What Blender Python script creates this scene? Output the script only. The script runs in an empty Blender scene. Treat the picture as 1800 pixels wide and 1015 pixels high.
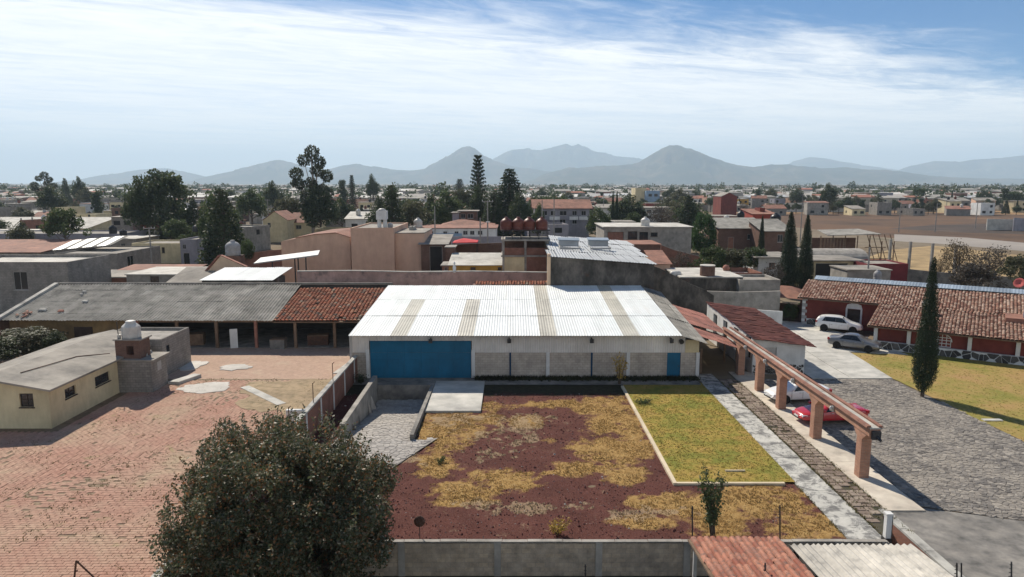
import bpy, bmesh, math, random
import numpy as np
from mathutils import Vector, Matrix

random.seed(7)
rng = np.random.default_rng(7)
S = bpy.context.scene
COL = S.collection
R = math.radians

# ------------------------------------------------------------------ camera, sky, sun, exposure
FOC, CAMH = 1230.0, 16.0                     # focal length in photograph pixels, camera height
PITCH = math.atan((507.5 - 322) / FOC)
cam_data = bpy.data.cameras.new('camera')
cam = bpy.data.objects.new('camera', cam_data)
COL.objects.link(cam)
cam_data.sensor_width = 36.0
cam_data.lens = FOC / 1800 * 36
cam_data.clip_start = 0.5
cam_data.clip_end = 90000
cam.location = (0, 0, CAMH)
cam.rotation_euler = (math.pi / 2 - PITCH, 0, 0)
S.camera = cam

SUN_EL = R(43)
SUN_AZ = math.atan2(-0.5, 0.866)             # clockwise from +Y
sun_dir = Vector((math.sin(SUN_AZ) * math.cos(SUN_EL), math.cos(SUN_AZ) * math.cos(SUN_EL), math.sin(SUN_EL)))
sd = bpy.data.lights.new('sun', 'SUN')
sun = bpy.data.objects.new('sun', sd)
COL.objects.link(sun)
sd.energy = 5.0
sd.angle = R(0.53)
sd.color = (1.0, 0.91, 0.78)
sun.rotation_euler = sun_dir.to_track_quat('Z', 'Y').to_euler()

W = bpy.data.worlds.new('World')
S.world = W
W.use_nodes = True
nt = W.node_tree
nt.nodes.clear()
def wn(t, **k):
    n = nt.nodes.new(t)
    for a, b in k.items(): setattr(n, a, b)
    return n
def wl(a, b): nt.links.new(a, b)
def wmath(op, a, b=None, c=None):
    n = wn('ShaderNodeMath', operation=op)
    for i, v in enumerate((a, b, c)):
        if v is None: continue
        if isinstance(v, (int, float)): n.inputs[i].default_value = v
        else: wl(v, n.inputs[i])
    return n.outputs[0]
sky = wn('ShaderNodeTexSky', sky_type='NISHITA')
sky.sun_disc = False
sky.sun_elevation = SUN_EL
sky.sun_rotation = SUN_AZ
sky.altitude = 2500
sky.air_density = 1.0
sky.dust_density = 0.0
sky.ozone_density = 5.0
tc = wn('ShaderNodeTexCoord')
sp = wn('ShaderNodeSeparateXYZ'); wl(tc.outputs['Generated'], sp.inputs[0])
zz = wmath('MAXIMUM', sp.outputs[2], 0.015)
px_ = wmath('DIVIDE', sp.outputs[0], zz)
py_ = wmath('DIVIDE', sp.outputs[1], zz)
# a cirrus sheet: its edge runs along (1, .61); s is the distance behind that edge, t along it
s_ = wmath('MULTIPLY', wmath('SUBTRACT', wmath('SUBTRACT', py_, 4.2), wmath('MULTIPLY', px_, 0.56)), 0.86)
t_ = wmath('MULTIPLY', wmath('ADD', wmath('MULTIPLY', py_, 0.61), px_), 0.86)
cv = wn('ShaderNodeCombineXYZ')
wl(wmath('MULTIPLY', t_, 0.42), cv.inputs[0]); wl(s_, cv.inputs[1])
n1 = wn('ShaderNodeTexNoise'); n1.inputs['Scale'].default_value = 0.75; n1.inputs['Detail'].default_value = 9
n1.inputs['Roughness'].default_value = 0.62; n1.inputs['Distortion'].default_value = 0.7
wl(cv.outputs[0], n1.inputs['Vector'])
n2 = wn('ShaderNodeTexNoise'); n2.inputs['Scale'].default_value = 3.2; n2.inputs['Detail'].default_value = 8
n2.inputs['Roughness'].default_value = 0.68; n2.inputs['Distortion'].default_value = 1.2
wl(cv.outputs[0], n2.inputs['Vector'])
f = wmath('ADD', wmath('MULTIPLY', wmath('SUBTRACT', n1.outputs[0], 0.5), 3.6), wmath('MULTIPLY', wmath('SUBTRACT', n2.outputs[0], 0.5), 1.6))
f = wmath('ADD', f, s_)
mr = wn('ShaderNodeMapRange', interpolation_type='SMOOTHSTEP')
mr.inputs[1].default_value = -0.8; mr.inputs[2].default_value = 1.3
mr.inputs[3].default_value = 0.0; mr.inputs[4].default_value = 0.94
wl(f, mr.inputs[0])
mix = wn('ShaderNodeMix', data_type='RGBA')
wisp = wn('ShaderNodeMapRange', interpolation_type='SMOOTHSTEP')
wl(wmath('ADD', wmath('MULTIPLY', n1.outputs[0], 0.55), wmath('MULTIPLY', n2.outputs[0], 0.45)), wisp.inputs[0])
wisp.inputs[1].default_value = 0.34; wisp.inputs[2].default_value = 0.60; wisp.inputs[3].default_value = 0.76; wisp.inputs[4].default_value = 1.0
# second, thinner sheet, unseen behind the camera, added to whiten and brighten shade fill
m2_ = wn('ShaderNodeMapRange', interpolation_type='SMOOTHSTEP')
wl(f, m2_.inputs[0]); m2_.inputs[1].default_value = -4.0; m2_.inputs[2].default_value = -6.0; m2_.inputs[3].default_value = 0.0; m2_.inputs[4].default_value = 0.85
wl(wmath('MULTIPLY', wmath('MAXIMUM', mr.outputs[0], m2_.outputs[0]), wisp.outputs[0]), mix.inputs['Factor'])
hs = wn('ShaderNodeHueSaturation'); hs.inputs['Saturation'].default_value = 1.9; hs.inputs['Value'].default_value = 0.6
wl(sky.outputs[0], hs.inputs['Color'])
wl(hs.outputs[0], mix.inputs['A'])
mix.inputs['B'].default_value = (8.8, 8.7, 8.45, 1)
bg = wn('ShaderNodeBackground'); bg.inputs['Strength'].default_value = 0.112
wl(mix.outputs['Result'], bg.inputs['Color'])
wo = wn('ShaderNodeOutputWorld'); wl(bg.outputs[0], wo.inputs['Surface'])

S.view_settings.view_transform = 'Standard'
S.view_settings.look = 'None'
S.view_settings.exposure = 0.44
S.view_settings.gamma = 1.0
S.cycles.max_bounces = 4
S.cycles.volume_bounces = 1
S.cycles.transparent_max_bounces = 8

# ------------------------------------------------------------------ survey helpers
_c, _s = math.cos(PITCH), math.sin(PITCH)
def ray(x, y):
    u = (x - 900) / FOC; v = (507.5 - y) / FOC
    return (u, _c + v * _s, -_s + v * _c)
def G(x, y, z=0.0):
    """world point at height z seen at a photograph pixel"""
    r = ray(x, y); t = (z - CAMH) / r[2]
    return Vector((r[0] * t, r[1] * t, z))
def D(x, y, Y):
    """world point at distance Y seen at a photograph pixel"""
    r = ray(x, y); t = Y / r[1]
    return Vector((r[0] * t, Y, CAMH + r[2] * t))

# ------------------------------------------------------------------ mesh helpers
class MB:
    def __init__(s): s.v = []; s.f = []
    def add(s, vs, fs):
        o = len(s.v); s.v += [tuple(p) for p in vs]; s.f += [tuple(i + o for i in q) for q in fs]; return s
    def box(s, x0, x1, y0, y1, z0, z1):
        return s.add([(x0,y0,z0),(x1,y0,z0),(x1,y1,z0),(x0,y1,z0),(x0,y0,z1),(x1,y0,z1),(x1,y1,z1),(x0,y1,z1)],
                     [(0,3,2,1),(4,5,6,7),(0,1,5,4),(1,2,6,5),(2,3,7,6),(3,0,4,7)])
    def hexa(s, b, t):
        """b, t: four bottom and four top points, counter-clockwise from above"""
        return s.add(list(b) + list(t), [(0,3,2,1),(4,5,6,7),(0,1,5,4),(1,2,6,5),(2,3,7,6),(3,0,4,7)])
    def prism(s, poly, z0, z1):
        n = len(poly)
        return s.add([(x,y,z0) for x,y in poly] + [(x,y,z1) for x,y in poly],
                     [tuple(range(n-1,-1,-1)), tuple(range(n,2*n))] + [(i,(i+1)%n,n+(i+1)%n,n+i) for i in range(n)])
    def cyl(s, p0, p1, r0, r1=None, n=8, cap=True):
        r1 = r0 if r1 is None else r1
        p0 = Vector(p0); p1 = Vector(p1); d = (p1 - p0).normalized()
        a = d.orthogonal().normalized(); b = d.cross(a)
        vs = []
        for p, r in ((p0, r0), (p1, r1)):
            for i in range(n):
                t = 2*math.pi*i/n; vs.append(p + a*(math.cos(t)*r) + b*(math.sin(t)*r))
        fs = [(i,(i+1)%n,n+(i+1)%n,n+i) for i in range(n)]
        if cap: fs += [tuple(range(n-1,-1,-1)), tuple(range(n,2*n))]
        return s.add(vs, fs)
    def tube(s, pts, r, n=6):
        for i in range(len(pts)-1):
            rr = r if not isinstance(r, (list, tuple)) else None
            s.cyl(pts[i], pts[i+1], rr if rr else r[i], rr if rr else r[i+1], n)
        return s
    def lathe(s, prof, c=(0,0,0), n=14):
        vs = []; m = len(prof)
        for i in range(n):
            t = 2*math.pi*i/n
            for r, z in prof: vs.append((c[0]+r*math.cos(t), c[1]+r*math.sin(t), c[2]+z))
        fs = []
        for i in range(n):
            k = (i+1) % n
            for j in range(m-1): fs.append((i*m+j, k*m+j, k*m+j+1, i*m+j+1))
        return s.add(vs, fs)
    def mesh(s, name, smooth=False):
        me = bpy.data.meshes.new(name)
        me.from_pydata(s.v, [], s.f); me.update()
        if smooth: me.polygons.foreach_set('use_smooth', [True]*len(me.polygons))
        return me
    def build(s, name, mat, parent=None, smooth=False, loc=None, rz=0):
        me = s.mesh(name, smooth)
        return place(name, me, mat, parent, loc, rz)

def place(name, me, mat, parent=None, loc=None, rz=0):
    o = bpy.data.objects.new(name, me)
    COL.objects.link(o)
    if mat is not None and len(me.materials) == 0: me.materials.append(mat)
    elif mat is not None and me.materials[0] != mat:
        o.material_slots[0].link = 'OBJECT'; o.material_slots[0].material = mat
    if parent is not None: o.parent = parent
    if loc is not None: o.location = loc
    if rz: o.rotation_euler = (0, 0, rz)
    return o
def npmesh(name, V, F):
    """fast mesh from numpy arrays; F is (n,k)"""
    V = np.asarray(V, np.float32); F = np.asarray(F, np.int32)
    me = bpy.data.meshes.new(name)
    me.vertices.add(len(V)); me.vertices.foreach_set('co', V.ravel())
    n, k = F.shape
    me.loops.add(n*k); me.loops.foreach_set('vertex_index', F.ravel())
    me.polygons.add(n); me.polygons.foreach_set('loop_start', np.arange(0, n*k, k, dtype=np.int32))
    me.polygons.foreach_set('loop_total', np.full(n, k, np.int32))
    me.polygons.foreach_set('use_smooth', np.zeros(n, bool))
    me.update(calc_edges=True); me.validate()
    return me
def tag(o, label=None, cat=None, group=None, kind=None):
    if label: o['label'] = label
    if cat: o['category'] = cat
    if group: o['group'] = group
    if kind: o['kind'] = kind
    return o
def empty(name, loc=(0,0,0), rz=0, label=None, cat=None, group=None):
    o = bpy.data.objects.new(name, None); COL.objects.link(o)
    o.location = loc; o.rotation_euler = (0,0,rz); o.empty_display_size = 0.3
    return tag(o, label, cat, group)
def copy_tree(o, parent=None):
    c = o.copy(); COL.objects.link(c); c.parent = parent
    for ch in list(o.children): copy_tree(ch, c)
    return c
def ordn(n):
    w = {1:'first',2:'second',3:'third',4:'fourth',5:'fifth',6:'sixth',7:'seventh',8:'eighth',9:'ninth',10:'tenth',11:'eleventh',12:'twelfth'}
    if n in w: return w[n]
    tens = {2:'twenty',3:'thirty',4:'forty',5:'fifty'}
    teens = {13:'thirteenth',14:'fourteenth',15:'fifteenth',16:'sixteenth',17:'seventeenth',18:'eighteenth',19:'nineteenth',20:'twentieth',30:'thirtieth',40:'fortieth',50:'fiftieth'}
    if n in teens: return teens[n]
    return tens[n//10] + '-' + w[n % 10]

# ------------------------------------------------------------------ materials
class NT:
    def __init__(s, name):
        s.m = bpy.data.materials.new(name); s.m.use_nodes = True; s.t = s.m.node_tree; s.t.nodes.clear()
        s.out = s.n('ShaderNodeOutputMaterial'); s.b = s.n('ShaderNodeBsdfPrincipled'); s.l(s.b.outputs[0], s.out.inputs[0])
        s._pos = None
    def n(s, t, **k):
        x = s.t.nodes.new(t)
        for a, b in k.items(): setattr(x, a, b)
        return x
    def l(s, a, b): s.t.links.new(a, b)
    def pos(s):
        if s._pos is None: s._pos = s.n('ShaderNodeNewGeometry')
        return s._pos.outputs['Position']
    def geo(s): s.pos(); return s._pos
    def noise(s, scale, detail=5, rough=0.6, vec=None, dist=0.0, out=0):
        x = s.n('ShaderNodeTexNoise'); x.inputs['Scale'].default_value = scale; x.inputs['Detail'].default_value = detail
        x.inputs['Roughness'].default_value = rough; x.inputs['Distortion'].default_value = dist
        s.l(vec if vec is not None else s.pos(), x.inputs['Vector']); return x.outputs[out]
    def ramp(s, fac, stops, interp='LINEAR'):
        x = s.n('ShaderNodeValToRGB'); cr = x.color_ramp; cr.interpolation = interp
        while len(cr.elements) < len(stops): cr.elements.new(0.5)
        for e, (p, c) in zip(cr.elements, stops):
            e.position = p; e.color = (*c, 1) if len(c) == 3 else c
        s.l(fac, x.inputs[0]); return x.outputs[0]
    def math(s, op, a, b=None, c=None):
        x = s.n('ShaderNodeMath', operation=op)
        for i, v in enumerate((a, b, c)):
            if v is None: continue
            if isinstance(v, (int, float)): x.inputs[i].default_value = v
            else: s.l(v, x.inputs[i])
        return x.outputs[0]
    def mix(s, fac, a, b, mode='MIX'):
        x = s.n('ShaderNodeMix', data_type='RGBA', blend_type=mode)
        for k, v in (('Factor', fac), ('A', a), ('B', b)):
            if isinstance(v, (int, float)): x.inputs[k].default_value = v
            elif isinstance(v, tuple): x.inputs[k].default_value = (*v, 1)
            else: s.l(v, x.inputs[k])
        return x.outputs['Result']
    def val(s, col, fac):
        x = s.n('ShaderNodeHueSaturation'); s.l(fac, x.inputs['Value']); s.l(col, x.inputs['Color']); return x.outputs[0]
    def mrange(s, v, a, b, c, d):
        x = s.n('ShaderNodeMapRange'); s.l(v, x.inputs[0])
        for i, q in enumerate((a, b, c, d)): x.inputs[i+1].default_value = q
        return x.outputs[0]
    def bump(s, h, strength, dist=0.02):
        x = s.n('ShaderNodeBump'); x.inputs['Strength'].default_value = strength; x.inputs['Distance'].default_value = dist
        s.l(h, x.inputs['Height']); s.l(x.outputs[0], s.b.inputs['Normal'])
    def fin(s, col, rough=0.85, spec=0.3, metal=0.0):
        if isinstance(col, tuple): s.b.inputs['Base Color'].default_value = (*col, 1)
        else: s.l(col, s.b.inputs['Base Color'])
        s.b.inputs['Roughness'].default_value = rough; s.b.inputs['Metallic'].default_value = metal
        s.b.inputs['Specular IOR Level'].default_value = spec
        return s.m

def mat(name, c1, c2=None, scale=1.5, rough=0.85, bump=0.15, bscale=25, isl=0.0, obr=0.0, dirt=0.25, spec=0.25, metal=0.0, c3=None, streak=0.0, bd=0.02):
    t = NT(name)
    c2 = c2 or tuple(x*0.8 for x in c1)
    nf = t.noise(scale, 7, 0.65)
    st = [(0.36, c2), (0.62, c1)] if c3 is None else [(0.3, c3), (0.45, c2), (0.64, c1)]
    col = t.ramp(nf, st)
    if dirt:
        col = t.val(col, t.mrange(t.noise(scale*0.23, 4, 0.7), 0.3, 0.7, 1-dirt, 1+dirt*0.35))
    if streak:
        vm = t.n('ShaderNodeMapping'); vm.inputs['Scale'].default_value = (0.9, 0.9, 0.22); t.l(t.pos(), vm.inputs[0])
        col = t.val(col, t.mrange(t.noise(1.0, 8, 0.75, vm.outputs[0]), 0.34, 0.66, 1-streak*0.7, 1.05))
    if isl: col = t.val(col, t.mrange(t.geo().outputs['Random Per Island'], 0, 1, 1-isl, 1+isl))
    if obr:
        oi = t.n('ShaderNodeObjectInfo'); col = t.val(col, t.mrange(oi.outputs['Random'], 0, 1, 1-obr, 1+obr))
    if bump: t.bump(t.noise(bscale, 6, 0.7), bump, bd)
    return t.fin(col, rough, spec, metal)

def wallvec(t):
    """(along-wall, height) coordinates of a vertical wall of any bearing"""
    g = t.geo()
    cr = t.n('ShaderNodeVectorMath', operation='CROSS_PRODUCT'); t.l(g.outputs['True Normal'], cr.inputs[0]); cr.inputs[1].default_value = (0,0,1)
    dt = t.n('ShaderNodeVectorMath', operation='DOT_PRODUCT'); t.l(g.outputs['Position'], dt.inputs[0]); t.l(cr.outputs[0], dt.inputs[1])
    sx = t.n('ShaderNodeSeparateXYZ'); t.l(g.outputs['Position'], sx.inputs[0])
    cb = t.n('ShaderNodeCombineXYZ'); t.l(dt.outputs['Value'], cb.inputs[0]); t.l(sx.outputs[2], cb.inputs[1])
    return cb.outputs[0]
def brickmat(name, c1, c2, mortar, bw=0.26, bh=0.075, mo=0.012, rough=0.9, bump=0.4, dirt=0.3, streak=0.2):
    t = NT(name)
    b = t.n('ShaderNodeTexBrick'); b.inputs['Scale'].default_value = 1.0
    b.inputs['Brick Width'].default_value = bw; b.inputs['Row Height'].default_value = bh; b.inputs['Mortar Size'].default_value = mo
    b.inputs['Color1'].default_value = (*c1, 1); b.inputs['Color2'].default_value = (*c2, 1); b.inputs['Mortar'].default_value = (*mortar, 1)
    t.l(wallvec(t), b.inputs['Vector'])
    col = t.val(b.outputs['Color'], t.mrange(t.noise(1.1, 6, 0.7), 0.3, 0.7, 1-dirt, 1+dirt*0.4))
    if streak:
        vm = t.n('ShaderNodeMapping'); vm.inputs['Scale'].default_value = (0.8, 0.8, 0.22); t.l(t.pos(), vm.inputs[0])
        col = t.val(col, t.mrange(t.noise(1.0, 8, 0.75, vm.outputs[0]), 0.34, 0.66, 1-streak*0.7, 1.05))
    t.bump(t.math('SUBTRACT', 1.0, b.outputs['Fac']), bump, 0.01)
    return t.fin(col, rough, 0.2)
def leafmat(name, cols, trans=0.35, rough=0.6):
    t = NT(name)
    st = [(i/max(1, len(cols)-1)*0.9+0.05, c) for i, c in enumerate(cols)]
    col = t.ramp(t.geo().outputs['Random Per Island'], st)
    col = t.val(col, t.mrange(t.noise(0.35, 3, 0.6), 0.3, 0.7, 0.65, 1.25))
    t.fin(col, rough, 0.35)
    tr = t.n('ShaderNodeBsdfTranslucent'); t.l(col, tr.inputs['Color'])
    ms = t.n('ShaderNodeMixShader'); ms.inputs[0].default_value = trans
    t.l(t.b.outputs[0], ms.inputs[1]); t.l(tr.outputs[0], ms.inputs[2]); t.l(ms.outputs[0], t.out.inputs[0])
    return t.m
def glassmat(name, c=(0.02,0.025,0.03)):
    t = NT(name); return t.fin(c, 0.08, 0.6)

M = {}
M['block'] = brickmat('grey_block', (0.33,0.305,0.275), (0.27,0.25,0.225), (0.22,0.205,0.185), 0.4, 0.2, 0.02, bump=0.3, streak=0.35)
M['blockwarm'] = brickmat('warm_block', (0.52,0.46,0.39), (0.46,0.405,0.345), (0.4,0.355,0.305), 0.4, 0.2, 0.02, bump=0.3, streak=0.25)
M['brick'] = brickmat('red_brick', (0.30,0.115,0.075), (0.24,0.09,0.06), (0.22,0.17,0.14))
M['brickdark'] = brickmat('brown_brick', (0.20,0.10,0.07), (0.15,0.075,0.055), (0.16,0.13,0.11))
M['brickpier'] = brickmat('pier_brick', (0.52,0.27,0.18), (0.43,0.21,0.14), (0.34,0.24,0.18), 0.28, 0.085, 0.014, bump=0.6)
M['redwall'] = mat('red_wall_paint', (0.22,0.055,0.042), (0.17,0.042,0.034), 1.2, streak=0.2)
M['burgundy'] = mat('burgundy_paint', (0.2,0.035,0.04), (0.16,0.028,0.034), 1.0)
M['cream'] = mat('cream_paint', (0.70,0.60,0.38), (0.61,0.52,0.33), 0.8, streak=0.25)
M['peach'] = mat('peach_plaster', (0.66,0.44,0.32), (0.58,0.38,0.28), 0.5, streak=0.22, dirt=0.15)
M['peachlight'] = mat('pale_peach_plaster', (0.76,0.55,0.38), (0.68,0.49,0.34), 0.6, streak=0.2)
M['pinkwall'] = mat('old_pink_plaster', (0.50,0.33,0.28), (0.40,0.265,0.23), 0.9, c3=(0.2,0.15,0.135), streak=0.4)
M['white'] = mat('white_paint', (0.72,0.72,0.70), (0.60,0.60,0.58), 0.9, streak=0.2, dirt=0.15)
M['lilac'] = mat('lilac_grey_plaster', (0.33,0.32,0.36), (0.27,0.26,0.29), 0.4, streak=0.3)
M['ochre'] = mat('ochre_paint', (0.52,0.31,0.07), (0.44,0.26,0.06), 0.8, streak=0.2)
M['bluepaint'] = mat('blue_metal_paint', (0.010,0.135,0.25), (0.009,0.11,0.205), 0.6, rough=0.5, bump=0.05, streak=0.25, dirt=0.15)
M['paleblue'] = mat('pale_blue_paint', (0.30,0.42,0.55), (0.25,0.35,0.48), 0.8, streak=0.2)
M['conc'] = mat('grey_concrete', (0.38,0.355,0.315), (0.30,0.28,0.25), 1.2, c3=(0.2,0.19,0.17), streak=0.25)
M['concpale'] = mat('pale_concrete', (0.56,0.54,0.49), (0.44,0.43,0.39), 0.8, c3=(0.33,0.32,0.30))
M['concold'] = mat('blotched_concrete', (0.50,0.49,0.44), (0.36,0.35,0.32), 0.7, c3=(0.14,0.137,0.13), dirt=0.2, obr=0.1)
M['concdark'] = mat('dark_worn_concrete', (0.29,0.27,0.24), (0.19,0.18,0.165), 1.1, c3=(0.10,0.097,0.09), bump=0.5, dirt=0.4)
M['roofgrey'] = mat('weathered_roof_slab', (0.35,0.32,0.275), (0.25,0.23,0.20), 0.5, c3=(0.14,0.132,0.12), dirt=0.35)
M['roofwhite'] = mat('white_roof_coat', (0.60,0.575,0.52), (0.48,0.46,0.41), 0.6, c3=(0.33,0.31,0.28), dirt=0.3)
M['sheetwhite'] = mat('white_roof_sheet', (0.68,0.71,0.70), (0.63,0.66,0.65), 0.5, rough=0.5, bump=0.02, obr=0.05, dirt=0.14, spec=0.4)
t = NT('white_roof_sheet')
vm = t.n('ShaderNodeMapping'); vm.inputs['Scale'].default_value = (2.2,.12,.4); t.l(t.pos(), vm.inputs[0])
c = t.ramp(t.noise(.5,6,.7),[(.35,(0.62,0.65,0.64)),(.62,(0.70,0.73,0.72))])
c = t.mix(t.mrange(t.noise(1.0,7,.75,vm.outputs[0]),.56,.72,0,.5), c, (0.50,0.46,0.40))
c = t.mix(t.mrange(t.noise(5.5,7,.85),.66,.74,0,.45), c, (0.36,0.30,0.25))
oi = t.n('ShaderNodeObjectInfo'); c = t.val(c, t.mrange(oi.outputs['Random'],0,1,.93,1.05))
M['sheetwhite'] = t.fin(c, .5, .4)
M['fiberglass'] = mat('fibreglass_sheet', (0.50,0.48,0.41), (0.43,0.41,0.35), 1.0, rough=0.5, bump=0.03, obr=0.08)
M['sheetgrey'] = mat('old_fibre_cement', (0.33,0.315,0.28), (0.25,0.24,0.215), 0.9, c3=(0.155,0.15,0.135), rough=0.95, obr=0.16, dirt=0.3)
M['sheetmetal'] = mat('galvanised_sheet', (0.37,0.39,0.40), (0.30,0.315,0.325), 0.8, rough=0.5, bump=0.03, obr=0.06, spec=0.4)
M['sheetblue'] = mat('blue_grey_sheet', (0.30,0.36,0.42), (0.24,0.29,0.35), 0.7, rough=0.5, bump=0.03, obr=0.12)
M['wallsheet'] = mat('pale_wall_sheet', (0.72,0.69,0.65), (0.64,0.615,0.58), 0.7, rough=0.6, bump=0.02, streak=0.2, obr=0.04)
M['sheetnear'] = mat('grey_corrugated_sheet', (0.56,0.53,0.47), (0.45,0.43,0.385), 1.4, c3=(0.28,0.27,0.25), obr=0.07, streak=0.0)
M['redroof'] = mat('red_sheet_roof', (0.31,0.135,0.10), (0.24,0.10,0.08), 0.8, c3=(0.14,0.075,0.065), obr=0.2, dirt=0.3)
M['terra'] = mat('terracotta_flat', (0.33,0.165,0.115), (0.25,0.125,0.09), 0.9, c3=(0.16,0.09,0.07), dirt=0.35)
t = NT('old_clay_tile')
oc = t.ramp(t.geo().outputs['Random Per Island'], [(0.0,(0.20,0.075,0.05)),(0.35,(0.36,0.12,0.065)),(0.6,(0.28,0.13,0.085)),(0.8,(0.42,0.20,0.12)),(0.93,(0.10,0.075,0.065)),(1.0,(0.36,0.29,0.22))])
M['tileold'] = t.fin(t.val(oc, t.mrange(t.noise(3.5,6,0.7),0.3,0.7,0.45,1.25)), 0.9, 0.2)
t = NT('pale_clay_tile')
oc = t.ramp(t.geo().outputs['Random Per Island'], [(0.0,(0.17,0.08,0.06)),(0.3,(0.30,0.155,0.11)),(0.55,(0.40,0.255,0.19)),(0.8,(0.50,0.37,0.29)),(1.0,(0.28,0.16,0.12))])
M['tilepale'] = t.fin(t.val(oc, t.mrange(t.noise(2.5,6,0.7),0.3,0.7,0.7,1.15)), 0.9, 0.2)
t = NT('near_clay_tile')
oi = t.n('ShaderNodeObjectInfo')
oc = t.ramp(oi.outputs['Random'], [(0.0,(0.26,0.095,0.065)),(0.4,(0.36,0.15,0.10)),(0.7,(0.43,0.20,0.135)),(1.0,(0.31,0.15,0.11))])
oc = t.mix(t.mrange(t.noise(5,6,0.75),0.46,0.66,0,0.85), oc, (0.13,0.10,0.085))
t.bump(t.noise(40,5,0.7), 0.3, 0.01)
M['tilenear'] = t.fin(oc, 0.9, 0.2)
M['clay'] = mat('clay_pot', (0.36,0.17,0.12), (0.28,0.13,0.10), 2)
M['tankbrown'] = mat('brown_tank_plastic', (0.16,0.05,0.035), (0.13,0.042,0.03), 2, rough=0.45, bump=0.05)
M['tankwhite'] = mat('off_white_tank_plastic', (0.62,0.60,0.55), (0.52,0.50,0.46), 2, rough=0.5, bump=0.05)
M['tankgrey'] = mat('grey_fibre_tank', (0.36,0.36,0.36), (0.28,0.28,0.28), 2, rough=0.7)
M['tankblack'] = mat('black_tank_plastic', (0.02,0.02,0.022), (0.03,0.03,0.032), 2, rough=0.4, bump=0.05)
M['steel'] = mat('dark_steel', (0.05,0.05,0.052), (0.035,0.033,0.032), 3, rough=0.6)
M['rust'] = mat('rusty_steel', (0.12,0.06,0.04), (0.07,0.045,0.035), 4)
M['wood'] = mat('weathered_wood', (0.22,0.15,0.10), (0.15,0.10,0.07), 3)
M['pole'] = mat('grey_pole_concrete', (0.30,0.29,0.27), (0.24,0.23,0.22), 2)
M['glass'] = glassmat('window_glass')
M['dark'] = mat('dark_interior', (0.035,0.032,0.03), (0.025,0.024,0.023), 1)
M['frame'] = mat('pale_window_frame', (0.45,0.44,0.42), (0.38,0.37,0.35), 2)
M['framedark'] = mat('brown_window_frame', (0.07,0.05,0.04), (0.05,0.035,0.03), 2)
M['bark'] = mat('bark', (0.13,0.10,0.075), (0.07,0.055,0.045), 6, bump=0.6, bscale=15)
M['barkpale'] = mat('pale_bark', (0.30,0.27,0.23), (0.18,0.15,0.13), 4, bump=0.4)
M['leafnear'] = leafmat('leaf_dark_glossy', [(0.04,0.056,0.026),(0.065,0.085,0.04),(0.09,0.108,0.054),(0.13,0.14,0.08),(0.25,0.23,0.17),(0.10,0.115,0.06),(0.30,0.13,0.055),(0.075,0.092,0.046)], 0.36, 0.5)
M['leafdark'] = leafmat('leaf_dark_green', [(0.042,0.06,0.027),(0.058,0.08,0.036),(0.085,0.10,0.05)], 0.42)
M['leafmid'] = leafmat('leaf_mid_green', [(0.05,0.075,0.028),(0.068,0.098,0.038),(0.10,0.125,0.05)], 0.4)
M['leafolive'] = leafmat('leaf_olive', [(0.07,0.08,0.042),(0.095,0.10,0.055),(0.13,0.125,0.075)], 0.4)
M['leafeuc'] = leafmat('leaf_eucalyptus', [(0.045,0.058,0.036),(0.065,0.08,0.048),(0.085,0.098,0.06)], 0.35)
M['leafconifer'] = leafmat('needles_dark', [(0.024,0.038,0.02),(0.034,0.052,0.026),(0.045,0.062,0.03)], 0.25)
M['leafcypress'] = leafmat('needles_cypress', [(0.016,0.03,0.012),(0.024,0.042,0.017),(0.034,0.052,0.022)], 0.15)
M['leafdry'] = leafmat('leaf_dry', [(0.12,0.085,0.05),(0.16,0.115,0.065),(0.10,0.085,0.05)], 0.3)
M['leafyellow'] = leafmat('leaf_yellow', [(0.45,0.30,0.06),(0.55,0.38,0.09),(0.34,0.25,0.07)], 0.4)
M['leafbright'] = leafmat('leaf_bright_green', [(0.035,0.07,0.02),(0.05,0.10,0.03),(0.07,0.12,0.04)], 0.3)
M['leafgrey'] = leafmat('leaf_grey_brown', [(0.085,0.07,0.055),(0.11,0.09,0.07),(0.07,0.06,0.05)], 0.3)
M['ochredim'] = mat('shaded_ochre_plaster', (0.30,0.21,0.10), (0.22,0.155,0.08), 0.8, c3=(0.13,0.1,0.06))  # ochre darkened in colour for the shade under the long shed roof
M['olivewall'] = mat('olive_plaster', (0.27,0.24,0.14), (0.21,0.19,0.115), 0.7, streak=0.3)
# ================================================================== SETTING
from mathutils import noise as mnoise
PIT = (-12.9, 17.65, -30.0, 29.0)            # the lower strip of ground in the foreground
GZ = -0.03

# ground: one sheet to the horizon with the lower strip let in
t = NT('town_ground')
c = t.ramp(t.noise(0.012, 8, 0.65), [(0.3,(0.10,0.085,0.06)),(0.45,(0.17,0.13,0.085)),(0.58,(0.20,0.165,0.12)),(0.7,(0.085,0.085,0.05))])
c = t.val(c, t.mrange(t.noise(0.25, 6, 0.7), 0.3, 0.7, 0.75, 1.2))
MG = t.fin(c, 0.95, 0.1)
m = MB()
BX, BY0, BY1 = 29000, -6500, 23000
PX = 18.25
m.add([(-BX,BY0,GZ),(PIT[0],BY0,GZ),(PIT[0],BY1,GZ),(-BX,BY1,GZ)], [(0,1,2,3)])
m.add([(PX,BY0,GZ),(BX,BY0,GZ),(BX,BY1,GZ),(PX,BY1,GZ)], [(0,1,2,3)])
m.add([(PIT[0],BY0,GZ),(PX,BY0,GZ),(PX,PIT[2],GZ),(PIT[0],PIT[2],GZ)], [(0,1,2,3)])
RA, RB, RC, RD = -10.8, -6.3, 41.5, 54.05       # the sunken loading ramp is let into the sheet
m.add([(PIT[0],PIT[3],GZ),(RA,PIT[3],GZ),(RA,BY1,GZ),(PIT[0],BY1,GZ)], [(0,1,2,3)])
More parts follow.
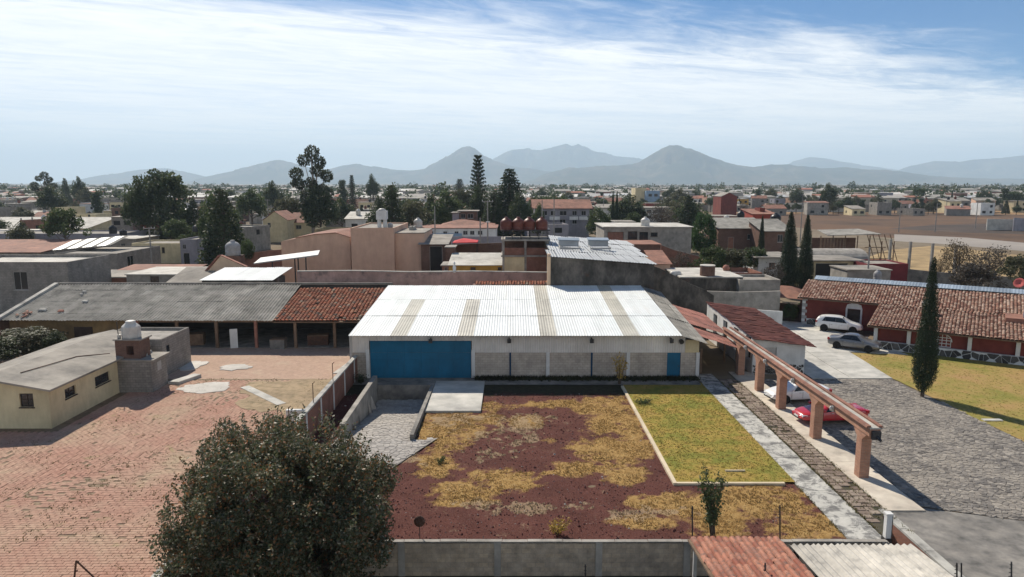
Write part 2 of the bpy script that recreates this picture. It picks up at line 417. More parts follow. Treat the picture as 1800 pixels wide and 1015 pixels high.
m.add([(RA,PIT[3],GZ),(RB,PIT[3],GZ),(RB,RC,GZ),(RA,RC,GZ)], [(0,1,2,3)])
m.add([(RA,RD,GZ),(RB,RD,GZ),(RB,BY1,GZ),(RA,BY1,GZ)], [(0,1,2,3)])
m.add([(RB,PIT[3],GZ),(16.6,PIT[3],GZ),(PX,32.4,GZ),(PX,BY1,GZ),(RB,BY1,GZ)], [(0,1,2,3,4)])
def zramp(y): return -1.2*min(1.0, max(0.0, (y-RC)/8.9))
tag(m.build('ground', MG), kind='structure')
m = MB().add([(PIT[0],PIT[2],-1.3),(PX,PIT[2],-1.3),(PX,32.5,-1.3),(PIT[0],32.5,-1.3)], [(0,1,2,3)])
M['soil'] = mat('dark_soil', (0.09,0.075,0.05), (0.06,0.055,0.035), 1.2, c3=(0.05,0.055,0.025))
tag(m.build('lower_ground', M['soil']), kind='structure')

def sheet(name, poly, z, material, kind='structure'):
    m = MB().add([(x,y,z) for x,y in poly], [tuple(range(len(poly)))])
    return tag(m.build(name, material), kind=kind)
def rect(x0, x1, y0, y1): return [(x0,y0),(x1,y0),(x1,y1),(x0,y1)]
def topix(X, Y, Z=0.0):
    z = Y*_c - (Z-CAMH)*_s
    return 900 + X/z*FOC, 507.5 - (Y*_s + (Z-CAMH)*_c)/z*FOC
def fbm(x, y, o=4, s=0.0): return mnoise.fractal(Vector((x, y, s)), 1.0, 2.0, o)

# ---------------- left brick yard
t = NT('yard_base')
c = t.ramp(t.noise(0.35, 8, 0.7), [(0.3,(0.37,0.265,0.195)),(0.5,(0.41,0.285,0.215)),(0.68,(0.44,0.34,0.25))])
c = t.val(c, t.mrange(t.noise(2.5, 6, 0.75), 0.3, 0.7, 0.75, 1.15))
t.bump(t.noise(12, 6, 0.7), 0.3, 0.03)
yard = sheet('brick_yard', rect(-75, -13.0, 12, 67), 0.0, t.fin(c, 0.95, 0.15))
t = NT('yard_brick')
g = t.geo()
base = t.ramp(t.noise(0.22, 6, 0.7), [(0.32,(0.39,0.215,0.158)),(0.46,(0.41,0.25,0.185)),(0.58,(0.43,0.29,0.21)),(0.70,(0.42,0.325,0.22))])
base = t.mix(t.mrange(t.noise(0.5, 5, 0.7, dist=0.5), 0.60, 0.70, 0, 0.55), base, (0.28,0.27,0.12))
base = t.val(base, t.mrange(g.outputs['Random Per Island'], 0, 1, 0.91, 1.07))
base = t.val(base, t.mrange(t.noise(7, 5, 0.75), 0.3, 0.7, 0.72, 1.15))
t.bump(t.noise(30, 5, 0.7), 0.4, 0.02)
M['yardbrick'] = t.fin(base, 0.95, 0.15)
M['joint'] = mat('yard_joint_soil', (0.27,0.19,0.12), (0.19,0.135,0.085), 2, c3=(0.13,0.12,0.06))
sheet('yard_joint_bed', rect(-36, -13.01, 20.5, 56), 0.004, M['joint'])
bricks = []
BW, BH = 0.38, 0.21
def in_yard(x, y): return y < 55.6 and (y - 34.3) < 99
def bline(x): return 34.3 + (x + 25) * 1.43 + 1.2*fbm(x*0.2, 1.3)
for j in range(int(36/BH)):
    for i in range(int(24/BW)):
        x = -36 + (i + (0.5 if j % 2 else 0)) * BW; y = 21 + j * BH
        if x < -36 or x > -13.3: continue
        if y < bline(x): bricks.append((x, y, 0))
for j in range(int(36/BH)):
    for i in range(int(24/BH)):
        x = -36 + i * BH; y = 21 + j * BW + (0.5*BW if i % 2 else 0)
        if x > -13.3 or y > 55.5: continue
        if y >= bline(x): bricks.append((x, y, 1))
def brickgeo(w, d, h, e=0.018):
    a, b = w/2, d/2
    lo = [(-a,-b,-0.02),(a,-b,-0.02),(a,b,-0.02),(-a,b,-0.02)]
    md = [(-a,-b,h-e),(a,-b,h-e),(a,b,h-e),(-a,b,h-e)]
    tp = [(-a+e,-b+e,h),(a-e,-b+e,h),(a-e,b-e,h),(-a+e,b-e,h)]
    fs = [(8,9,10,11)]
    for k in range(4):
        q = (k+1) % 4; fs += [(k,q,4+q,4+k),(4+k,4+q,8+q,8+k)]
    return np.array(lo+md+tp), np.array(fs)
bv, bf = brickgeo(BW-0.008, BH-0.008, 0.018, 0.012)
vis = []
for (x, y, r) in bricks:
    u, v = topix(x, y)
    if -40 < u < 1000 and v < 1050 and not (x < -29.5 and y > 43.5): vis.append((v, x, y, r))
vis.sort(reverse=True)
front = [b for b in vis if b[0] < 1013][:300]
fs_ = set(front)
brick_me = npmesh('brick', bv, bf); brick_me.materials.append(M['yardbrick'])
def brick_z(x, y): return 0.012 + 0.015*fbm(x*0.35, y*0.35, 3, 4.0) + random.uniform(-0.006, 0.006)
for (v, x, y, r) in front:
    o = place('brick', brick_me, None, yard, (x, y, brick_z(x, y)), (math.pi/2 if r else 0) + random.gauss(0, 0.02))
VV = []; FF = []; k = 0
for b in vis:
    if b in fs_: continue
    _, x, y, r = b
    # worn away or buried courses leave gaps
    wear = fbm(x*0.16, y*0.16, 4, 9.0)
    if random.random() < 0.02 + max(0, wear - 0.25)*0.6: continue
    a = (math.pi/2 if r else 0) + random.gauss(0, 0.03)
    ca, sa = math.cos(a), math.sin(a)
    q = bv.copy(); X = q[:,0]*ca - q[:,1]*sa + x + random.gauss(0,0.012); Y = q[:,0]*sa + q[:,1]*ca + y
    q[:,0] = X; q[:,1] = Y; q[:,2] += brick_z(x, y)
    VV.append(q); FF.append(bf + k); k += len(bv)
o = place('brick_paving', npmesh('brick_paving', np.concatenate(VV), np.concatenate(FF)), M['yardbrick'], yard)
tag(o, kind='stuff')

wp = []
while len(wp) < 2600:
    x = random.uniform(-34,-13.4); y = random.uniform(22,56)
    if x < -28 and y > 42: continue
    if fbm(x*0.3, y*0.3, 4, 6.0) + random.uniform(-.25,.25) > 0.12: wp.append((x, round(y/BH)*BH + random.gauss(0,.02), 0.012))
def blob(name, cx, cy, rx, ry, z, h, material, seed, n=40, amp=0.18):
    pts = []
    for i in range(n):
        a = 2*math.pi*i/n; k = 1 + amp*fbm(math.cos(a)*1.5+seed, math.sin(a)*1.5, 4, seed)
        pts.append((cx + rx*k*math.cos(a), cy + ry*k*math.sin(a)))
    return MB().prism(pts, z, z+h).build(name, material)
def at(px, py): p = G(px, py); return p.x, p.y
M['mortarspill'] = mat('mortar_spill', (0.55,0.52,0.47), (0.45,0.43,0.39), 0.9)
x, y = at(362, 683); tag(blob('mortar_patch', x, y, 1.95, 1.35, 0.0, 0.055, M['mortarspill'], 1.0, amp=.45), 'large round grey mortar patch on the brick yard', 'mortar patch')
x, y = at(412, 646); tag(blob('mortar_patch', x, y, 1.3, 1.0, 0.0, 0.05, M['mortarspill'], 2.0, amp=.5), 'small round pale mortar patch near the long shed', 'mortar patch')
x, y = at(325, 640); tag(blob('mortar_patch', x+0.9, y-0.6, 1.2, 1.6, 0.0, 0.05, M['mortarspill'], 3.0, amp=0.4), 'ragged pale mortar patch beside the block house corner', 'mortar patch')
p0, p1 = G(430, 681), G(495, 712)
d = (p1-p0).normalized(); nrm = Vector((-d.y, d.x, 0))*0.35
tag(MB().prism([tuple((p0+nrm).xy), tuple((p0-nrm).xy), tuple((p1-nrm).xy), tuple((p1+nrm).xy)], 0.0, 0.07).build('concrete_strip', M['concpale']), 'narrow concrete strip running towards the brick dividing wall', 'concrete strip')
p0 = G(585, 640)
tag(MB().prism([(-14.6,62.8),(-13.3,62.8),(-13.3,58.0),(-15.2,57.6)][::-1], 0.0, 0.06).build('concrete_slab', M['concpale']), 'pale concrete slab at the far end of the dividing wall', 'concrete slab')
# bare weedy soil corner of the yard
def ragged_(pts, step=0.3, amp=0.9):
    out = []
    for i in range(len(pts)):
        a = Vector(pts[i]); b = Vector(pts[(i+1) % len(pts)]); n = max(1, int((b-a).length/step)); nr = Vector((-(b-a).y, (b-a).x)).normalized()
        for k in range(n):
            p = a + (b-a)*k/n; p = p + nr*amp*fbm(p.x*0.9, p.y*0.9, 4, 3.3)*min(1, 4*(k/n)*(1-k/n)+.2); out.append((min(p.x,-13.03), p.y))
    return out
sheet('bare_soil', ragged_([(-21.5,55.0),(-19.5,48.5),(-15,46.6),(-13.05,48.5),(-13.05,56.2)]), 0.048, mat('bare_soil', (0.36,0.265,0.16), (0.27,0.2,0.115), 1.4, c3=(0.15,0.12,0.06), bump=0.5))

# ---------------- main yard: red volcanic gravel overgrown by dry grass
GRASS = [(800,745,75,24),(770,772,52,25),(770,812,45,18),(755,832,40,10),(815,868,60,20),(885,845,62,18),(790,885,30,9),(860,872,35,16),
         (1075,740,48,42),(1080,790,72,36),(1012,824,48,15),(1055,716,55,16),(1100,840,40,16),(1150,885,60,13),(1235,895,90,30),(1330,885,110,36),(1420,925,80,26),(1140,918,60,12),
         (1260,925,60,20),(925,742,36,11),(965,775,14,5),(1110,765,24,40),(700,712,20,8),(830,716,70,9),(960,713,30,5),(978,712,60,7)]
PALE = [(925,742,46,14),(900,765,60,18),(930,893,120,12),(860,885,60,10),(1140,905,80,14),(800,740,60,20),(715,800,30,30),(860,800,50,14)]
def mask(px, py, L, n):
    b = -9
    for cx, cy, rx, ry in L:
        q = 1 - ((px-cx)/(rx*1.12))**2 - ((py-cy)/(ry*1.12))**2
        q = max(q, -1.2)
        if q > b: b = q
    return b + n
def cover(X, Y):
    u, v = topix(X, Y)
    n = 0.95*fbm(X*0.55, Y*0.55, 5, 2.0) + 0.75*fbm(X*1.9, Y*1.9, 4, 5.0) - 0.08
    g = mask(u, v, GRASS, n); p = mask(u, v, PALE, n*1.6 - 0.1)
    return min(1, max(0, g*0.9+0.25)), min(1, max(0, p*1.2))
gx = np.arange(-12.9, 15.31, 0.14); gy = np.arange(29.0, 56.4, 0.14)
NX, NY = len(gx), len(gy)
V = np.zeros((NX*NY, 3), np.float32); Cc = np.zeros((NX*NY, 4), np.float32); Cc[:,3] = 1
k = 0
COV = {}
for j, yy in enumerate(gy):
    for i, xx in enumerate(gx):
        g_, p_ = cover(xx, yy) if (yy < 53.5) else (0.3, 0.2)
        COV[(i, j)] = g_
        zd = zramp(yy)-.15 if (-11.0 < xx < -6.17 and RC+.3 < yy < 54.1) else 0.0
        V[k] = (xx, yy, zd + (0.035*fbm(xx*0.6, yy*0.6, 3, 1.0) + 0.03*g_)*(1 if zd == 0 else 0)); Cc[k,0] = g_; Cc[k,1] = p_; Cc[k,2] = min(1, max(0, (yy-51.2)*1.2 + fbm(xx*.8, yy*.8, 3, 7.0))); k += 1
ii = (np.arange(NY-1)[:,None]*NX + np.arange(NX-1)[None,:]).ravel()
F = np.stack([ii, ii+1, ii+NX+1, ii+NX], 1)
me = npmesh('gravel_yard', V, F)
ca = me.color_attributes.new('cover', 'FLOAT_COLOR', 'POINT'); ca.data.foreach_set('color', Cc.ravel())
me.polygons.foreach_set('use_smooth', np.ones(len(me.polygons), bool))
t = NT('gravel_and_dry_grass')
at_ = t.n('ShaderNodeVertexColor'); at_.layer_name = 'cover'
sx = t.n('ShaderNodeSeparateColor'); t.l(at_.outputs[0], sx.inputs[0])
red = t.ramp(t.noise(14, 6, 0.8), [(0.3,(0.042,0.016,0.013)),(0.48,(0.094,0.036,0.029)),(0.63,(0.145,0.066,0.052)),(0.75,(0.25,0.17,0.13))])
red = t.val(red, t.mrange(t.noise(0.5, 5, 0.7), 0.3, 0.7, 0.75, 1.2))
gr = t.ramp(t.noise(3.2, 8, 0.75), [(0.3,(0.19,0.115,0.04)),(0.45,(0.32,0.195,0.07)),(0.6,(0.38,0.25,0.10)),(0.72,(0.27,0.20,0.075))])
pale = t.ramp(t.noise(5.0, 7, 0.75), [(0.32,(0.19,0.13,0.09)),(0.55,(0.34,0.25,0.16)),(0.68,(0.24,0.21,0.12))])
fn = t.math('ADD', sx.outputs[0], t.math('MULTIPLY', t.math('SUBTRACT', t.noise(7, 7, 0.85), 0.5), 1.7))
c = t.mix(t.mrange(fn, 0.22, 0.72, 0, 1), red, gr)
pn = t.math('ADD', sx.outputs[1], t.math('MULTIPLY', t.math('SUBTRACT', t.noise(5, 6, 0.8), 0.5), 1.4))
c = t.mix(t.mrange(pn, 0.4, 0.75, 0, 0.75), c, pale)
sc2 = t.math('ADD', t.math('MULTIPLY', t.noise(.7,6,.7), .6), t.math('MULTIPLY', t.noise(4.5,6,.8), .5))
c = t.mix(t.mrange(sc2, .62, .70, 0, .55), c, pale)
c = t.mix(sx.outputs[2], c, t.ramp(t.noise(3,6,.7),[(.35,(0.03,0.026,0.018)),(.6,(0.055,0.05,0.03))]))  # dark soil tint along the shed, painted in to deepen its shadow
t.bump(t.noise(18, 7, 0.8), 0.8, 0.05)
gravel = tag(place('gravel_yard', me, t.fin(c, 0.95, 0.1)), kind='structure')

# grass tufts and loose stones (geometry)
def tufts(name, pts, h, w, material, blades=4):
    n = len(pts)*blades
    P_ = np.repeat(np.array(pts, np.float32), blades, 0) + np.concatenate([rng.normal(0, w*0.9, (n,2)), np.zeros((n,1))], 1)
    a = rng.uniform(0, 2*np.pi, n); hh = h*rng.uniform(0.5, 1.3, n); ww = w*rng.uniform(0.3, 0.6, n)
    dx, dy = np.cos(a), np.sin(a); lean = rng.uniform(0.2, 0.9, n)*hh
    V = np.zeros((n,3,3), np.float32)
    V[:,0] = P_ + np.stack([-dy*ww, dx*ww, np.zeros(n)], 1)
    V[:,1] = P_ - np.stack([-dy*ww, dx*ww, np.zeros(n)], 1)
    V[:,2] = P_ + np.stack([dx*lean, dy*lean, hh], 1)
    F = np.arange(n*3).reshape(n,3)
    return tag(place(name, npmesh(name, V.reshape(-1,3), F), material), kind='stuff')
M['drygrass'] = leafmat('dry_grass', [(0.24,0.145,0.05),(0.36,0.225,0.085),(0.43,0.29,0.12),(0.31,0.22,0.085)], 0.3, 0.8)
M['palegrass'] = leafmat('pale_dead_grass', [(0.27,0.19,0.12),(0.37,0.28,0.18),(0.24,0.2,0.11)], 0.3, 0.8)
M['lawngrass'] = leafmat('lawn_grass', [(0.22,0.19,0.045),(0.30,0.225,0.055),(0.19,0.185,0.045),(0.34,0.24,0.075)], 0.35, 0.8)
pts = []; pts2 = []
while len(pts) < 11000:
    x = random.uniform(-12.5, 15); y = random.uniform(29.3, 51.5)
    if -11.1 < x < -6.1 and y > 37: continue
    g_, p_ = cover(x, y)
    if random.random() < (g_-0.25)*1.4: pts.append((x, y, 0.02))
    elif p_ > 0.45 and random.random() < 0.4: pts2.append((x, y, 0.01))
tag(tufts('dry_grass', pts, 0.055, 0.06, M['drygrass']), 'yellow dry grass creeping over the red gravel yard', 'grass')
tag(tufts('dead_grass', pts2[:4000], 0.08, 0.055, M['palegrass']), 'pale dead grass between patches of red gravel', 'grass')
# gravel stones
NS = 15000
P_ = np.stack([rng.uniform(-12.6, 15, NS), rng.uniform(29.2, 52, NS), np.full(NS, 0.015)], 1)
keep = np.array([cover(a, b)[0] < 0.45 and not (-11.1 < a < -6.1 and b > 37) for a, b, _ in P_]); P_ = P_[keep]; NS = len(P_)
octv = np.array([(1,0,0),(0,1,0),(-1,0,0),(0,-1,0),(0,0,0.8),(0,0,-0.5)], np.float32)
octf = np.array([(0,1,4),(1,2,4),(2,3,4),(3,0,4),(1,0,5),(2,1,5),(3,2,5),(0,3,5)])
sz = rng.gamma(2.0, 0.010, NS) + 0.010
A = rng.uniform(0, 6.28, NS)
Vs = octv[None]*sz[:,None,None]*rng.uniform(0.6, 1.3, (NS,6,3))
ca_, sa_ = np.cos(A)[:,None], np.sin(A)[:,None]
Vr = np.stack([Vs[...,0]*ca_-Vs[...,1]*sa_, Vs[...,0]*sa_+Vs[...,1]*ca_, Vs[...,2]], -1) + P_[:,None]
t = NT('volcanic_gravel')
c = t.ramp(t.geo().outputs['Random Per Island'], [(0,(0.085,0.034,0.032)),(0.5,(0.12,0.048,0.044)),(0.8,(0.15,0.065,0.06)),(0.92,(0.24,0.17,0.15)),(1,(0.45,0.41,0.37))])
tag(place('volcanic_gravel', npmesh('volcanic_gravel', Vr.reshape(-1,3), (octf[None]+(np.arange(NS)*6)[:,None,None]).reshape(-1,3)), t.fin(c, 0.95, 0.15)), 'loose dark red volcanic stones on the yard', 'gravel', kind='stuff')

# ---------------- lawn with its pale kerb
def lawnmat(name, stops, s=0.5):
    t = NT(name)
    c = t.ramp(t.noise(s, 8, 0.72), stops)
    c = t.val(c, t.mrange(t.noise(6, 7, 0.8), 0.3, 0.7, 0.72, 1.18))
    t.bump(t.noise(22, 6, 0.8), 0.7, 0.04)
    return t.fin(c, 0.95, 0.1)
M['lawn'] = lawnmat('yellow_lawn', [(0.3,(0.14,0.165,0.035)),(0.42,(0.215,0.205,0.045)),(0.55,(0.32,0.235,0.06)),(0.68,(0.36,0.235,0.08))])
M['lawn2'] = lawnmat('worn_lawn', [(0.3,(0.14,0.165,0.035)),(0.43,(0.23,0.21,0.055)),(0.56,(0.34,0.24,0.09)),(0.68,(0.35,0.22,0.10))], 0.17)
def ragged(pts, step=0.4, amp=0.12, seed=3.0):
    out = []
    for i in range(len(pts)):
        a = Vector(pts[i]); b = Vector(pts[(i+1) % len(pts)]); n = max(1, int((b-a).length/step)); nr = Vector((-(b-a).y, (b-a).x)).normalized()
        for k in range(n):
            p = a + (b-a)*k/n + nr*amp*fbm(a.x+k*0.31, a.y*0.7+k*0.17, 4, seed); out.append((p.x, p.y))
    return out
lawn = sheet('lawn', rect(8.85, 15.25, 35.7, 54.6), 0.09, M['lawn'])
pts = [(random.uniform(8.95,15.2), random.uniform(35.8,54), 0.09) for _ in range(5000)]
tag(tufts('lawn_grass', pts, 0.04, 0.05, M['lawngrass']), 'short yellow-green grass of the kerbed lawn', 'grass')
M['kerb'] = mat('pale_kerb', (0.66,0.56,0.40), (0.55,0.46,0.33), 1.0)
k1 = MB().box(8.62, 8.83, 35.42, 53.6, -0.02, 0.15)
ke = empty('lawn_kerb', (0,0,0)); tag(ke, kind='structure')
k1.build('kerb_run', M['kerb'], ke); MB().box(8.835, 14.6, 35.42, 35.6, -0.02, 0.135).build('kerb_run', M['kerb'], ke)
MB().box(11.9, 13.0, 37.05, 37.13, 0.05, 0.17).build('kerb_run', M['kerb'], ke)

# ---------------- paths and drives on the right
t = NT('blotched_walk')
d = t.math('ADD', t.math('MULTIPLY', t.noise(1.1, 7, 0.7, dist=.6), .75), t.math('MULTIPLY', t.noise(6.0, 6, 0.8), .3))
c = t.ramp(d, [(0.44,(0.15,0.147,0.14)),(0.50,(0.25,0.245,0.23)),(0.545,(0.44,0.43,0.39)),(0.68,(0.52,0.505,0.46))])
oi = t.n('ShaderNodeObjectInfo'); c = t.val(c, t.mrange(oi.outputs['Random'],0,1,.88,1.08))
t.bump(t.noise(25,6,.7),.25,.02)
M['walkconc'] = t.fin(c, .92, .2)
walk = sheet('concrete_walkway', rect(15.15, 16.95, 29.05, 57.5), -0.005, M['soil'])
yy = 29.05; k = 0
while yy < 57:
    L = random.uniform(2.1, 2.9); y1 = min(yy+L, 57.4)
    o = MB().hexa([(15.22,yy+0.015,-0.02),(16.88,yy+0.015,-0.02),(16.88,y1-0.015,-0.02),(15.22,y1-0.015,-0.02)],
                  [(15.22,yy+0.015,0.055+random.uniform(-.01,.01)),(16.88,yy+0.015,0.055+random.uniform(-.01,.01)),(16.88,y1-0.015,0.055+random.uniform(-.01,.01)),(15.22,y1-0.015,0.055)]).build('slab', M['walkconc'], walk)
    yy += L; k += 1
def voronoi(x0, x1, y0, y1, s, jit=0.47, keep=None):
    """irregular stones: clipped cells round jittered grid points"""
    nx = max(1, int((x1-x0)/s)); ny = max(1, int((y1-y0)/s)); sx = (x1-x0)/nx; sy = (y1-y0)/ny
    P = {}
    for j in range(-2, ny+2):
        for i in range(-2, nx+2):
            P[i,j] = (x0+(i+0.5+random.uniform(-jit,jit)+(0.5 if j%2 else 0))*sx, y0+(j+0.5+random.uniform(-jit,jit))*sy)
    cells = []
    for j in range(-1, ny+1):
        for i in range(-1, nx+1):
            cx, cy = P[i,j]
            if not (x0 < cx < x1 and y0 < cy < y1): continue
            if keep and not keep(cx, cy): continue
            poly = [(x0,y0),(x1,y0),(x1,y1),(x0,y1)]
            poly = [(max(cx-2*sx,x0),max(cy-2*sy,y0)),(min(cx+2*sx,x1),max(cy-2*sy,y0)),(min(cx+2*sx,x1),min(cy+2*sy,y1)),(max(cx-2*sx,x0),min(cy+2*sy,y1))]
            for dj in (-2,-1,0,1,2):
                for di in (-2,-1,0,1,2):
                    if (di or dj) and (i+di,j+dj) in P:
                        qx, qy = P[i+di,j+dj]; mx, my = (cx+qx)/2, (cy+qy)/2; nx_, ny_ = qx-cx, qy-cy
                        out = []
                        for k in range(len(poly)):
                            a = poly[k]; b = poly[(k+1) % len(poly)]
                            da = (a[0]-mx)*nx_+(a[1]-my)*ny_; db = (b[0]-mx)*nx_+(b[1]-my)*ny_
                            if da <= 0: out.append(a)
                            if da*db < 0: w = da/(da-db); out.append((a[0]+(b[0]-a[0])*w, a[1]+(b[1]-a[1])*w))
                        poly = out
                        if len(poly) < 3: break
                if len(poly) < 3: break
            if len(poly) >= 3: cells.append((cx, cy, poly))
    return cells
def stone_mb(m, cx, cy, poly, gap, h, mapf=None):
    n = len(poly)
    def sh(g): 
        out = []
        for x, y in poly:
            d = math.hypot(x-cx, y-cy) or 1; k = max(0.3, 1-g/d); out.append((cx+(x-cx)*k, cy+(y-cy)*k))
        return out
    a = sh(gap); b = sh(gap*2.2 + 0.012)
    vs = [(x,y,-0.03) for x,y in a] + [(x,y,h*0.65) for x,y in a] + [(x,y,h) for x,y in b]
    if mapf: vs = [mapf(*p) for p in vs]
    fs = []
    for i in range(n):
        k = (i+1) % n; fs += [(i,k,n+k,n+i),(n+i,n+k,2*n+k,2*n+i)]
    fs.append(tuple(range(2*n,3*n)))
    m.add(vs, fs)
def stones(parent, cells, gap, hmin, hmax, material, nobj=300, name='stone', mapf=None, far=None):
    cells = sorted(cells, key=(far or (lambda c: c[1])))
    for c in cells[:nobj]:
        m = MB(); stone_mb(m, c[0], c[1], c[2], gap, random.uniform(hmin, hmax), mapf); m.build(name, material, parent)
    if len(cells) > nobj:
        m = MB()
        for c in cells[nobj:]: stone_mb(m, c[0], c[1], c[2], gap, random.uniform(hmin, hmax), mapf)
        tag(m.build(name + '_paving', material, parent), kind='stuff')
def stonemat(name, stops, spots=None):
    t = NT(name)
    oi = t.n('ShaderNodeObjectInfo')
    rnd = t.math('FRACT', t.math('ADD', t.geo().outputs['Random Per Island'], oi.outputs['Random']))
    c = t.ramp(rnd, stops)
    c = t.val(c, t.mrange(t.noise(5, 7, 0.75), 0.3, 0.7, 0.7, 1.2))
    if spots:
        d = t.math('ADD', t.math('MULTIPLY', t.noise(.35, 6, 0.7), .7), t.math('MULTIPLY', t.noise(3.0, 6, 0.8), .4))
        c = t.mix(t.mrange(d, 0.5, 0.66, 0, 0.85), c, spots)
    t.bump(t.noise(14, 6, 0.75), 0.5, 0.03)
    return t.fin(c, 0.92, 0.2)
M['paver'] = stonemat('path_stone', [(0,(0.17,0.13,0.105)),(0.5,(0.235,0.185,0.15)),(1,(0.30,0.25,0.20))])
M['cobble'] = stonemat('cobble_stone', [(0,(0.115,0.106,0.098)),(0.3,(0.16,0.148,0.136)),(0.6,(0.20,0.184,0.166)),(0.85,(0.26,0.235,0.205)),(1,(0.34,0.31,0.27))], (0.30,0.27,0.23))
M['flag'] = stonemat('pale_flagstone', [(0,(0.27,0.25,0.23)),(0.5,(0.34,0.32,0.295)),(1,(0.41,0.385,0.35))], (0.40,0.37,0.33))
M['flagbed'] = mat('flag_bed', (0.30,0.28,0.25), (0.22,0.2,0.18), 2)
M['cobblebed'] = mat('cobble_bed', (0.24,0.205,0.17), (0.15,0.13,0.11), 1.5, c3=(0.10,0.09,0.075))
pathb = sheet('paver_path', [(16.95,29.8),(18.25,32.45),(18.42,32.45),(18.42,56),(16.95,56)], -0.002, M['soil'])
yy = 30.0
while yy < 55.5:
    L = random.uniform(0.36, 0.46); xx = 16.98
    while xx < 18.3:
        w = min(random.uniform(0.42, 0.62), 18.42-xx)
        if w > 0.2 and random.random() > 0.03 and yy > 29.05+(xx+w-16.6)*2.06:
            a, b, c_, d_ = (random.uniform(0.015,0.03) for _ in range(4)); h = random.uniform(0.03, 0.075)
            MB().hexa([(xx+a,yy+b,-0.02),(xx+w-c_,yy+a,-0.02),(xx+w-a,yy+L-d_,-0.02),(xx+b,yy+L-c_,-0.02)],
                      [(xx+a+.012,yy+b+.012,h),(xx+w-c_-.012,yy+a+.012,h),(xx+w-a-.012,yy+L-d_-.012,h+random.uniform(-.01,.01)),(xx+b+.012,yy+L-c_-.012,h)]).build('paver', M['paver'], pathb)
        xx += w
    yy += L
pts = [(random.uniform(16.9,18.5), random.uniform(31.5,55), 0.03) for _ in range(500)] + [(random.choice((15.18,16.93,18.42))+random.gauss(0,.05), random.uniform(30,55), 0.03) for _ in range(900)]
M['weed'] = leafmat('weed', [(0.10,0.095,0.03),(0.19,0.15,0.055),(0.08,0.085,0.03)], 0.3, 0.8)
tag(tufts('yard_weeds', wp, 0.07, 0.06, M['weed']), 'weeds growing in the joints of the brick yard', 'weeds')
tag(tufts('path_weeds', pts, 0.10, 0.045, M['weed']), 'weeds growing in the joints of the paths', 'weeds', kind='stuff')
strip = sheet('pier_strip', rect(18.42, 20.35, 32.4, 58), 0.002, M['soil'])
yy = 32.4
M['beigeslab'] = mat('beige_slab', (0.62,0.56,0.46), (0.52,0.46,0.38), 0.9, c3=(0.40,0.36,0.30), obr=0.06)
while yy < 57.5:
    L = 3.05; MB().box(18.45, 20.33, yy+.012, min(yy+L,58)-.012, -0.02, 0.075).build('slab', M['beigeslab'], strip); yy += L
cob = sheet('cobbled_drive', [(20.35,33.0),(31.3,29.0),(32.1,42),(31.4,56.0),(20.35,56.0)], 0.0, M['cobblebed'])
def incob(x, y): return x > 20.4 and y > 33.0-(x-20.35)*0.365 and y < 55.9 and x < 31.2+ (0.7 if y<50 else 0) - max(0,(29.5-y))*0.1
cl = voronoi(20.4, 32.2, 29, 55.9, 0.25, keep=incob)
stones(cob, cl, 0.012, 0.02, 0.05, M['cobble'], 300, 'cobble', far=lambda c: c[1] + (0 if topix(c[0],c[1])[0] < 1800 else 100))
drive = sheet('concrete_drive', [(24.7,55.9),(31.45,55.9),(32.3,65.3),(37.2,64.0),(34.3,80.5),(31.5,82),(24.7,72)], 0.0, M['soil'])
for poly in ([(24.8,56.0),(28.0,56.0),(28.0,60.2),(24.8,60.2)], [(28.06,56.0),(31.4,56.0),(31.75,60.2),(28.06,60.2)],
             [(24.8,60.26),(28.0,60.26),(28.2,64.8),(24.8,64.8)], [(28.06,60.26),(31.8,60.26),(32.2,65.0),(28.26,64.8)],
             [(24.8,64.86),(28.2,64.86),(28.6,70.2),(24.8,70.2)], [(28.27,64.86),(32.2,65.06),(32.8,70.2),(28.66,70.2)],
             [(32.26,65.3),(37.2,64.1),(36.4,70.2),(32.86,70.2)], [(25.2,70.26),(30.5,70.26),(31.2,80.5),(28.5,76)], [(30.56,70.26),(36.3,70.26),(34.3,79.3),(31.26,80.5)]):
    MB().prism(poly, -0.02, 0.06+random.uniform(-.008,.008)).build('slab', M['concpale'], drive)
m = MB().add([(x,y,0.004) for x,y in [(18.27,12),(60,12),(60,26),(31.3,29.1),(18.4,33.5),(18.27,33.4)]], [(0,1,2,3,4,5)])
tag(m.build('grey_drive', M['concdark']), kind='structure')
rl = ragged([(31.2,29.4),(60,20),(75,45),(60,62),(45.5,60.5),(35.4,66.2),(35.0,64.4),(31.9,65.0),(31.45,56.0),(32.0,42)])
rl = sheet('garden_lawn', rl, 0.03, M['lawn2'])
pts = []
while len(pts) < 4000:
    x = random.uniform(31.5,50); y = random.uniform(35,64)
    if y < 66.5-(x-35)*0.68 and (x > 32.1): pts.append((x,y,0.03))
tag(tufts('garden_grass', pts, 0.04, 0.05, M['lawngrass']), 'worn yellow grass around the tall cypress', 'grass', kind='stuff')
tag(MB().box(*(lambda p: (p.x-0.7, p.x+0.55, p.y-0.18, p.y+0.2))(G(1746,740)), 0.0, 0.09).build('garden_slab', M['concpale']), 'small pale slab lying in the lawn right of the cypress shadow', 'slab')

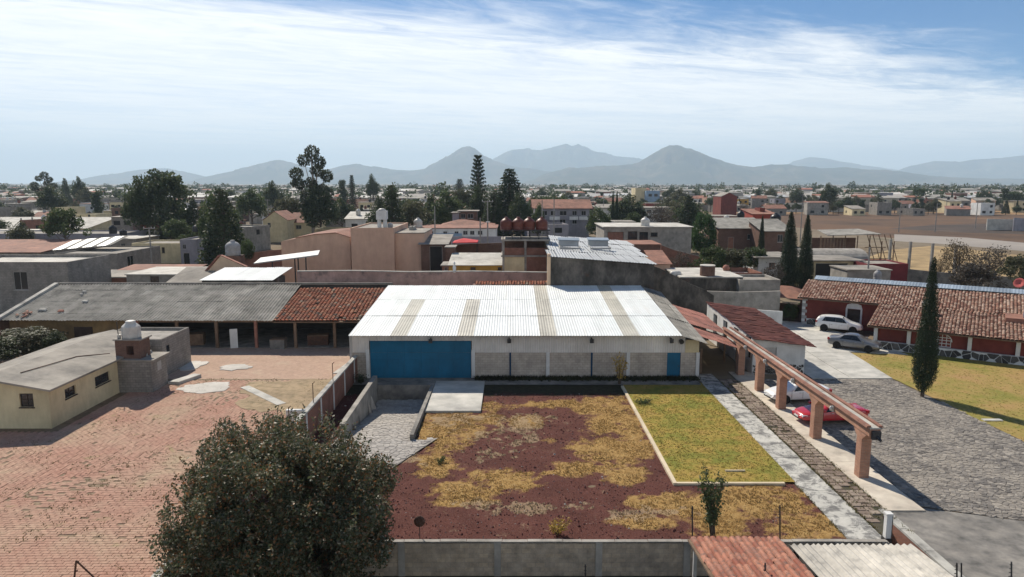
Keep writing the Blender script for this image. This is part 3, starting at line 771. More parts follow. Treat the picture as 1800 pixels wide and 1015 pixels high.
# ---------------- flagstone ramp
rp = [(-12.6,36.6),(-6.76,37.6),(-4.67,42.3),(-6.42,41.8),(-6.42,54.0),(-10.7,54.0),(-10.7,43)]
flat_ = [(-12.6,36.6),(-6.76,37.6),(-4.67,42.3),(-6.42,41.8),(-6.42,RC),(-10.7,RC),(-10.7,43)]
m = MB().add([(x,y,0.085) for x,y in [(-12.6,36.6),(-6.76,37.6),(-4.67,42.3),(-6.42,41.5),(-10.7,41.5),(-10.9,42.6)]], [(0,1,2,3,4,5)])
ys_ = [RC, 44, 47, RC+8.9, 54.0]
for ya, yb in zip(ys_[:-1], ys_[1:]): m.add([(-10.7,ya,zramp(ya)+.085),(-6.42,ya,zramp(ya)+.085),(-6.42,yb,zramp(yb)+.085),(-10.7,yb,zramp(yb)+.085)], [(0,1,2,3)])
ramp = tag(m.build('flagstone_ramp', M['flagbed']), kind='structure')
def inpoly(x, y, P):
    r = False
    for i in range(len(P)):
        x1, y1 = P[i]; x2, y2 = P[i-1]
        if (y1 > y) != (y2 > y) and x < (x2-x1)*(y-y1)/(y2-y1)+x1: r = not r
    return r
cl = voronoi(-12.6, -4.6, 36.6, 54, 0.33, keep=lambda x, y: inpoly(x, y, rp) and inpoly(x+.15, y+.1, rp) and inpoly(x-.15, y-.1, rp))
stones(ramp, cl, 0.007, 0.095, 0.12, M['flag'], 300, 'flagstone', mapf=lambda x, y, z: (x, y, z + (zramp(y) if -10.72 < x < -6.4 else 0.0)))
sl = MB().box(-6.12, -2.2, 47.4, 54.9, -0.02, 0.16).build('loading_slab', M['concpale'])
tag(sl, 'pale concrete slab in front of the blue shed gate', 'slab')
lw = MB().hexa([(-11.05,43.0,-1.4),(-10.72,43.0,-1.4),(-10.72,54.0,-1.4),(-11.05,54.0,-1.4)], [(-11.05,43.0,0.75),(-10.72,43.0,0.75),(-10.72,54.0,0.85),(-11.05,54.0,0.85)])
tag(lw.build('ramp_wall', M['conc']), 'low concrete side wall left of the flagstone ramp', 'low wall')
lw = MB().hexa([(-6.40,41.9,-1.4),(-6.15,41.9,-1.4),(-6.15,54.0,-1.4),(-6.40,54.0,-1.4)], [(-6.40,41.9,0.45),(-6.15,41.9,0.45),(-6.15,54.0,0.22),(-6.40,54.0,0.22)])
tag(lw.build('ramp_kerb', M['concdark']), 'short dark kerb wall right of the flagstone ramp', 'low wall')
tag(MB().box(-10.71,-6.41,53.95,54.2,-1.4,0.095).build('dock_wall', M['concdark']), 'dark dock wall below the blue gate at the end of the ramp', 'dock wall')
# apron in front of the shed
sheet('shed_apron', rect(-13, 15.1, 54.0, 56.0), 0.10, M['concdark'])

wp2 = [(random.uniform(-3,15.2), 55.75-abs(random.gauss(0,.28)), 0.10) for _ in range(1500)]
M['darkweed'] = leafmat('dark_weed', [(0.03,0.035,0.015),(0.05,0.05,0.022),(0.035,0.045,0.018)], .3, .8)
tag(tufts('wall_weeds', wp2, 0.28, 0.09, M['darkweed']), 'dark weeds along the foot of the shed wall', 'weeds', kind='stuff')
# ---------------- fields beyond the houses on the right
t = NT('ploughed_soil')
wv = t.n('ShaderNodeTexWave'); wv.inputs['Scale'].default_value = 0.35; wv.inputs['Distortion'].default_value = 2.0; t.l(t.pos(), wv.inputs[0])
c = t.ramp(t.noise(0.03, 7, 0.7), [(0.35,(0.085,0.06,0.046)),(0.5,(0.125,0.083,0.058)),(0.62,(0.16,0.096,0.06)),(0.7,(0.23,0.15,0.085))])
c = t.val(c, t.mrange(wv.outputs[0], 0, 1, 0.88, 1.08))
M['plough'] = t.fin(c, 0.95, 0.1)
def gp(*l): return [tuple(G(x, y).xy) for x, y in l]
sheet('ploughed_field', gp((1230,388),(1330,392),(1560,418),(1830,434),(2100,440),(2100,388),(1800,371),(1560,369),(1290,364)), -0.02, M['plough'])
sheet('burnt_field', gp((1560,402),(1640,396),(1800,392),(1900,394),(1900,420),(1800,412),(1690,409)), -0.012, mat('burnt_stubble', (0.085,0.06,0.045), (0.06,0.045,0.035), 0.05, c3=(0.13,0.09,0.06)))
sheet('straw_strip', gp((1280,376),(1420,376),(1620,374),(1800,378),(1800,372),(1590,368),(1420,369),(1290,372)), -0.012, mat('straw', (0.32,0.20,0.10), (0.24,0.15,0.075), 0.06))
sheet('dry_grass_lot', gp((1500,462),(1560,440),(1640,432),(1860,456),(1860,490),(1640,500)), -0.016, mat('dry_lot', (0.42,0.30,0.15), (0.31,0.22,0.11), 0.3, c3=(0.2,0.15,0.08)))
sheet('dirt_road', gp((1572,412),(1700,418),(1900,436),(1900,450),(1640,428),(1572,424)), -0.008, mat('dirt_road', (0.30,0.27,0.235), (0.29,0.26,0.23), 0.1))
sheet('straw_field', gp((600,392),(655,389),(655,400),(600,402)), -0.02, mat('straw_far', (0.40,0.24,0.10), (0.32,0.19,0.08), 0.06))

# ---------------- hills
t = NT('hill_scrub')
c = t.ramp(t.noise(0.0028, 9, 0.75), [(0.35,(0.02,0.03,0.018)),(0.48,(0.035,0.042,0.024)),(0.58,(0.12,0.09,0.055)),(0.68,(0.03,0.038,0.02))])
M['hill'] = t.fin(c, 0.95, 0.05)
def hill(prof, Y, wid, seed, name='hill'):
    xs = np.array([p[0] for p in prof], float); ys = np.array([p[1] for p in prof], float)
    n = 260; px = np.linspace(xs[0], xs[-1], n); py = np.interp(px, xs, ys)
    nr = 34; V = []
    for j in range(nr):
        v = -1 + 2*j/(nr-1)
        for i in range(n):
            p = D(px[i], py[i], Y); z = max(0.0, p.z - 0)
            edge = min(1, i/12, (n-1-i)/12)
            prof_v = (1 - abs(v)**1.5)
            k = fbm(p.x/Y*26, v*3.0, 5, seed)
            zz = z*max(0, prof_v)*(1 + 0.9*min(0.0, k-0.05)*min(1.0, abs(v)*3.5)) * (edge if edge < 1 else 1)
            zz += max(0, z*0.014*fbm(px[i]*0.45, v*9, 4, seed+3)) + max(0, 14*mnoise.noise(Vector((px[i]*1.7, seed, v*3))))*prof_v
            V.append((p.x, Y + v*wid, zz - 2))
    ii = (np.arange(nr-1)[:,None]*n + np.arange(n-1)[None,:]).ravel()
    me = npmesh(name, V, np.stack([ii, ii+1, ii+n+1, ii+n], 1))
    me.polygons.foreach_set('use_smooth', np.ones(len(me.polygons), bool))
    return tag(place(name, me, M['hill']), kind='structure')
hill([(140,321),(180,311),(200,306),(240,299),(290,296),(330,304),(360,312),(400,317),(460,321)], 12300, 1400, 1.0)
hill([(330,321),(370,317),(395,305),(430,296),(470,284),(490,281),(510,285),(560,299),(600,292),(625,287),(650,291),(690,298),(720,300),(745,296),(770,284),(790,272),(812,259),(825,257),(835,261),(850,273),(870,283),(900,292),(930,296),(970,302),(1010,310),(1060,321)], 11000, 1400, 2.0)
hill([(900,321),(940,312),(970,302),(985,298),(1000,294),(1015,296),(1030,293),(1055,292),(1085,291),(1110,288),(1135,278),(1155,266),(1175,256),(1190,255),(1210,261),(1240,273),(1270,285),(1300,291),(1325,294),(1350,290),(1385,289),(1410,292),(1440,295),(1480,294),(1510,298),(1550,298),(1590,305),(1650,311),(1700,313),(1800,315),(1900,316),(2000,321)], 8800, 1300, 3.0)
hill([(790,321),(850,290),(870,276),(900,263),(930,259),(950,264),(975,258),(997,252),(1006,256),(1015,251),(1030,258),(1045,266),(1065,267),(1080,274),(1120,278),(1180,292),(1260,321)], 15000, 1500, 4.0, 'mountain')
hill([(1320,321),(1380,294),(1400,282),(1425,276),(1450,278),(1480,284),(1520,291),(1560,297),(1640,308),(1720,321)], 15400, 1500, 5.0, 'mountain')
hill([(1520,321),(1590,300),(1610,290),(1640,284),(1680,284),(1720,280),(1760,278),(1800,273),(1900,266),(2000,275),(2100,321)], 13200, 1500, 6.0)
# ================================================================== BUILDING KIT
def corr_mesh(w, L, pitch, amp, th=0.012, step=6, name='sheet'):
    n = max(2, int(round(w/pitch*step)))
    xs = np.linspace(0, w, n+1); zs = amp*np.cos(2*np.pi*xs/pitch)
    V = []
    for dz in (0, -th):
        for y in (0, L):
            for x, z in zip(xs, zs): V.append((x, y, z+dz))
    k = n+1; F = []
    for i in range(n):
        F += [(i, i+1, k+i+1, k+i), (2*k+i, 3*k+i, 3*k+i+1, 2*k+i+1), (i, 2*k+i, 2*k+i+1, i+1), (k+i, k+i+1, 3*k+i+1, 3*k+i)]
    F += [(0, k, 3*k, 2*k), (n, 2*k+n, 3*k+n, k+n)]
    return npmesh(name, V, F)
def on_plane(o, origin, ux, uy):
    """lay an object's local x, y on the unit vectors ux, uy"""
    ux = Vector(ux).normalized(); uz = ux.cross(Vector(uy)).normalized(); uy = uz.cross(ux)
    Mx = Matrix((ux, uy, uz)).transposed().to_4x4(); Mx.translation = Vector(origin)
    o.matrix_local = Mx
def sheet_roof(parent, A, B, C, cols, rows, pitch, amp, material, name='roof_sheet', lap=0.12, jit=0.004, special=None, skip=None, rag=0.0):
    """A lower left, B lower right, C upper left corner (parent space)"""
    A, B, C = Vector(A), Vector(B), Vector(C)
    ux = (B-A); uy = (C-A); w = ux.length/cols; L = uy.length/rows; ux.normalize(); uy.normalize(); uz = ux.cross(uy)
    me = corr_mesh(w+0.02, L+lap, pitch, amp); me.materials.append(material)
    for j in range(rows):
        for i in range(cols):
            if skip and skip(i, j): continue
            mt = special(i, j) if special else None
            o = place(name, me, mt, parent)
            P0 = A + ux*(w*i) + uy*(L*j - (random.uniform(0, rag) if j == 0 else 0)) + uz*(0.012*(j % 2) + 0.01*j*0 + random.uniform(-jit, jit))
            on_plane(o, P0, ux + uz*random.gauss(0, jit*0.6), uy + uz*(-0.004 + random.gauss(0, jit*0.6)))
def tile_geo(w, L, r0, r1, seg=4):
    V = []; 
    for k, (y, r) in enumerate(((0, r0), (L, r1))):
        for i in range(seg+1):
            a = math.pi*i/seg; V.append((math.cos(a)*r, y, math.sin(a)*r*0.85 + (0.03 if k == 0 else 0.0)))
    F = [(i, i+1, seg+2+i, seg+1+i) for i in range(seg)]
    V += [(x, y, z-0.018) for x, y, z in V[:seg+1]]
    F += [(i+1, i, 2*(seg+1)+i, 2*(seg+1)+i+1) for i in range(seg)]
    return np.array(V, float), np.array(F)
def tile_field(A, B, C, sp, L, parent, material, name, jit=0.02, bound=None, objs=False, missing=0.0):
    A, B, C = Vector(A), Vector(B), Vector(C)
    ux = B-A; uy = C-A; nc = int(ux.length/sp); nr = int(uy.length/L)
    W_ = ux.length; H_ = uy.length
    ux = ux.normalized(); uy = uy.normalized(); uz = ux.cross(uy).normalized()
    tv, tf = tile_geo(sp, L*1.18, sp*0.52, sp*0.42)
    Bm = np.array([list(ux), list(uy), list(uz)])
    VV = []; FF = []; k = 0
    if objs: me = npmesh(name, tv, tf); me.materials.append(material)
    for i in range(nc):
        for j in range(nr):
            x = (i+0.5)*sp; y = j*L
            if bound and not bound(x/W_, y/H_): continue
            if random.random() < missing: continue
            dz = random.gauss(0, jit*0.4) + 0.05*fbm(x*0.4, y*0.4, 3, 8.0)
            if objs:
                o = place(name, me, None, parent); on_plane(o, A+ux*(x+random.gauss(0,jit*.4))+uy*y+uz*dz, ux+uy*random.gauss(0,0.03), uy)
                continue
            q = tv.copy(); a = random.gauss(0, 0.035)
            q[:,0] += q[:,1]*a + x + random.gauss(0, jit*0.5); q[:,1] += y + random.gauss(0, jit); q[:,2] += dz
            VV.append(q @ Bm + np.array(list(A))); FF.append(tf + k); k += len(tv)
    if not objs:
        o = place(name, npmesh(name, np.concatenate(VV), np.concatenate(FF)), material, parent)
        return tag(o, kind='stuff')
def slab_between(pts, th):
    """roof plate from 4 top corner points (counter-clockwise), thickness th downwards"""
    m = MB(); m.hexa([(x,y,z-th) for x,y,z in pts], pts); return m
def wall_face(m, w, h, openings, to3, rev=0.12, z0=0.0):
    xs = sorted({0.0, w, *[v for o in openings for v in (o[0], o[2])]}); zs = sorted({z0, h, *[v for o in openings for v in (o[1], o[3])]})
    for i in range(len(xs)-1):
        for j in range(len(zs)-1):
            cx, cz = (xs[i]+xs[i+1])/2, (zs[j]+zs[j+1])/2
            if any(o[0] < cx < o[2] and o[1] < cz < o[3] for o in openings): continue
            m.add([to3(xs[i],0,zs[j]), to3(xs[i+1],0,zs[j]), to3(xs[i+1],0,zs[j+1]), to3(xs[i],0,zs[j+1])], [(0,1,2,3)])
    for (a, b, c, d) in openings:
        q = [(a,b),(c,b),(c,d),(a,d)]
        for k in range(4):
            (x1,z1), (x2,z2) = q[k], q[(k+1) % 4]
            m.add([to3(x1,0,z1), to3(x2,0,z2), to3(x2,rev,z2), to3(x1,rev,z1)], [(0,1,2,3)])
def add_window(parent, a, b, c, d, to3, fm, gm, rev=0.12, mull=1, name='window', sill=True, bars=0):
    def bx(m, x0, x1, y0, y1, z0, z1):
        P = [to3(x,y,z) for z in (z0,z1) for x,y in ((x0,y0),(x1,y0),(x1,y1),(x0,y1))]
        m.add(P, [(0,3,2,1),(4,5,6,7),(0,1,5,4),(1,2,6,5),(2,3,7,6),(3,0,4,7)])
    t_ = min(0.06, (c-a)*0.08)
    m = MB(); y0, y1 = rev-0.05, rev-0.002
    bx(m,a+.002,a+t_,y0,y1,b+.002,d-.002); bx(m,c-t_,c-.002,y0,y1,b+.002,d-.002); bx(m,a+t_,c-t_,y0,y1,b+.002,b+t_); bx(m,a+t_,c-t_,y0,y1,d-t_,d-.002)
    for k in range(mull):
        x = a + (c-a)*(k+1)/(mull+1); bx(m,x-t_*.4,x+t_*.4,y0,y1,b+t_,d-t_)
    for k in range(bars):
        z = b + (d-b)*(k+1)/(bars+1); bx(m,a+t_,c-t_,y0+.005,y1-.005,z-t_*.3,z+t_*.3)
    w = m.build(name, fm, parent)
    m = MB(); bx(m,a+t_*.5,c-t_*.5,rev-0.018,rev-0.008,b+t_*.5,d-t_*.5); m.build('pane', gm, w)
    if sill:
        m = MB(); bx(m,a-.06,c+.06,-0.07,-0.002,b-.07,b-.005); m.build('sill', fm, w)
    return w
FOOT = []
def building(name, label, cat, x0, x1, ptop, Y, dep, wm, rm, wins=(), side=(), sideat='R', doors=(), roof='flat', par=0.3, yaw=0.0, group=None, z0=0.0, fm='frame', gm='glass', over=0.25, rise=1.0, zt=None, dm='dark', sd=0.0, winm=(), simple=False):
    """front wall spans photograph columns x0..x1 at distance Y; wins are pixel boxes on it; side boxes are (y0,z0,y1,z1) metres"""
    a, b = D(x0, ptop, Y), D(x1, ptop, Y)
    w = (b.x-a.x)/math.cos(yaw); h = (a.z if zt is None else zt) - z0
    root = empty(name, (a.x, Y, z0), yaw, label, cat, group)
    FOOT.append((a.x-1.5, b.x+1.5, Y-1.5, Y+dep+1.5))
    def op(px0, py0, px1, py1):
        p, q = D(px0, py0, Y), D(px1, py1, Y); return (max(.05,(p.x-a.x)/math.cos(yaw)), max(0.02,q.z-z0), min(w-.05,(q.x-a.x)/math.cos(yaw)), min(h-.05,p.z-z0))
    W1 = [op(*q) for q in wins] + list(winm); D1 = [op(*q) for q in doors]; D1 = [(q[0],0.02,q[2],q[3]) for q in D1]
    f3 = lambda x, y, z: (x, y, z)
    r3 = lambda x, y, z: (w-y, x, z)
    l3 = lambda x, y, z: (y, dep-x, z)
    hw = h
    m = MB(); wall_face(m, w, hw, W1+D1, f3)
    wall_face(m, dep, hw, list(side) if sideat == 'R' else [], r3); wall_face(m, dep, hw, list(side) if sideat == 'L' else [], l3)
    m.add([(w,dep,0),(0,dep,0),(0,dep,hw),(w,dep,hw)], [(0,1,2,3)])
    if roof == 'flat':
        t_ = 0.18
        o = [(0,0),(w,0),(w,dep),(0,dep)]; i_ = [(t_,t_),(w-t_,t_),(w-t_,dep-t_),(t_,dep-t_)]
        for k in range(4):
            q = (k+1) % 4
            m.add([(*o[k],hw),(*o[q],hw),(*i_[q],hw),(*i_[k],hw)], [(0,1,2,3)])
            m.add([(*i_[k],hw),(*i_[q],hw),(*i_[q],hw-par-.1),(*i_[k],hw-par-.1)], [(0,1,2,3)])
    wo_ = m.build('wall', M[wm] if isinstance(wm, str) else wm, root)
    RM = M[rm]
    if roof == 'flat': MB().box(.18,w-.18,.18,dep-.18,hw-par-.15,hw-par).build('roof', RM, root)
    elif roof == 'slab':
        slab_between([(-over,-over,h+.14),(w+over,-over,h+.14),(w+over,dep+over,h+.14+sd),(-over,dep+over,h+.14+sd)], .137).build('roof', RM, root)
        if sd > .05: MB().prism([(0,0),(w,0),(w,dep),(0,dep)], h-.02, h+.001)
    elif roof == 'gablex':      # ridge along the front
        for s_, (ya, yb) in enumerate(((-over, dep/2), (dep+over, dep/2))):
            pts = [(-over,ya,h),(w+over,ya,h),(w+over,yb,h+rise),(-over,yb,h+rise)]
            if s_: pts = [pts[1],pts[0],pts[3],pts[2]]
            slab_between([(x,y,z+.08) for x,y,z in pts], .078).build('roof', RM, root)
        MB().add([(0,0,h),(0,dep,h),(0,dep/2,h+rise)],[(2,1,0)]).add([(w,0,h),(w,dep,h),(w,dep/2,h+rise)],[(0,1,2)]).build('gable', wo_.data.materials[0], root)
    elif roof == 'gabley':      # gable faces the front
        for s_, (xa, xb) in enumerate(((-over, w/2), (w+over, w/2))):
            pts = [(xa,-over,h),(xb,-over,h+rise),(xb,dep+over,h+rise),(xa,dep+over,h)]
            if s_: pts = [pts[1],pts[0],pts[3],pts[2]]
            slab_between([(x,y,z+.08) for x,y,z in pts], .078).build('roof', RM, root)
        MB().add([(0,0,h),(w,0,h),(w/2,0,h+rise)],[(0,1,2)]).add([(0,dep,h),(w,dep,h),(w/2,dep,h+rise)],[(2,1,0)]).build('gable', wo_.data.materials[0], root)
    elif roof == 'mono':        # rises to the back by rise
        slab_between([(-over,-over,h+.06),(w+over,-over,h+.06),(w+over,dep+over,h+.06+rise),(-over,dep+over,h+.06+rise)], .058).build('roof', RM, root)
        m = MB().add([(0,0,h),(0,dep,h),(0,dep,h+rise)],[(2,1,0)]).add([(w,0,h),(w,dep,h),(w,dep,h+rise)],[(0,1,2)]).add([(0,dep,h),(w,dep,h),(w,dep,h+rise),(0,dep,h+rise)],[(3,2,1,0)])
        m.build('gable', wo_.data.materials[0], root)
    if simple:
        for q in W1: MB().box(q[0],q[2],.1,.13,q[1],q[3]).build('window', M[gm], root)
        for q in side: MB().add([r3(q[0],.1,q[1]),r3(q[2],.1,q[1]),r3(q[2],.1,q[3]),r3(q[0],.1,q[3])] if sideat == 'R' else [l3(q[0],.1,q[1]),l3(q[2],.1,q[1]),l3(q[2],.1,q[3]),l3(q[0],.1,q[3])],[(0,1,2,3)]).build('window', M[gm], root)
        return root
    for q in W1: add_window(root, *q, f3, M[fm], M[gm], mull=1 if q[2]-q[0] < 2 else 2)
    for q in D1: add_window(root, *q, f3, M[fm], M[dm], mull=0, name='door', sill=False)
    for q in side: add_window(root, *q, r3 if sideat == 'R' else l3, M[fm], M[gm])
    return root
def tank(px, pbase, Y, dia, h, material, label, group=None, dome=True, stand=0.0, name='water_tank'):
    p = D(px, pbase, Y)
    root = empty(name, p, random.uniform(0,6), label, 'water tank', group)
    r = dia/2
    prof = [(0.001,0),(r*.94,0.001),(r,h*.05),(r*1.0,h*.3),(r*.965,h*.32),(r*1.0,h*.35),(r,h*.62)]
    prof += [(r*.92,h*.70),(r*.68,h*.82),(r*.36,h*.90),(r*.30,h*.91)] if dome else [(r,h*.9),(r*.9,h*.95),(r*.3,h*.96)]
    MB().lathe(prof, n=18).build('tank_body', M[material], root, True)
    MB().lathe([(r*.31,h*.90),(r*.31,h*.99),(r*.2,h),(0.001,h)], n=14).build('tank_lid', M[material], root, True)
    MB().lathe([(r*1.015,h*.6),(r*1.03,h*.62),(r*1.015,h*.64)], n=18).build('tank_rib', M[material], root, True)
    return root

M['darkwall'] = mat('shade_dark_wall', (0.07,0.06,0.05), (0.045,0.04,0.035), 0.6)  # near-black wall colour stands in for deep shade inside the long shed
M['bluedark'] = mat('dark_blue_paint', (0.02,0.06,0.12), (0.015,0.045,0.09), 1.0)
# ================================================================== THE WHITE-ROOFED SHED
ES, EY, RY = 3.87, 55.0, 73.5
shed = empty('metal_shed', (0,56,0), 0, 'long shed with white ribbed metal roof and big blue gate', 'shed')
RX0, RX1 = -13.15, 13.65
COLS = 40; cw = (RX1-RX0)/COLS
def sp_(i, j):
    x = RX0 + (i+.5)*cw
    if (-10.0 < x < -8.6 or -4.5 < x < -3.1) and j < 2: return M['fiberglass']
    if 2.2 < x < 3.5 or 8.95 < x < 10.3: return M['fiberglass']
    return None
sheet_roof(shed, (RX0,EY-56,ES), (RX1,EY-56,ES), (RX0,RY-56,5.25), COLS, 3, cw/3, 0.013, M['sheetwhite'], special=sp_, jit=0.002)
sheet_roof(shed, (RX1+.02,EY-56-.05,ES-.02), (15.75,EY-56-.05,3.22), (RX1+.02,RY-56,5.2), 3, 3, 0.2, 0.02, M['sheetgrey'])
tile_field((8.9-.0,RY-56+.05,5.12),(-6.0,RY-56+.05,5.12),(8.9,RY-56+.75,5.42),.3,.36,shed,M['tileold'],'back_coping_tiles',jit=.03) if False else None
# front wall
def zY(py, Y=56.0): return D(900, py, Y).z
ZB = zY(620)                                    # foot of the sheeted upper wall
gx0, gx1, gz1 = D(650,600,56).x, D(828,600,56).x, D(700,600,56).z
dx0, dx1, dz1 = D(1173,620,56).x, D(1197,620,56).x, zY(620)
m = MB(); wall_face(m, 28.5, ZB, [(gx0+13.15,0.02,gx1+13.15,ZB-.001),(dx0+13.15,0.02,dx1+13.15,dz1-.01)], lambda x,y,z: (x-13.15,y,z), 0.2)
m.add([(15.35,0,0),(15.35,17.4,0),(15.35,17.4,3.2),(15.35,0,3.2)],[(0,1,2,3)]); m.add([(-13.15,17.4,0),(-13.15,0,0),(-13.15,0,3.8),(-13.15,17.4,5.1)],[(0,1,2,3)])
m.add([(15.35,17.4,0),(-13.15,17.4,0),(-13.15,17.4,5.1),(13.5,17.4,5.1),(15.35,17.4,4.4)],[(0,1,2,3,4)])
m.build('block_wall', M['blockwarm'], shed)
for xa, xb, zb in ((-13.1,gx0-.06,ZB),(gx0-.06,gx1+.06,gz1+.04),(gx1+.06,14.18,ZB)):
    nn = max(1,int(round((xb-xa)/.95))); ww = (xb-xa)/nn
    wsm = corr_mesh(ww, 3.80-zb, 0.19, 0.012, name='wall_sheet'); wsm.materials.append(M['wallsheet'])
    for k in range(nn):
        o = place('wall_sheet', wsm, None, shed); on_plane(o, (xa+k*ww,-0.03,zb), (1,0,0), (0,0,1))
MB().box(14.2,15.33,-0.03,0.02,ZB,3.3).build('end_panel', M['cream'], shed)
for px in (647, 832, 963, 1104, 1226):
    X = D(px,640,56).x; MB().box(X-.14,X+.14,-0.09,0.05,0,ZB+(0.25 if px<840 else .02)).build('pilaster', M['white'], shed)
for px in (897, 1040):
    X = D(px,640,56).x; MB().box(X-.07,X+.07,-0.07,0.03,0,ZB).build('downpipe_post', M['bluedark'], shed)
MB().box(-13.3,-13.1,-0.1,0.1,0,3.8).build('corner_post', M['frame'], shed)
g = MB().box(gx0,gx1,0.02,0.08,0.05,gz1).build('gate', M['bluepaint'], shed)
for k in range(7):
    X = gx0+(gx1-gx0)*k/6; MB().box(max(gx0,X-.05),min(gx1,X+.05),-0.02,0.018,0.05,gz1).build('gate_rib', M['bluepaint'], g)
for k in (0.06, 0.5, 0.95):
    MB().box(gx0+.06,gx1-.06,-0.01,0.016,gz1*k,gz1*k+.08).build('gate_rail', M['bluepaint'], g)
dd = MB().box(dx0+.01,dx1-.01,0.06,0.12,0.05,dz1-.02).build('door', M['bluepaint'], shed)
MB().box(dx1-.2,dx1-.15,0.02,0.058,1.0,1.15).build('handle', M['steel'], dd)
for px in (757, 895, 1040, 1180):
    X = D(px,595,55.6).x
    fl = MB().box(X-.05,X+.05,-0.5,-0.06,3.45,3.52).build('floodlight', M['steel'], shed)
    MB().hexa([(X-.16,-.62,3.18),(X+.16,-.62,3.18),(X+.12,-.45,3.12),(X-.12,-.45,3.12)],[(X-.16,-.56,3.5),(X+.16,-.56,3.5),(X+.12,-.36,3.46),(X-.12,-.36,3.46)]).build('lamp_head', M['steel'], fl)
X = D(1190,600,55.6).x
MB().cyl((X+.4,-.35,3.2),(X+.4,-.05,3.25),0.2,0.16,12).build('siren', M['steel'], shed)

# ================================================================== LONG SHED ON THE LEFT (fibre-cement and clay tile)
lo = empty('long_shed', (-50,66.7,0), 0, 'long low open-fronted shed with grey sheets and clay tiles', 'shed')
LX = -50.0
def L(x, y, z): return (x-LX, y-66.7, z)
sheet_roof(lo, L(-49.8,66.7,2.84), L(-23.2,66.7,2.80), L(-49.8,76,4.98), 28, 6, 0.31, 0.04, M['sheetgrey'], jit=0.012, rag=0.12, lap=0.16)
tile_field(L(-23.2,66.5,2.74), L(-13.2,66.5,2.74), L(-23.2,75.9,4.62), 0.37, 0.42, lo, M['tileold'], 'roof_tiles', jit=0.02, missing=0.02)
slab_between([L(-23.2,66.7,2.66),L(-13.2,66.7,2.66),L(-13.2,75.9,4.56),L(-23.2,75.9,4.56)], .1).build('roof_boards', M['wood'], lo)
MB().hexa([L(-50.2,66.5,2.7),L(-49.75,66.5,2.7),L(-49.75,76,4.9),L(-50.2,76,4.9)],[L(-50.2,66.5,3.0),L(-49.75,66.5,3.0),L(-49.75,76,5.2),L(-50.2,76,5.2)]).build('verge', M['concold'], lo)
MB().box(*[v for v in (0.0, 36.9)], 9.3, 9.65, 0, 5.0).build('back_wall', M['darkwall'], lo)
MB().box(0.0,36.8,9.66,9.9,4.6,5.12).build('ridge_coping', M['concdark'], lo)
MB().box(0.1,13.0,1.3,1.5,0,2.95).build('front_wall', M['ochredim'], lo)
for px in (148,):
    X = D(px,590,68).x-LX; MB().box(X-.9,X+.9,1.2,1.29,0.9,1.9).build('shutter', M['framedark'], lo)
MB().box(0,0.2,0,9.3,0,2.8).build('end_wall', M['brickdark'], lo)
for k in range(7):
    X = 13.4 + k*3.85
    MB().box(X-.13,X+.13,0.25,0.5,0,2.85).build('post', M['clay'] if k % 3 == 0 else M['wood'], lo)
MB().box(13.1,36.8,0.28,0.46,2.56,2.74).build('beam', M['wood'], lo)
MB().box(13.1,36.8,0.5,9.3,-0.03,0.05).build('floor', M['concdark'], lo)
# stones and tiles lying on the sheets
def roofz(Y): return 2.84 + (Y-66.7)*(4.98-2.84)/9.3 + 0.05
for px, py, s in ((148,514,.25),(143,519,.22),(150,531,.35),(107,548,.3),(75,546,.4)):
    q = None
    for Yt in np.linspace(66.8, 75.9, 200):
        p = D(px, py, Yt)
        if q is None or abs(p.z-roofz(Yt)) < abs(q.z-roofz(q.y)): q = p
    mm = MB(); mm.hexa([(-s,-s*.5,0),(s,-s*.55,.0),(s*.9,s*.5,0.1),(-s*.8,s*.6,.1)],[(-s*.7,-s*.4,.14),(s*.7,-s*.3,.12),(s*.7,s*.4,.2),(-s*.6,s*.4,.22)])
    tag(mm.build('roof_stone', M['clay'] if s in (.3,) else M['concold'], None, False, (q.x,q.y,roofz(q.y)-.02), random.uniform(-.4,.4)),
        {.25:'small stone near the ridge of the grey sheet roof, upper of a pair',.22:'small stone near the ridge of the grey sheet roof, lower of a pair',.35:'pale stone alone on the middle of the grey sheet roof',.3:'reddish stone low on the grey sheet roof',.4:'flat pale stone low on the far left of the grey sheet roof'}[s], 'stone', 'stones weighing down the roof sheets')
for k, (px, py) in enumerate(((31,556),(40,553),(48,556),(38,559),(46,550),(52,552))):
    q = min((D(px,py,Yt) for Yt in np.linspace(66.8,72,200)), key=lambda p: abs(p.z-roofz(p.y)))
    tv, tf = tile_geo(.3,.5,.15,.12); o = place('loose_tile', npmesh('loose_tile', tv, tf), M['terra']); o.location = (q.x,q.y,roofz(q.y)); o.rotation_euler = (.2,0,random.uniform(-.8,.8))
    tag(o, ordn(sorted((31,40,48,38,46,52)).index(px)+1)+' loose clay tile from the left in the heap on the grey sheet roof', 'roof tile', 'heap of loose tiles on the grey roof')
# things standing in the shade of the long shed
def crate(px, py, w, d, h, material, label, cat='crate', name='crate'):
    p = G(px, py)
    root = empty(name, p, random.uniform(-.3,.3), label, cat)
    MB().box(-w/2,w/2,-d/2,d/2,0.0,h).build('body', material, root); MB().box(-w/2-.02,w/2+.02,-d/2-.02,d/2+.02,h+.002,h+.06).build('lid', M['wood'], root)
crate(345,606,1.6,1.2,1.1,M['wood'],'wooden crate in the shade of the long shed, behind the water tank')
crate(490,612,1.4,1.0,0.9,M['concdark'],'dark box in the shade under the clay tiles')
crate(560,606,2.0,1.1,1.0,M['rust'],'rusty bin in the shade beside the white shed','bin','bin')
p = G(412,612); tag(MB().box(-.35,.35,-.06,.06,0,1.9).build('door_panel', M['white'], None, False, p, .3), 'white door panel leaning in the shade of the long shed', 'door panel')

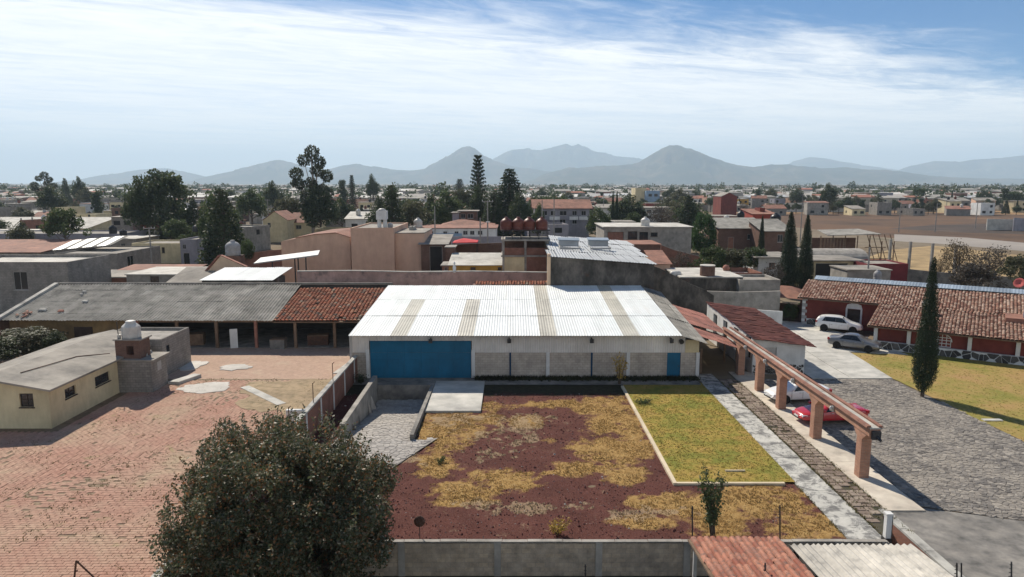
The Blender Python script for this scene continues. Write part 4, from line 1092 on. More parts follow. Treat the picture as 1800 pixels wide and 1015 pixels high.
# ================================================================== DIVIDING WALL
dv = empty('dividing_wall', (-12.8,24,0), 0, 'long red brick wall with white posts between the two yards', 'wall')
ys = [-4, 0.3, 4.4, 7.7, 11.0, 14.3, 17.6, 20.9, 24.2, 27.5, 30.8, 33.0]
for a, b in zip(ys[:-1], ys[1:]):
    MB().box(-0.1,0.08,a+.12,b-.12,-1.3,1.9).build('brick_panel', M['brick'], dv)
for a in ys: MB().box(-0.13,0.12,a-.118,a+.118,-1.3,1.905).build('post', M['white'], dv)
for a, b in zip(ys[:-1], ys[1:]): MB().box(-0.17,0.15,a+.004,b-.004,1.91,2.03).build('coping', M['concold'], dv)
for k, Y in enumerate((26.2, 30.5, 34.6, 38.6, 43.5, 48.5)):
    fp = MB().cyl((-12.8,Y,2.03),(-12.8,Y,3.3),0.03,0.03,6).cyl((-12.8,Y,3.25),(-12.65,Y-.05,3.4),0.025,0.02,6)
    tag(fp.build('wire_post', M['rust']), f'{ordn(k+1)} rusty wire post from the camera on the brick dividing wall', 'post', 'wire posts on the brick dividing wall')
cl = MB()
for a in range(8):
    for b in range(6):
        pass
gv = [(i*.16-.6, -0.22+0.05*math.sin(i*1.3)+(0.02*j), 2.12 - j*.16 - .02*math.sin(i*2.1)) for j in range(6) for i in range(8)]
gb = [(x, y+.03, z) for x, y, z in gv]
gf = [(j*8+i, j*8+i+1, (j+1)*8+i+1, (j+1)*8+i) for j in range(5) for i in range(7)]
cl = MB().add(gv, gf).add(gb, [tuple(reversed(q)) for q in gf])
cl.box(-.62,.55,-.22,.1,2.08,2.13)
o = cl.build('cloth', M['white'], None, True, (-13.3,41.6,0.05)); tag(o, 'white cloth hung over the near end of the brick wall above the tree', 'cloth')

# ================================================================== ARCADE
ar = empty('brick_arcade', (19.2,36,0), 0, 'long brick arcade of square piers carrying a tiled beam', 'arcade')
PY = [36.5, 42.4, 48.2, 52.6, 57.2]
for Y in PY:
    y = Y-36
    MB().box(-.27,.27,y-.28,y+.28,0,2.3).build('pier', M['brickpier'], ar)
    MB().add([(-.27,y-.28,2.3),(.27,y-.28,2.3),(.27,y+.28,2.3),(-.27,y+.28,2.3),(-.27,y-.75,2.72),(.27,y-.75,2.72),(.27,y+.75,2.72),(-.27,y+.75,2.72)],
             [(0,1,5,4),(1,2,6,5),(2,3,7,6),(3,0,4,7)]).build('corbel', M['brickpier'], ar)
MB().box(-.3,.3,-0.55,25.4,2.72,3.12).build('beam', M['brickpier'], ar)
MB().box(-.28,.28,-0.55,25.4,3.122,3.2).build('gutter', M['concold'], ar)
for s in (-1, 1):
    y = -.5
    while y < 25.2:
        MB().hexa([(s*.34-.12,y,3.2),(s*.34+.12,y,3.2),(s*.34+.12,y+.93,3.2),(s*.34-.12,y+.93,3.2)],[(s*.3-.1,y,3.30),(s*.3+.1,y,3.30),(s*.3+.1,y+.93,3.31),(s*.3-.1,y+.93,3.31)]).build('coping_tile', M['terra'], ar); y += .955
MB().box(-.2,.25,-.72,-.551,2.6,3.05).build('end_block', M['steel'], ar)
MB().cyl((.05,-.7,2.75),(.1,-1.0,2.65),.09,.07,8).build('spout', M['steel'], ar)
for k, Y in enumerate((39.6, 45.4, 50.6, 55.0)):
    lp = empty('wall_lamp', (18.88,Y,2.72), 0, f'{ordn(k+1)} white lamp from the near end of the brick arcade beam', 'wall lamp', 'lamps along the arcade beam')
    MB().box(-.06,.0,-.07,.07,0.0,.36).build('back_plate', M['white'], lp); MB().lathe([(.001,0),(.07,.02),(.09,.2),(.05,.28),(.001,.29)], (-.14,0,.05), 10).build('shade', M['white'], lp, True)

# ================================================================== OUTBUILDING WITH RED ROOF, AND THE LEAN-TOS
def stone_panel(parent, x0, x1, z0, z1, s, to3, material, gap=0.03, h=0.05, nobj=120, name='stone'):
    cells = voronoi(x0, x1, z0, z1, s)
    for c_ in cells[:nobj]:
        m = MB(); stone_mb(m, c_[0], c_[1], c_[2], gap, random.uniform(h*.6, h), lambda a, b, c: to3(a, b, c)); m.build(name, material, parent)
M['lava'] = stonemat('dark_lava_stone', [(0,(0.05,0.047,0.045)),(0.6,(0.085,0.08,0.075)),(1,(0.13,0.12,0.11))])
ob = empty('outbuilding', (20.3,57.5,0), 0, 'white outbuilding with long red sheet roof behind the arcade', 'outbuilding')
m = MB(); wall_face(m, 4.4, 3.0, [(1.0,0.02,2.0,2.3)], lambda x,y,z: (x,y,z - (0.0 if z < 2.5 else (x*.1))), .15)
m.add([(4.4,0,0),(4.4,14.2,0),(4.4,14.2,3.0),(4.4,0,2.56)],[(0,1,2,3)]); m.add([(4.4,14.2,0),(0,14.2,0),(0,14.2,3.6),(4.4,14.2,3.0)],[(0,1,2,3)])
ops = [(0.6+k*3.3,1.0,1.9+k*3.3,3.05) for k in range(4)]
wall_face(m, 14.2, 3.1, [(14.2-o[2],o[1],14.2-o[0],o[3]-.02) for o in ops], lambda x,y,z: (y,14.2-x,z + (0.0 if z < 3.05 else (14.2-x)*.035)), .3)
m.build('wall', M['white'], ob)
for o_ in ops: MB().box(.3,.36,o_[0]-.05,o_[2]+.05,o_[1],o_[3]).build('opening', M['dark'], ob)
MB().box(1.02,1.98,.1,.16,.03,2.28).build('door', M['frame'], ob)
stone_panel(ob, 0.03, 4.37, 0.02, 0.85, 0.26, lambda a,b,c: (a,-c,b), M['lava'], gap=.04, nobj=70)
sheet_roof(ob, (5.05,-.6,2.50), (5.05,14.3,3.05), (-.05,-.6,3.18), 26, 7, .2, .03, M['redroof'], jit=.03, lap=.1, rag=.12)
lt = empty('lean_to', (15.8,57.4,0), 0, 'front red sheet lean-to between the white shed and the arcade', 'lean-to')
sheet_roof(lt, (0.0,0,3.3), (3.55,.1,2.15), (0.0,4.3,3.42), 4, 3, .16, .02, M['redroof'], jit=.012)
for x, y in ((.2,.3),(3.2,.3)): MB().box(x-.08,x+.08,y-.08,y+.08,0,2.2).build('post', M['wood'], lt)
lt = empty('lean_to', (15.8,61.4,0), 0, 'rear darker red sheet lean-to behind the front one', 'lean-to')
sheet_roof(lt, (0.0,0,3.6), (3.7,.1,2.5), (0.0,8.5,3.95), 4, 4, .16, .02, M['redroof'], jit=.012)
for x, y in ((.2,.3),(3.4,.3),(.2,8),(3.4,8)): MB().box(x-.08,x+.08,y-.08,y+.08,0,2.55).build('post', M['wood'], lt)

# ================================================================== OLD DARK WALLS BEHIND
t = NT('black_stained_plaster')
vm = t.n('ShaderNodeMapping'); vm.inputs['Scale'].default_value = (.55,.55,.3); t.l(t.pos(), vm.inputs[0])
c = t.ramp(t.noise(1.0,7,.7,vm.outputs[0]), [(.34,(0.035,0.032,0.029)),(.5,(0.085,0.077,0.068)),(.64,(0.17,0.15,0.13))])
c = t.mix(t.mrange(t.noise(.45,6,.7),.6,.72,0,.6), c, (0.16,0.07,0.045))
t.bump(t.noise(8,6,.7),.5,.04)
M['stained'] = t.fin(c, .95, .15)
def pw(name, label, cat, pts, Y, th, material, cop=None):
    """wall facing the camera whose top runs through photograph pixels pts at distance Y"""
    P = [D(x, y, Y) for x, y in pts]
    root = empty(name, (P[0].x, Y, 0), 0, label, cat)
    for i, (a, b) in enumerate(zip(P[:-1], P[1:])):
        x0, x1 = a.x-P[0].x, b.x-P[0].x
        MB().hexa([(x0,0,0),(x1,0,0),(x1,th,0),(x0,th,0)],[(x0,0,a.z),(x1,0,b.z),(x1,th,b.z),(x0,th,a.z)]).build('wall_panel', material, root)
        if cop: MB().hexa([(x0+.003,-.05,a.z+.003),(x1-.003,-.05,b.z+.003),(x1-.003,th+.05,b.z+.003),(x0+.003,th+.05,a.z+.003)],[(x0+.003,-.05,a.z+.09),(x1-.003,-.05,b.z+.09),(x1-.003,th+.05,b.z+.09),(x0+.003,th+.05,a.z+.09)]).build('coping', cop, root)
    return root
tc_ = empty('tile_coping', (-4.2,74.2,4.4), 0, 'strip of old clay tiles along the wall behind the white roof', 'tile coping')
MB().box(0,8.6,0,.5,-4.4,.85).build('wall_top', M['pinkwall'], tc_)
tile_field((8.6,0-.1,1.0),(0,-.1,1.0),(8.6,.7,1.2),.3,.4,tc_,M['tileold'],'roof_tiles',jit=.03)
pw('pink_wall', 'long peeling pink wall behind the clay tiles and white roof', 'wall', [(522,478),(620,477),(720,479),(830,478),(966,480)], 78, .3, M['pinkwall'], M['concold'])
pw('stained_wall', 'black stained sloping wall to the right of the white roof', 'wall', [(1136,465),(1160,472),(1188,486),(1215,500),(1240,510),(1255,520)], 76.5, .35, M['stained'], None)
wr = empty('warehouse', (D(968,455,73.9).x,73.9,0), 0, 'tall warehouse with grey metal roof behind the white roof', 'warehouse')
zl, zr = D(968,452,73.9).z, D(1150,466,73.9).z; wW = D(1150,466,73.9).x-D(968,452,73.9).x
MB().hexa([(0,0,0),(wW,0,0),(wW+.5,28,0),(1.8,28,0)],[(0,0,zl),(wW,0,zr),(wW+.5,28,zr),(1.8,28,zl)]).build('wall', M['stained'], wr)
MB().box(-.35,-.003,-.05,.5,0,zl+.3).build('corner_pillar', M['peachlight'], wr)
zb = D(975,415,103).z
sheet_roof(wr, (-.3,-.3,zl+.1), (wW+.3,-.3,zr+.1), (1.5,28.5,max(zb,zl+.2)), 12, 4, .3, .03, M['sheetmetal'], jit=.008)
for k, px in enumerate((985, 1020)):
    x = 1.5+k*3.6
    sk = slab_between([(x,11,zl+.95),(x+2.6,11,zl+.9),(x+2.6,12.2,zl+1.1),(x,12.2,zl+1.15)], .1).build('roof_vent', M['sheetblue'], wr)
    MB().box(x+.05,x+2.5,8.5,8.6,zl+.0,zl+.22).build('vent_frame', M['frame'], sk); MB().box(x+.1,x+2.5,11.2,11.9,zl+.1,zl+.83).build('vent_box', M['sheetmetal'], sk)
    MB().box(x+.05,x+.12,8.6,11.0,zl+.15,zl+.3).build('vent_rail', M['frame'], sk); MB().box(x+2.44,x+2.5,8.6,11.0,zl+.1,zl+.25).build('vent_rail', M['frame'], sk)
# ================================================================== LEFT HOUSE
hs_ = empty('bungalow', (-30.3,44.2,0), 0, 'cream single-storey house with grey slab roof at the left', 'house')
HL, HW, HZ = 14.5, 7.2, 2.7
r3 = lambda x,y,z: (-y, x, z)                       # right (east) side wall, u runs away from the camera
def sdw(px0,py0,px1,py1):
    out = []
    for px, py in ((px0,py0),(px1,py1)):
        r = ray(px,py); t_ = -30.3/r[0]; out += [r[1]*t_-44.2, CAMH+r[2]*t_]
    return (out[0], out[1], out[2], out[3])
sw = [sdw(115,702,133,676), sdw(168,681,192,652)]
fw = [D(33,692,44.2), D(60,716,44.2)]
f_op = (fw[0].x+30.3+HW, fw[1].z, fw[1].x+30.3+HW, fw[0].z)
m = MB(); wall_face(m, HW, HZ, [f_op], lambda x,y,z: (x-HW,y,z), .15); wall_face(m, HL, HZ, sw, r3, .15)
m.add([(-HW,HL,0),(-HW,0,0),(-HW,0,HZ),(-HW,HL,HZ)],[(0,1,2,3)]); m.add([(-HW,0,HZ),(0,0,HZ),(-HW*.55,0,HZ+.75)],[(0,1,2)]); m.add([(0,HL,0),(-HW,HL,0),(-HW,HL,HZ),(0,HL,HZ)],[(0,1,2,3)]); m.add([(0,HL,HZ),(-HW,HL,HZ),(-HW*.55,HL,HZ+.75)],[(0,1,2)])
m.build('wall', M['cream'], hs_)
add_window(hs_, *f_op, lambda x,y,z: (x-HW,y,z), M['framedark'], M['glass'], .15, 1, bars=1)
for q in sw: add_window(hs_, *q, r3, M['framedark'], M['glass'], .15, 1, bars=1)
xr = -HW*.55
slab_between([(xr,-.45,HZ+.86),(.4,-.45,HZ+.06),(.4,HL+.2,HZ+.06),(xr,HL+.2,HZ+.86)],.13).build('roof', M['roofgrey'], hs_)
slab_between([(-HW-.4,-.45,HZ+.06),(xr-.004,-.45,HZ+.85),(xr-.004,HL+.2,HZ+.85),(-HW-.4,HL+.2,HZ+.06)],.13).build('roof', M['roofgrey'], hs_)
MB().tube([(xr+1.2,1.5,HZ+.68),(xr+1.6,4,HZ+.62),(xr+1.9,6.5,HZ+.55),(xr+3.2,8.5,HZ+.28)],.03).build('roof_pipe', M['rust'], hs_)
# block annex with stair tower
an = empty('block_annex', (-30.6,52.2,0), 0, 'grey block annex with a hollow tower at the cream house corner', 'annex')
MB().box(0.02,2.9,0.02,2.4,0,2.45).build('wall', M['block'], an)
MB().box(-.05,3.15,-.1,2.6,2.453,2.6).build('roof', M['roofgrey'], an)
MB().box(2.901,2.93,.9,1.5,1.5,2.2).build('vent', M['frame'], an)
tw = MB(); wall_face(tw, 1.9, 4.05, [(.85,2.9,1.4,3.6)], lambda x,y,z: (x+.1,y+.3,z), 1.2, z0=2.6)
tw.add([(2.0,.3,2.6),(2.0,1.8,2.6),(2.0,1.8,4.05),(2.0,.3,4.05)],[(0,1,2,3)]).add([(.1,1.8,2.6),(.1,.3,2.6),(.1,.3,4.05),(.1,1.8,4.05)],[(0,1,2,3)]).add([(.1,.3,4.05),(2,.3,4.05),(2,1.8,4.05),(.1,1.8,4.05)],[(0,1,2,3)])
m2 = MB(); wall_face(m2, 1.9, 4.05, [(.5,2.9,1.05,3.6)], lambda x,y,z: (2.0-x,1.8,z), .01, z0=2.6)
tw.v, tw.f = (MB().add(tw.v, tw.f).add(m2.v, m2.f).v, MB().add(tw.v, tw.f).add(m2.v, m2.f).f)
tw.build('tower', M['brickdark'], an)
MB().box(0,2.15,.2,1.9,4.053,4.15).build('tower_slab', M['conc'], an)
aw = empty('rear_wing', (-31.6,56.6,0), 0, 'grey block rear wing with parapet roof behind the water tank', 'annex')
wW2 = 2.6
m = MB(); wall_face(m, 5.0, 2.95, [(.7,1.9,1.3,2.5)], lambda x,y,z: (wW2-y,x,z)); m.add([(-3.2,0,0),(wW2,0,0),(wW2,0,2.95),(-3.2,0,2.95)],[(0,1,2,3)]).add([(wW2,5,0),(-3.2,5,0),(-3.2,5,2.95),(wW2,5,2.95)],[(0,1,2,3)]).add([(-3.2,5,0),(-3.2,0,0),(-3.2,0,2.95),(-3.2,5,2.95)],[(0,1,2,3)])
for (a,b,c_,d_) in ((-3.2,wW2,0,.18),(-3.2,wW2,4.82,5),(-3.2,-3.02,.18,4.82),(wW2-.18,wW2,.18,4.82)): m.box(a,b,c_,d_,2.955,3.2)
m.build('wall', M['block'], aw); MB().box(-3.0,wW2-.19,.2,4.8,2.8,2.95).build('roof', M['conc'], aw)
MB().box(wW2-.1,wW2-.06,.7,1.3,1.9,2.5).build('window', M['glass'], aw)
tk = empty('water_tank', (-29.55,53.2,4.16), .3, 'pale square-shouldered water tank on the hollow brick tower', 'water tank')
MB().lathe([(.001,0),(.68,0),(.7,.1),(.68,.8),(.66,.88),(.4,1.12),(.36,1.15)], n=8).build('tank_body', M['tankwhite'], tk); MB().lathe([(.37,1.14),(.37,1.27),(.28,1.31),(.001,1.32)], n=12).build('tank_lid', M['tankwhite'], tk, True)
MB().tube([(-.85,-.2,-.1),(-.9,-.2,.8),(-.9,-.2,1.3)],.035).build('pipe', M['steel'], tk)
tag(MB().cyl((-30.33,52.85,4.16),(-30.33,52.85,4.42),.13,.15,8).build('bucket', M['tankwhite']), 'small white bucket beside the tank on the brick tower', 'bucket')
tag(MB().prism([(-27.6,54.4),(-26.7,54.3),(-25.9,56.6),(-26.6,56.8)], 0.0, .25).build('step', M['concpale']), 'pale concrete step at the block annex corner', 'step')
for k, (x, y, s) in enumerate(((-28.6,55.6,.5),(-29.1,55.2,.4),(-28.2,54.8,.35))):
    tag(MB().hexa([(-s,-s*.4,0),(s,-s*.5,0),(s*.9,s*.4,0),(-s,s*.5,0)],[(-s*.8,-s*.3,.2),(s*.9,-s*.3,.14),(s*.8,s*.3,.22),(-s*.8,s*.4,.16)]).build('rubble', M['concold'], None, False, (x-.6,y-1.2,2.6), k*1.1), ['largest rubble piece on the annex roof behind the tower','middle rubble piece on the annex roof behind the tower','smallest rubble piece on the annex roof behind the tower'][k], 'rubble', 'rubble on the annex roof')

# ================================================================== FOREGROUND WALL AND ROOFS
fwl = empty('garden_wall', (0,29.0,-1.3), 0, 'weathered concrete block wall along the bottom of the gravel yard', 'wall')
cols = [-12.8, -8.9, -4.9, -0.64, 3.85, 7.75, 11.6, 14.4, 16.5]
t = NT('weathered_block_wall')
b = t.n('ShaderNodeTexBrick'); b.inputs['Scale'].default_value = 1; b.inputs['Brick Width'].default_value = .42; b.inputs['Row Height'].default_value = .22; b.inputs['Mortar Size'].default_value = .012
b.inputs['Color1'].default_value = (0.46,0.37,0.27,1); b.inputs['Color2'].default_value = (0.36,0.30,0.235,1); b.inputs['Mortar'].default_value = (0.32,0.28,0.23,1); t.l(wallvec(t), b.inputs['Vector'])
c = t.mix(t.mrange(t.noise(.8,6,.7),.5,.68,0,.8), b.outputs['Color'], (0.27,0.235,0.19)); c = t.val(c, t.mrange(t.noise(2.5,6,.75),.3,.7,.6,1.15))
t.bump(b.outputs['Fac'],-.5,.015); M['weatherblock'] = t.fin(c,.95,.15)
for a, b_ in zip(cols[:-1], cols[1:]): MB().box(a+.15,b_-.15,-.1,.08,0,1.55).build('wall_panel', M['weatherblock'], fwl)
for a in cols: MB().box(a-.148,a+.148,-.14,.1,0,1.6).build('post', M['conc'], fwl)
x = -12.8
while x < 16.3:
    w = random.uniform(.8,1.6); MB().box(x+.01,min(x+w,16.6)-.01,-.12,.10,1.603,1.64+random.uniform(-.01,.015)).build('coping', M['conc'], fwl); x += w
def vpost(px, y0, y1, Y, lab, r=.03, material='steel', bend=True):
    a, b = D(px,y1,Y), D(px,y0,Y)
    m = MB().cyl(a,b,r,r,6)
    if bend:
        for k in range(4): m.cyl((b.x-.05,b.y,b.z-.12-k*.16),(b.x+.05,b.y,b.z-.12-k*.16),.018,.018,5)
    return tag(m.build('fence_post', M[material]), lab, 'post', 'posts on the garden walls')
vpost(1217,890,944,29.0,'thin steel post on the block wall at the left end of the tiled roof')
vpost(1371,888,952,29.0,'thin steel post on the block wall between the tiled and grey roofs')
vpost(1029,992,1040,27.2,'short steel post in front of the block wall')
vpost(1778,988,1040,25.0,'spiked steel post at the bottom right corner')
vpost(1345,990,1040,24.0,'spiked steel post standing before the near tiled roof')
for k, px in enumerate((1682,1690)): vpost(px,990,1040,25.3,['left','right'][k]+' of two steel posts beside the near grey roof', bend=(k==0))
a, b_ = D(134,986,23.3), D(128,1040,23.3); e = D(166,1016,23.3)
m = MB().cyl(a,b_,.035,.035,6).cyl(a,e,.03,.03,6)
for k in range(4): q = a.lerp(b_, .04+k*.3); m.cyl(q,q+Vector((.1,0,.02)),.03,.02,6)
tag(m.build('fence_bracket', M['rust']), 'rusty wire bracket with a diagonal stay at the bottom left', 'fence bracket')
# satellite-dish like disc on a stake
p = D(737,918,29.3); ds = empty('dish', (p.x,29.35,.2), 0, 'round dark dish on a stake behind the block wall', 'dish')
zc = p.z-.2
MB().lathe([(.001,.05),(.16,.03),(.25,0),(.25,-.02),(.001,.02)], n=20).build('disc', M['rust'], ds, True).matrix_local = Matrix.Translation((0,0,zc)) @ Matrix.Rotation(R(80),4,'X')
MB().cyl((0,.03,-.3),(0,.03,zc+.2),.02,.02,6).build('stake', M['steel'], ds)
# near clay tile roof (falls away from the camera towards the block wall)
tr = empty('tiled_roof', (7.35,26.4,-1.3), 0, 'near red clay tile roof at the bottom edge', 'roof')
def T(x,y,z): return (x-7.35, y-26.4, z+1.3)
zt0, zt1 = 1.40, 1.95
tile_field(T(11.05,27.1,zt0+.02), T(7.37,27.1,zt0+.02), T(11.05,21.5,zt1+.02), .262, .52, tr, M['tilenear'], 'tile', jit=.015, objs=True)
slab_between([T(7.3,21.4,zt1-.02),T(11.12,21.4,zt1-.02),T(11.12,27.2,zt0-.02),T(7.3,27.2,zt0-.02)],.08).build('roof_deck', M['wood'], tr)
for x, y in ((7.45,26.7),(10.85,26.7),(7.45,21.6),(10.85,21.6)): MB().box(T(x,y,0)[0],T(x,y,0)[0]+.14,T(x,y,0)[1],T(x,y,0)[1]+.14,0,2.55).build('post', M['frame'], tr)
cr = empty('corrugated_roof', (11.4,26.2,-1.3), 0, 'near grey corrugated sheet roof at the bottom right', 'roof')
def T(x,y,z): return (x-11.4, y-26.2, z+1.3)
sheet_roof(cr, T(16.4,26.9,1.30), T(11.42,26.9,1.30), T(16.4,20.2,1.85), 5, 2, .27, .045, M['sheetnear'], jit=.006, lap=.2)
for x, y in ((11.5,26.4),(16.2,26.4),(11.5,20.5),(16.2,20.5)): MB().box(T(x,y,0)[0],T(x,y,0)[0]+.12,T(x,y,0)[1],T(x,y,0)[1]+.12,0,2.5).build('post', M['steel'], cr)
MB().box(0,4.95,.3,.42,2.3,2.5).build('fascia', M['steel'], cr)
# white gate post and the brick retaining wall
gpst = empty('gate_post', (16.85,29.45,.0), 0, 'white gate post at the end of the paver path', 'post')
MB().box(-.12,.12,-.12,.12,.25,1.35).build('shaft', M['white'], gpst); MB().box(-.16,.16,-.16,.16,-1.3,.248).build('foot', M['steel'], gpst); MB().box(-.15,.15,-.15,.15,1.352,1.42).build('cap', M['white'], gpst); MB().box(.122,.17,-.1,.1,.3,1.3).build('gate_leaf_edge', M['steel'], gpst)
rw = empty('retaining_wall', (18.25,32.6,-1.3), 0, 'low red brick retaining wall beside the grey drive', 'wall')
MB().box(-.12,.10,-16,0,0,1.25).build('brick_face', M['brick'], rw)
y = 0
while y > -15.5: MB().box(-.14,.3,y-1.98,y-.012,1.253,1.36).build('coping', M['concold'], rw); y -= 2

# ================================================================== RIGHT HOUSE
YAW = math.atan2(-.56,.83)
hr = empty('hacienda', (35.4,67.0,0), YAW, 'long red-walled house with pale clay tile roof and white verandah pillars', 'house')
WV, RV = 8.5, 13.4
U0, U1 = -8.4, 15.5
m = MB(); wall_face(m, -U0-.2, 3.1, [(4.6,0.02,6.0,2.25)], lambda x,y,z: (x+U0, y+WV, z), .2)
m.add([(U0,RV+4,0),(U0,WV,0),(U0,WV,3.1),(U0,RV,4.5),(U0,RV+4,3.2)],[(0,1,2,3,4)]).add([(U1,RV+4,0),(U0,RV+4,0),(U0,RV+4,3.2),(U1,RV+4,3.2)],[(0,1,2,3)])
m.build('wall', M['redwall'], hr)
for k in range(9):
    w = .32 if k % 2 else .5
    MB().box(U0-.03,U0+w,WV-.04,WV-.003,.02+k*.345,.34+k*.345).build('quoin', M['white'] if k % 2 else M['frame'], hr)
MB().box(U0+.5,-4.0,WV-.06,WV-.003,0,.75).build('plinth', M['white'], hr); stone_panel(hr, U0+.52, -4.02, .03, .74, .42, lambda a,b,c: (a,WV-.06-c,b), M['lava'], nobj=40)
for (a,b_,c_,d_) in ((-3.98,-3.7,0,2.3),(-2.5,-2.22,0,2.3)): MB().box(a+.1-.0,b_+.0,WV-.08,WV-.003,c_,d_).build('door_jamb', M['white'], hr)
MB().add([(-3.88,WV-.08,2.302),(-2.22,WV-.08,2.302),(-2.35,WV-.08,2.75),(-2.75,WV-.08,2.9),(-3.35,WV-.08,2.9),(-3.75,WV-.08,2.75)]+[(-3.88,WV-.003,2.302),(-2.22,WV-.003,2.302),(-2.35,WV-.003,2.75),(-2.75,WV-.003,2.9),(-3.35,WV-.003,2.9),(-3.75,WV-.003,2.75)],
         [(0,1,2,3,4,5)]+[(i,i+6,(i+1)%6+6,(i+1)%6) for i in range(6)]).build('door_arch', M['white'], hr)
MB().box(U0+4.62,U0+5.98,WV+.12,WV+.18,.03,2.24).build('door', M['framedark'], hr)
# verandah
def uat(px, v=0.0):
    k = (px-900)/FOC; best = None
    for u in np.linspace(-2, 18, 800):
        X = 35.4+u*math.cos(YAW)-v*math.sin(YAW); Y = 67.0+u*math.sin(YAW)+v*math.cos(YAW)
        e = abs(topix(X,Y,1.0)[0]-px)
        if best is None or e < best[0]: best = (e,u)
    return best[1]
pu = [0.15, uat(1597), uat(1704), uat(1789)]
pu.append(pu[-1]+4)
for u in pu: MB().box(u-.16,u+.16,-.16,.16,0.8,2.05).build('pillar', M['white'], hr)
MB().box(-.2,U1,-.18,.18,2.053,2.2).build('verandah_beam', M['white'], hr)
MB().box(0,pu[-1],-.2,.2,0,.78).build('plinth', M['white'], hr)
stone_panel(hr, 0.0, pu[-1], .01, .78, .42, lambda a,b,c: (a,-.2-c,b), M['lava'], gap=.04, nobj=140)
for a, b_ in zip(pu[:-1], pu[1:]): MB().box(a+.17,b_-.17,.3,.42,.6,2.2).build('panel_wall', M['redwall'], hr)
MB().box(-.0,.12,.2,WV,0,2.5).build('side_wall', M['redwall'], hr)
ua = uat(1655)
aw_ = MB()
for k in range(9):
    a1, a2 = math.pi*k/9, math.pi*(k+1)/9
    aw_.hexa([(ua+.75*math.cos(a2),.25,1.35+.65*math.sin(a2)),(ua+.75*math.cos(a1),.25,1.35+.65*math.sin(a1)),(ua+.75*math.cos(a1),.298,1.35+.65*math.sin(a1)),(ua+.75*math.cos(a2),.298,1.35+.65*math.sin(a2))],
             [(ua+.82*math.cos(a2),.25,1.35+.72*math.sin(a2)),(ua+.82*math.cos(a1),.25,1.35+.72*math.sin(a1)),(ua+.82*math.cos(a1),.298,1.35+.72*math.sin(a1)),(ua+.82*math.cos(a2),.298,1.35+.72*math.sin(a2))])
for k in range(5): x = ua-.7+.35*k; aw_.box(x-.03,x+.03,.25,.29,.82,1.35+.65*math.sqrt(max(.05,1-((x-ua)/.75)**2)))
for z in (.85,1.15,1.45,1.7): aw_.box(ua-.7,ua+.7,.255,.285,z-.03,z+.03)
aw_.build('arched_window', M['white'], hr)
# roofs: steeper over the house, flatter over the verandah
slab_between([(U0-.5,WV-.7,3.12),(U1,WV-.7,3.12),(U1,RV,4.55),(U0-.5,RV,4.55)],.1).build('roof_deck', M['wood'], hr)
slab_between([(-.6,-.65,2.24),(U1,-.65,2.24),(U1,WV-.71,3.11),(-.6,WV-.71,3.11)],.1).build('roof_deck', M['wood'], hr)
slab_between([(U0-.5,RV+.01,4.55),(U1,RV+.01,4.55),(U1,RV+4.6,3.1),(U0-.5,RV+4.6,3.1)],.1).build('roof_deck', M['terra'], hr)
tile_field((U0-.5,WV-.75,3.14),(U1,WV-.75,3.14),(U0-.5,RV,4.57),.30,.40,hr,M['tilepale'],'roof_tiles',jit=.015)
tile_field((-.6,-.7,2.26),(U1,-.7,2.26),(-.6,WV-.7,3.14),.30,.40,hr,M['tilepale'],'roof_tiles',jit=.015)
sheet_roof(hr, (U0+.2,RV-.35,4.72), (U1-3.2,RV-.35,4.72), (U0+.2,RV+.75,5.0), 15, 1, .3, .012, M['sheetblue'], name='ridge_sheet')
MB().box(U0+.2,U1-3.2,RV+.2,RV+.6,4.4,4.68).build('ridge_wall', M['conc'], hr)
uc = uat(1624, 5.5)
ch = MB().box(uc-.33,uc+.33,5.2,5.9,2.6,4.0).build('chimney', M['brick'], hr); MB().box(uc-.4,uc+.4,5.12,5.98,4.003,4.12).build('chimney_cap', M['conc'], ch)
ul = uat(1785, 6.0)
MB().box(ul-1.0,ul+4,5.0,8.0,2.7,3.35).build('roof_ledge', M['terra'], hr)
bt = empty('roof_cistern', (35.4+(ul+1.5)*math.cos(YAW)-6.6*math.sin(YAW), 67+(ul+1.5)*math.sin(YAW)+6.6*math.cos(YAW), 3.36), YAW, 'dark blue-grey box cistern on the tiled roof at the right edge', 'cistern')
MB().hexa([(-1.1,-.9,0),(1.1,-.9,0),(1.1,.9,0),(-1.1,.9,0)],[(-.95,-.8,1.25),(.95,-.8,1.25),(.95,.8,1.25),(-.95,.8,1.25)]).build('tank_body', mat('slate_blue_metal',(0.10,0.11,0.15),(0.07,0.075,0.10),1.2), bt); MB().box(-1.1,1.1,-.95,.95,1.253,1.4).build('lid', M['conc'], bt)
p = D(1792,498,74); dsh = empty('satellite_dish', p, 0, 'pink-red satellite dish above the box cistern at the right edge', 'satellite dish')
MB().lathe([(.001,-.1),(.3,-.04),(.55,.08),(.53,.09),(.28,-.02),(.001,-.08)], n=18).build('reflector', mat('faded_red_paint',(0.55,0.13,0.12),(0.48,0.11,0.10),2), dsh, True).matrix_local = Matrix.Rotation(R(-60),4,'Y') @ Matrix.Rotation(R(30),4,'X')
MB().cyl((.1,0,-1.2),(.05,0,0),.04,.04,6).build('mast', M['steel'], dsh)
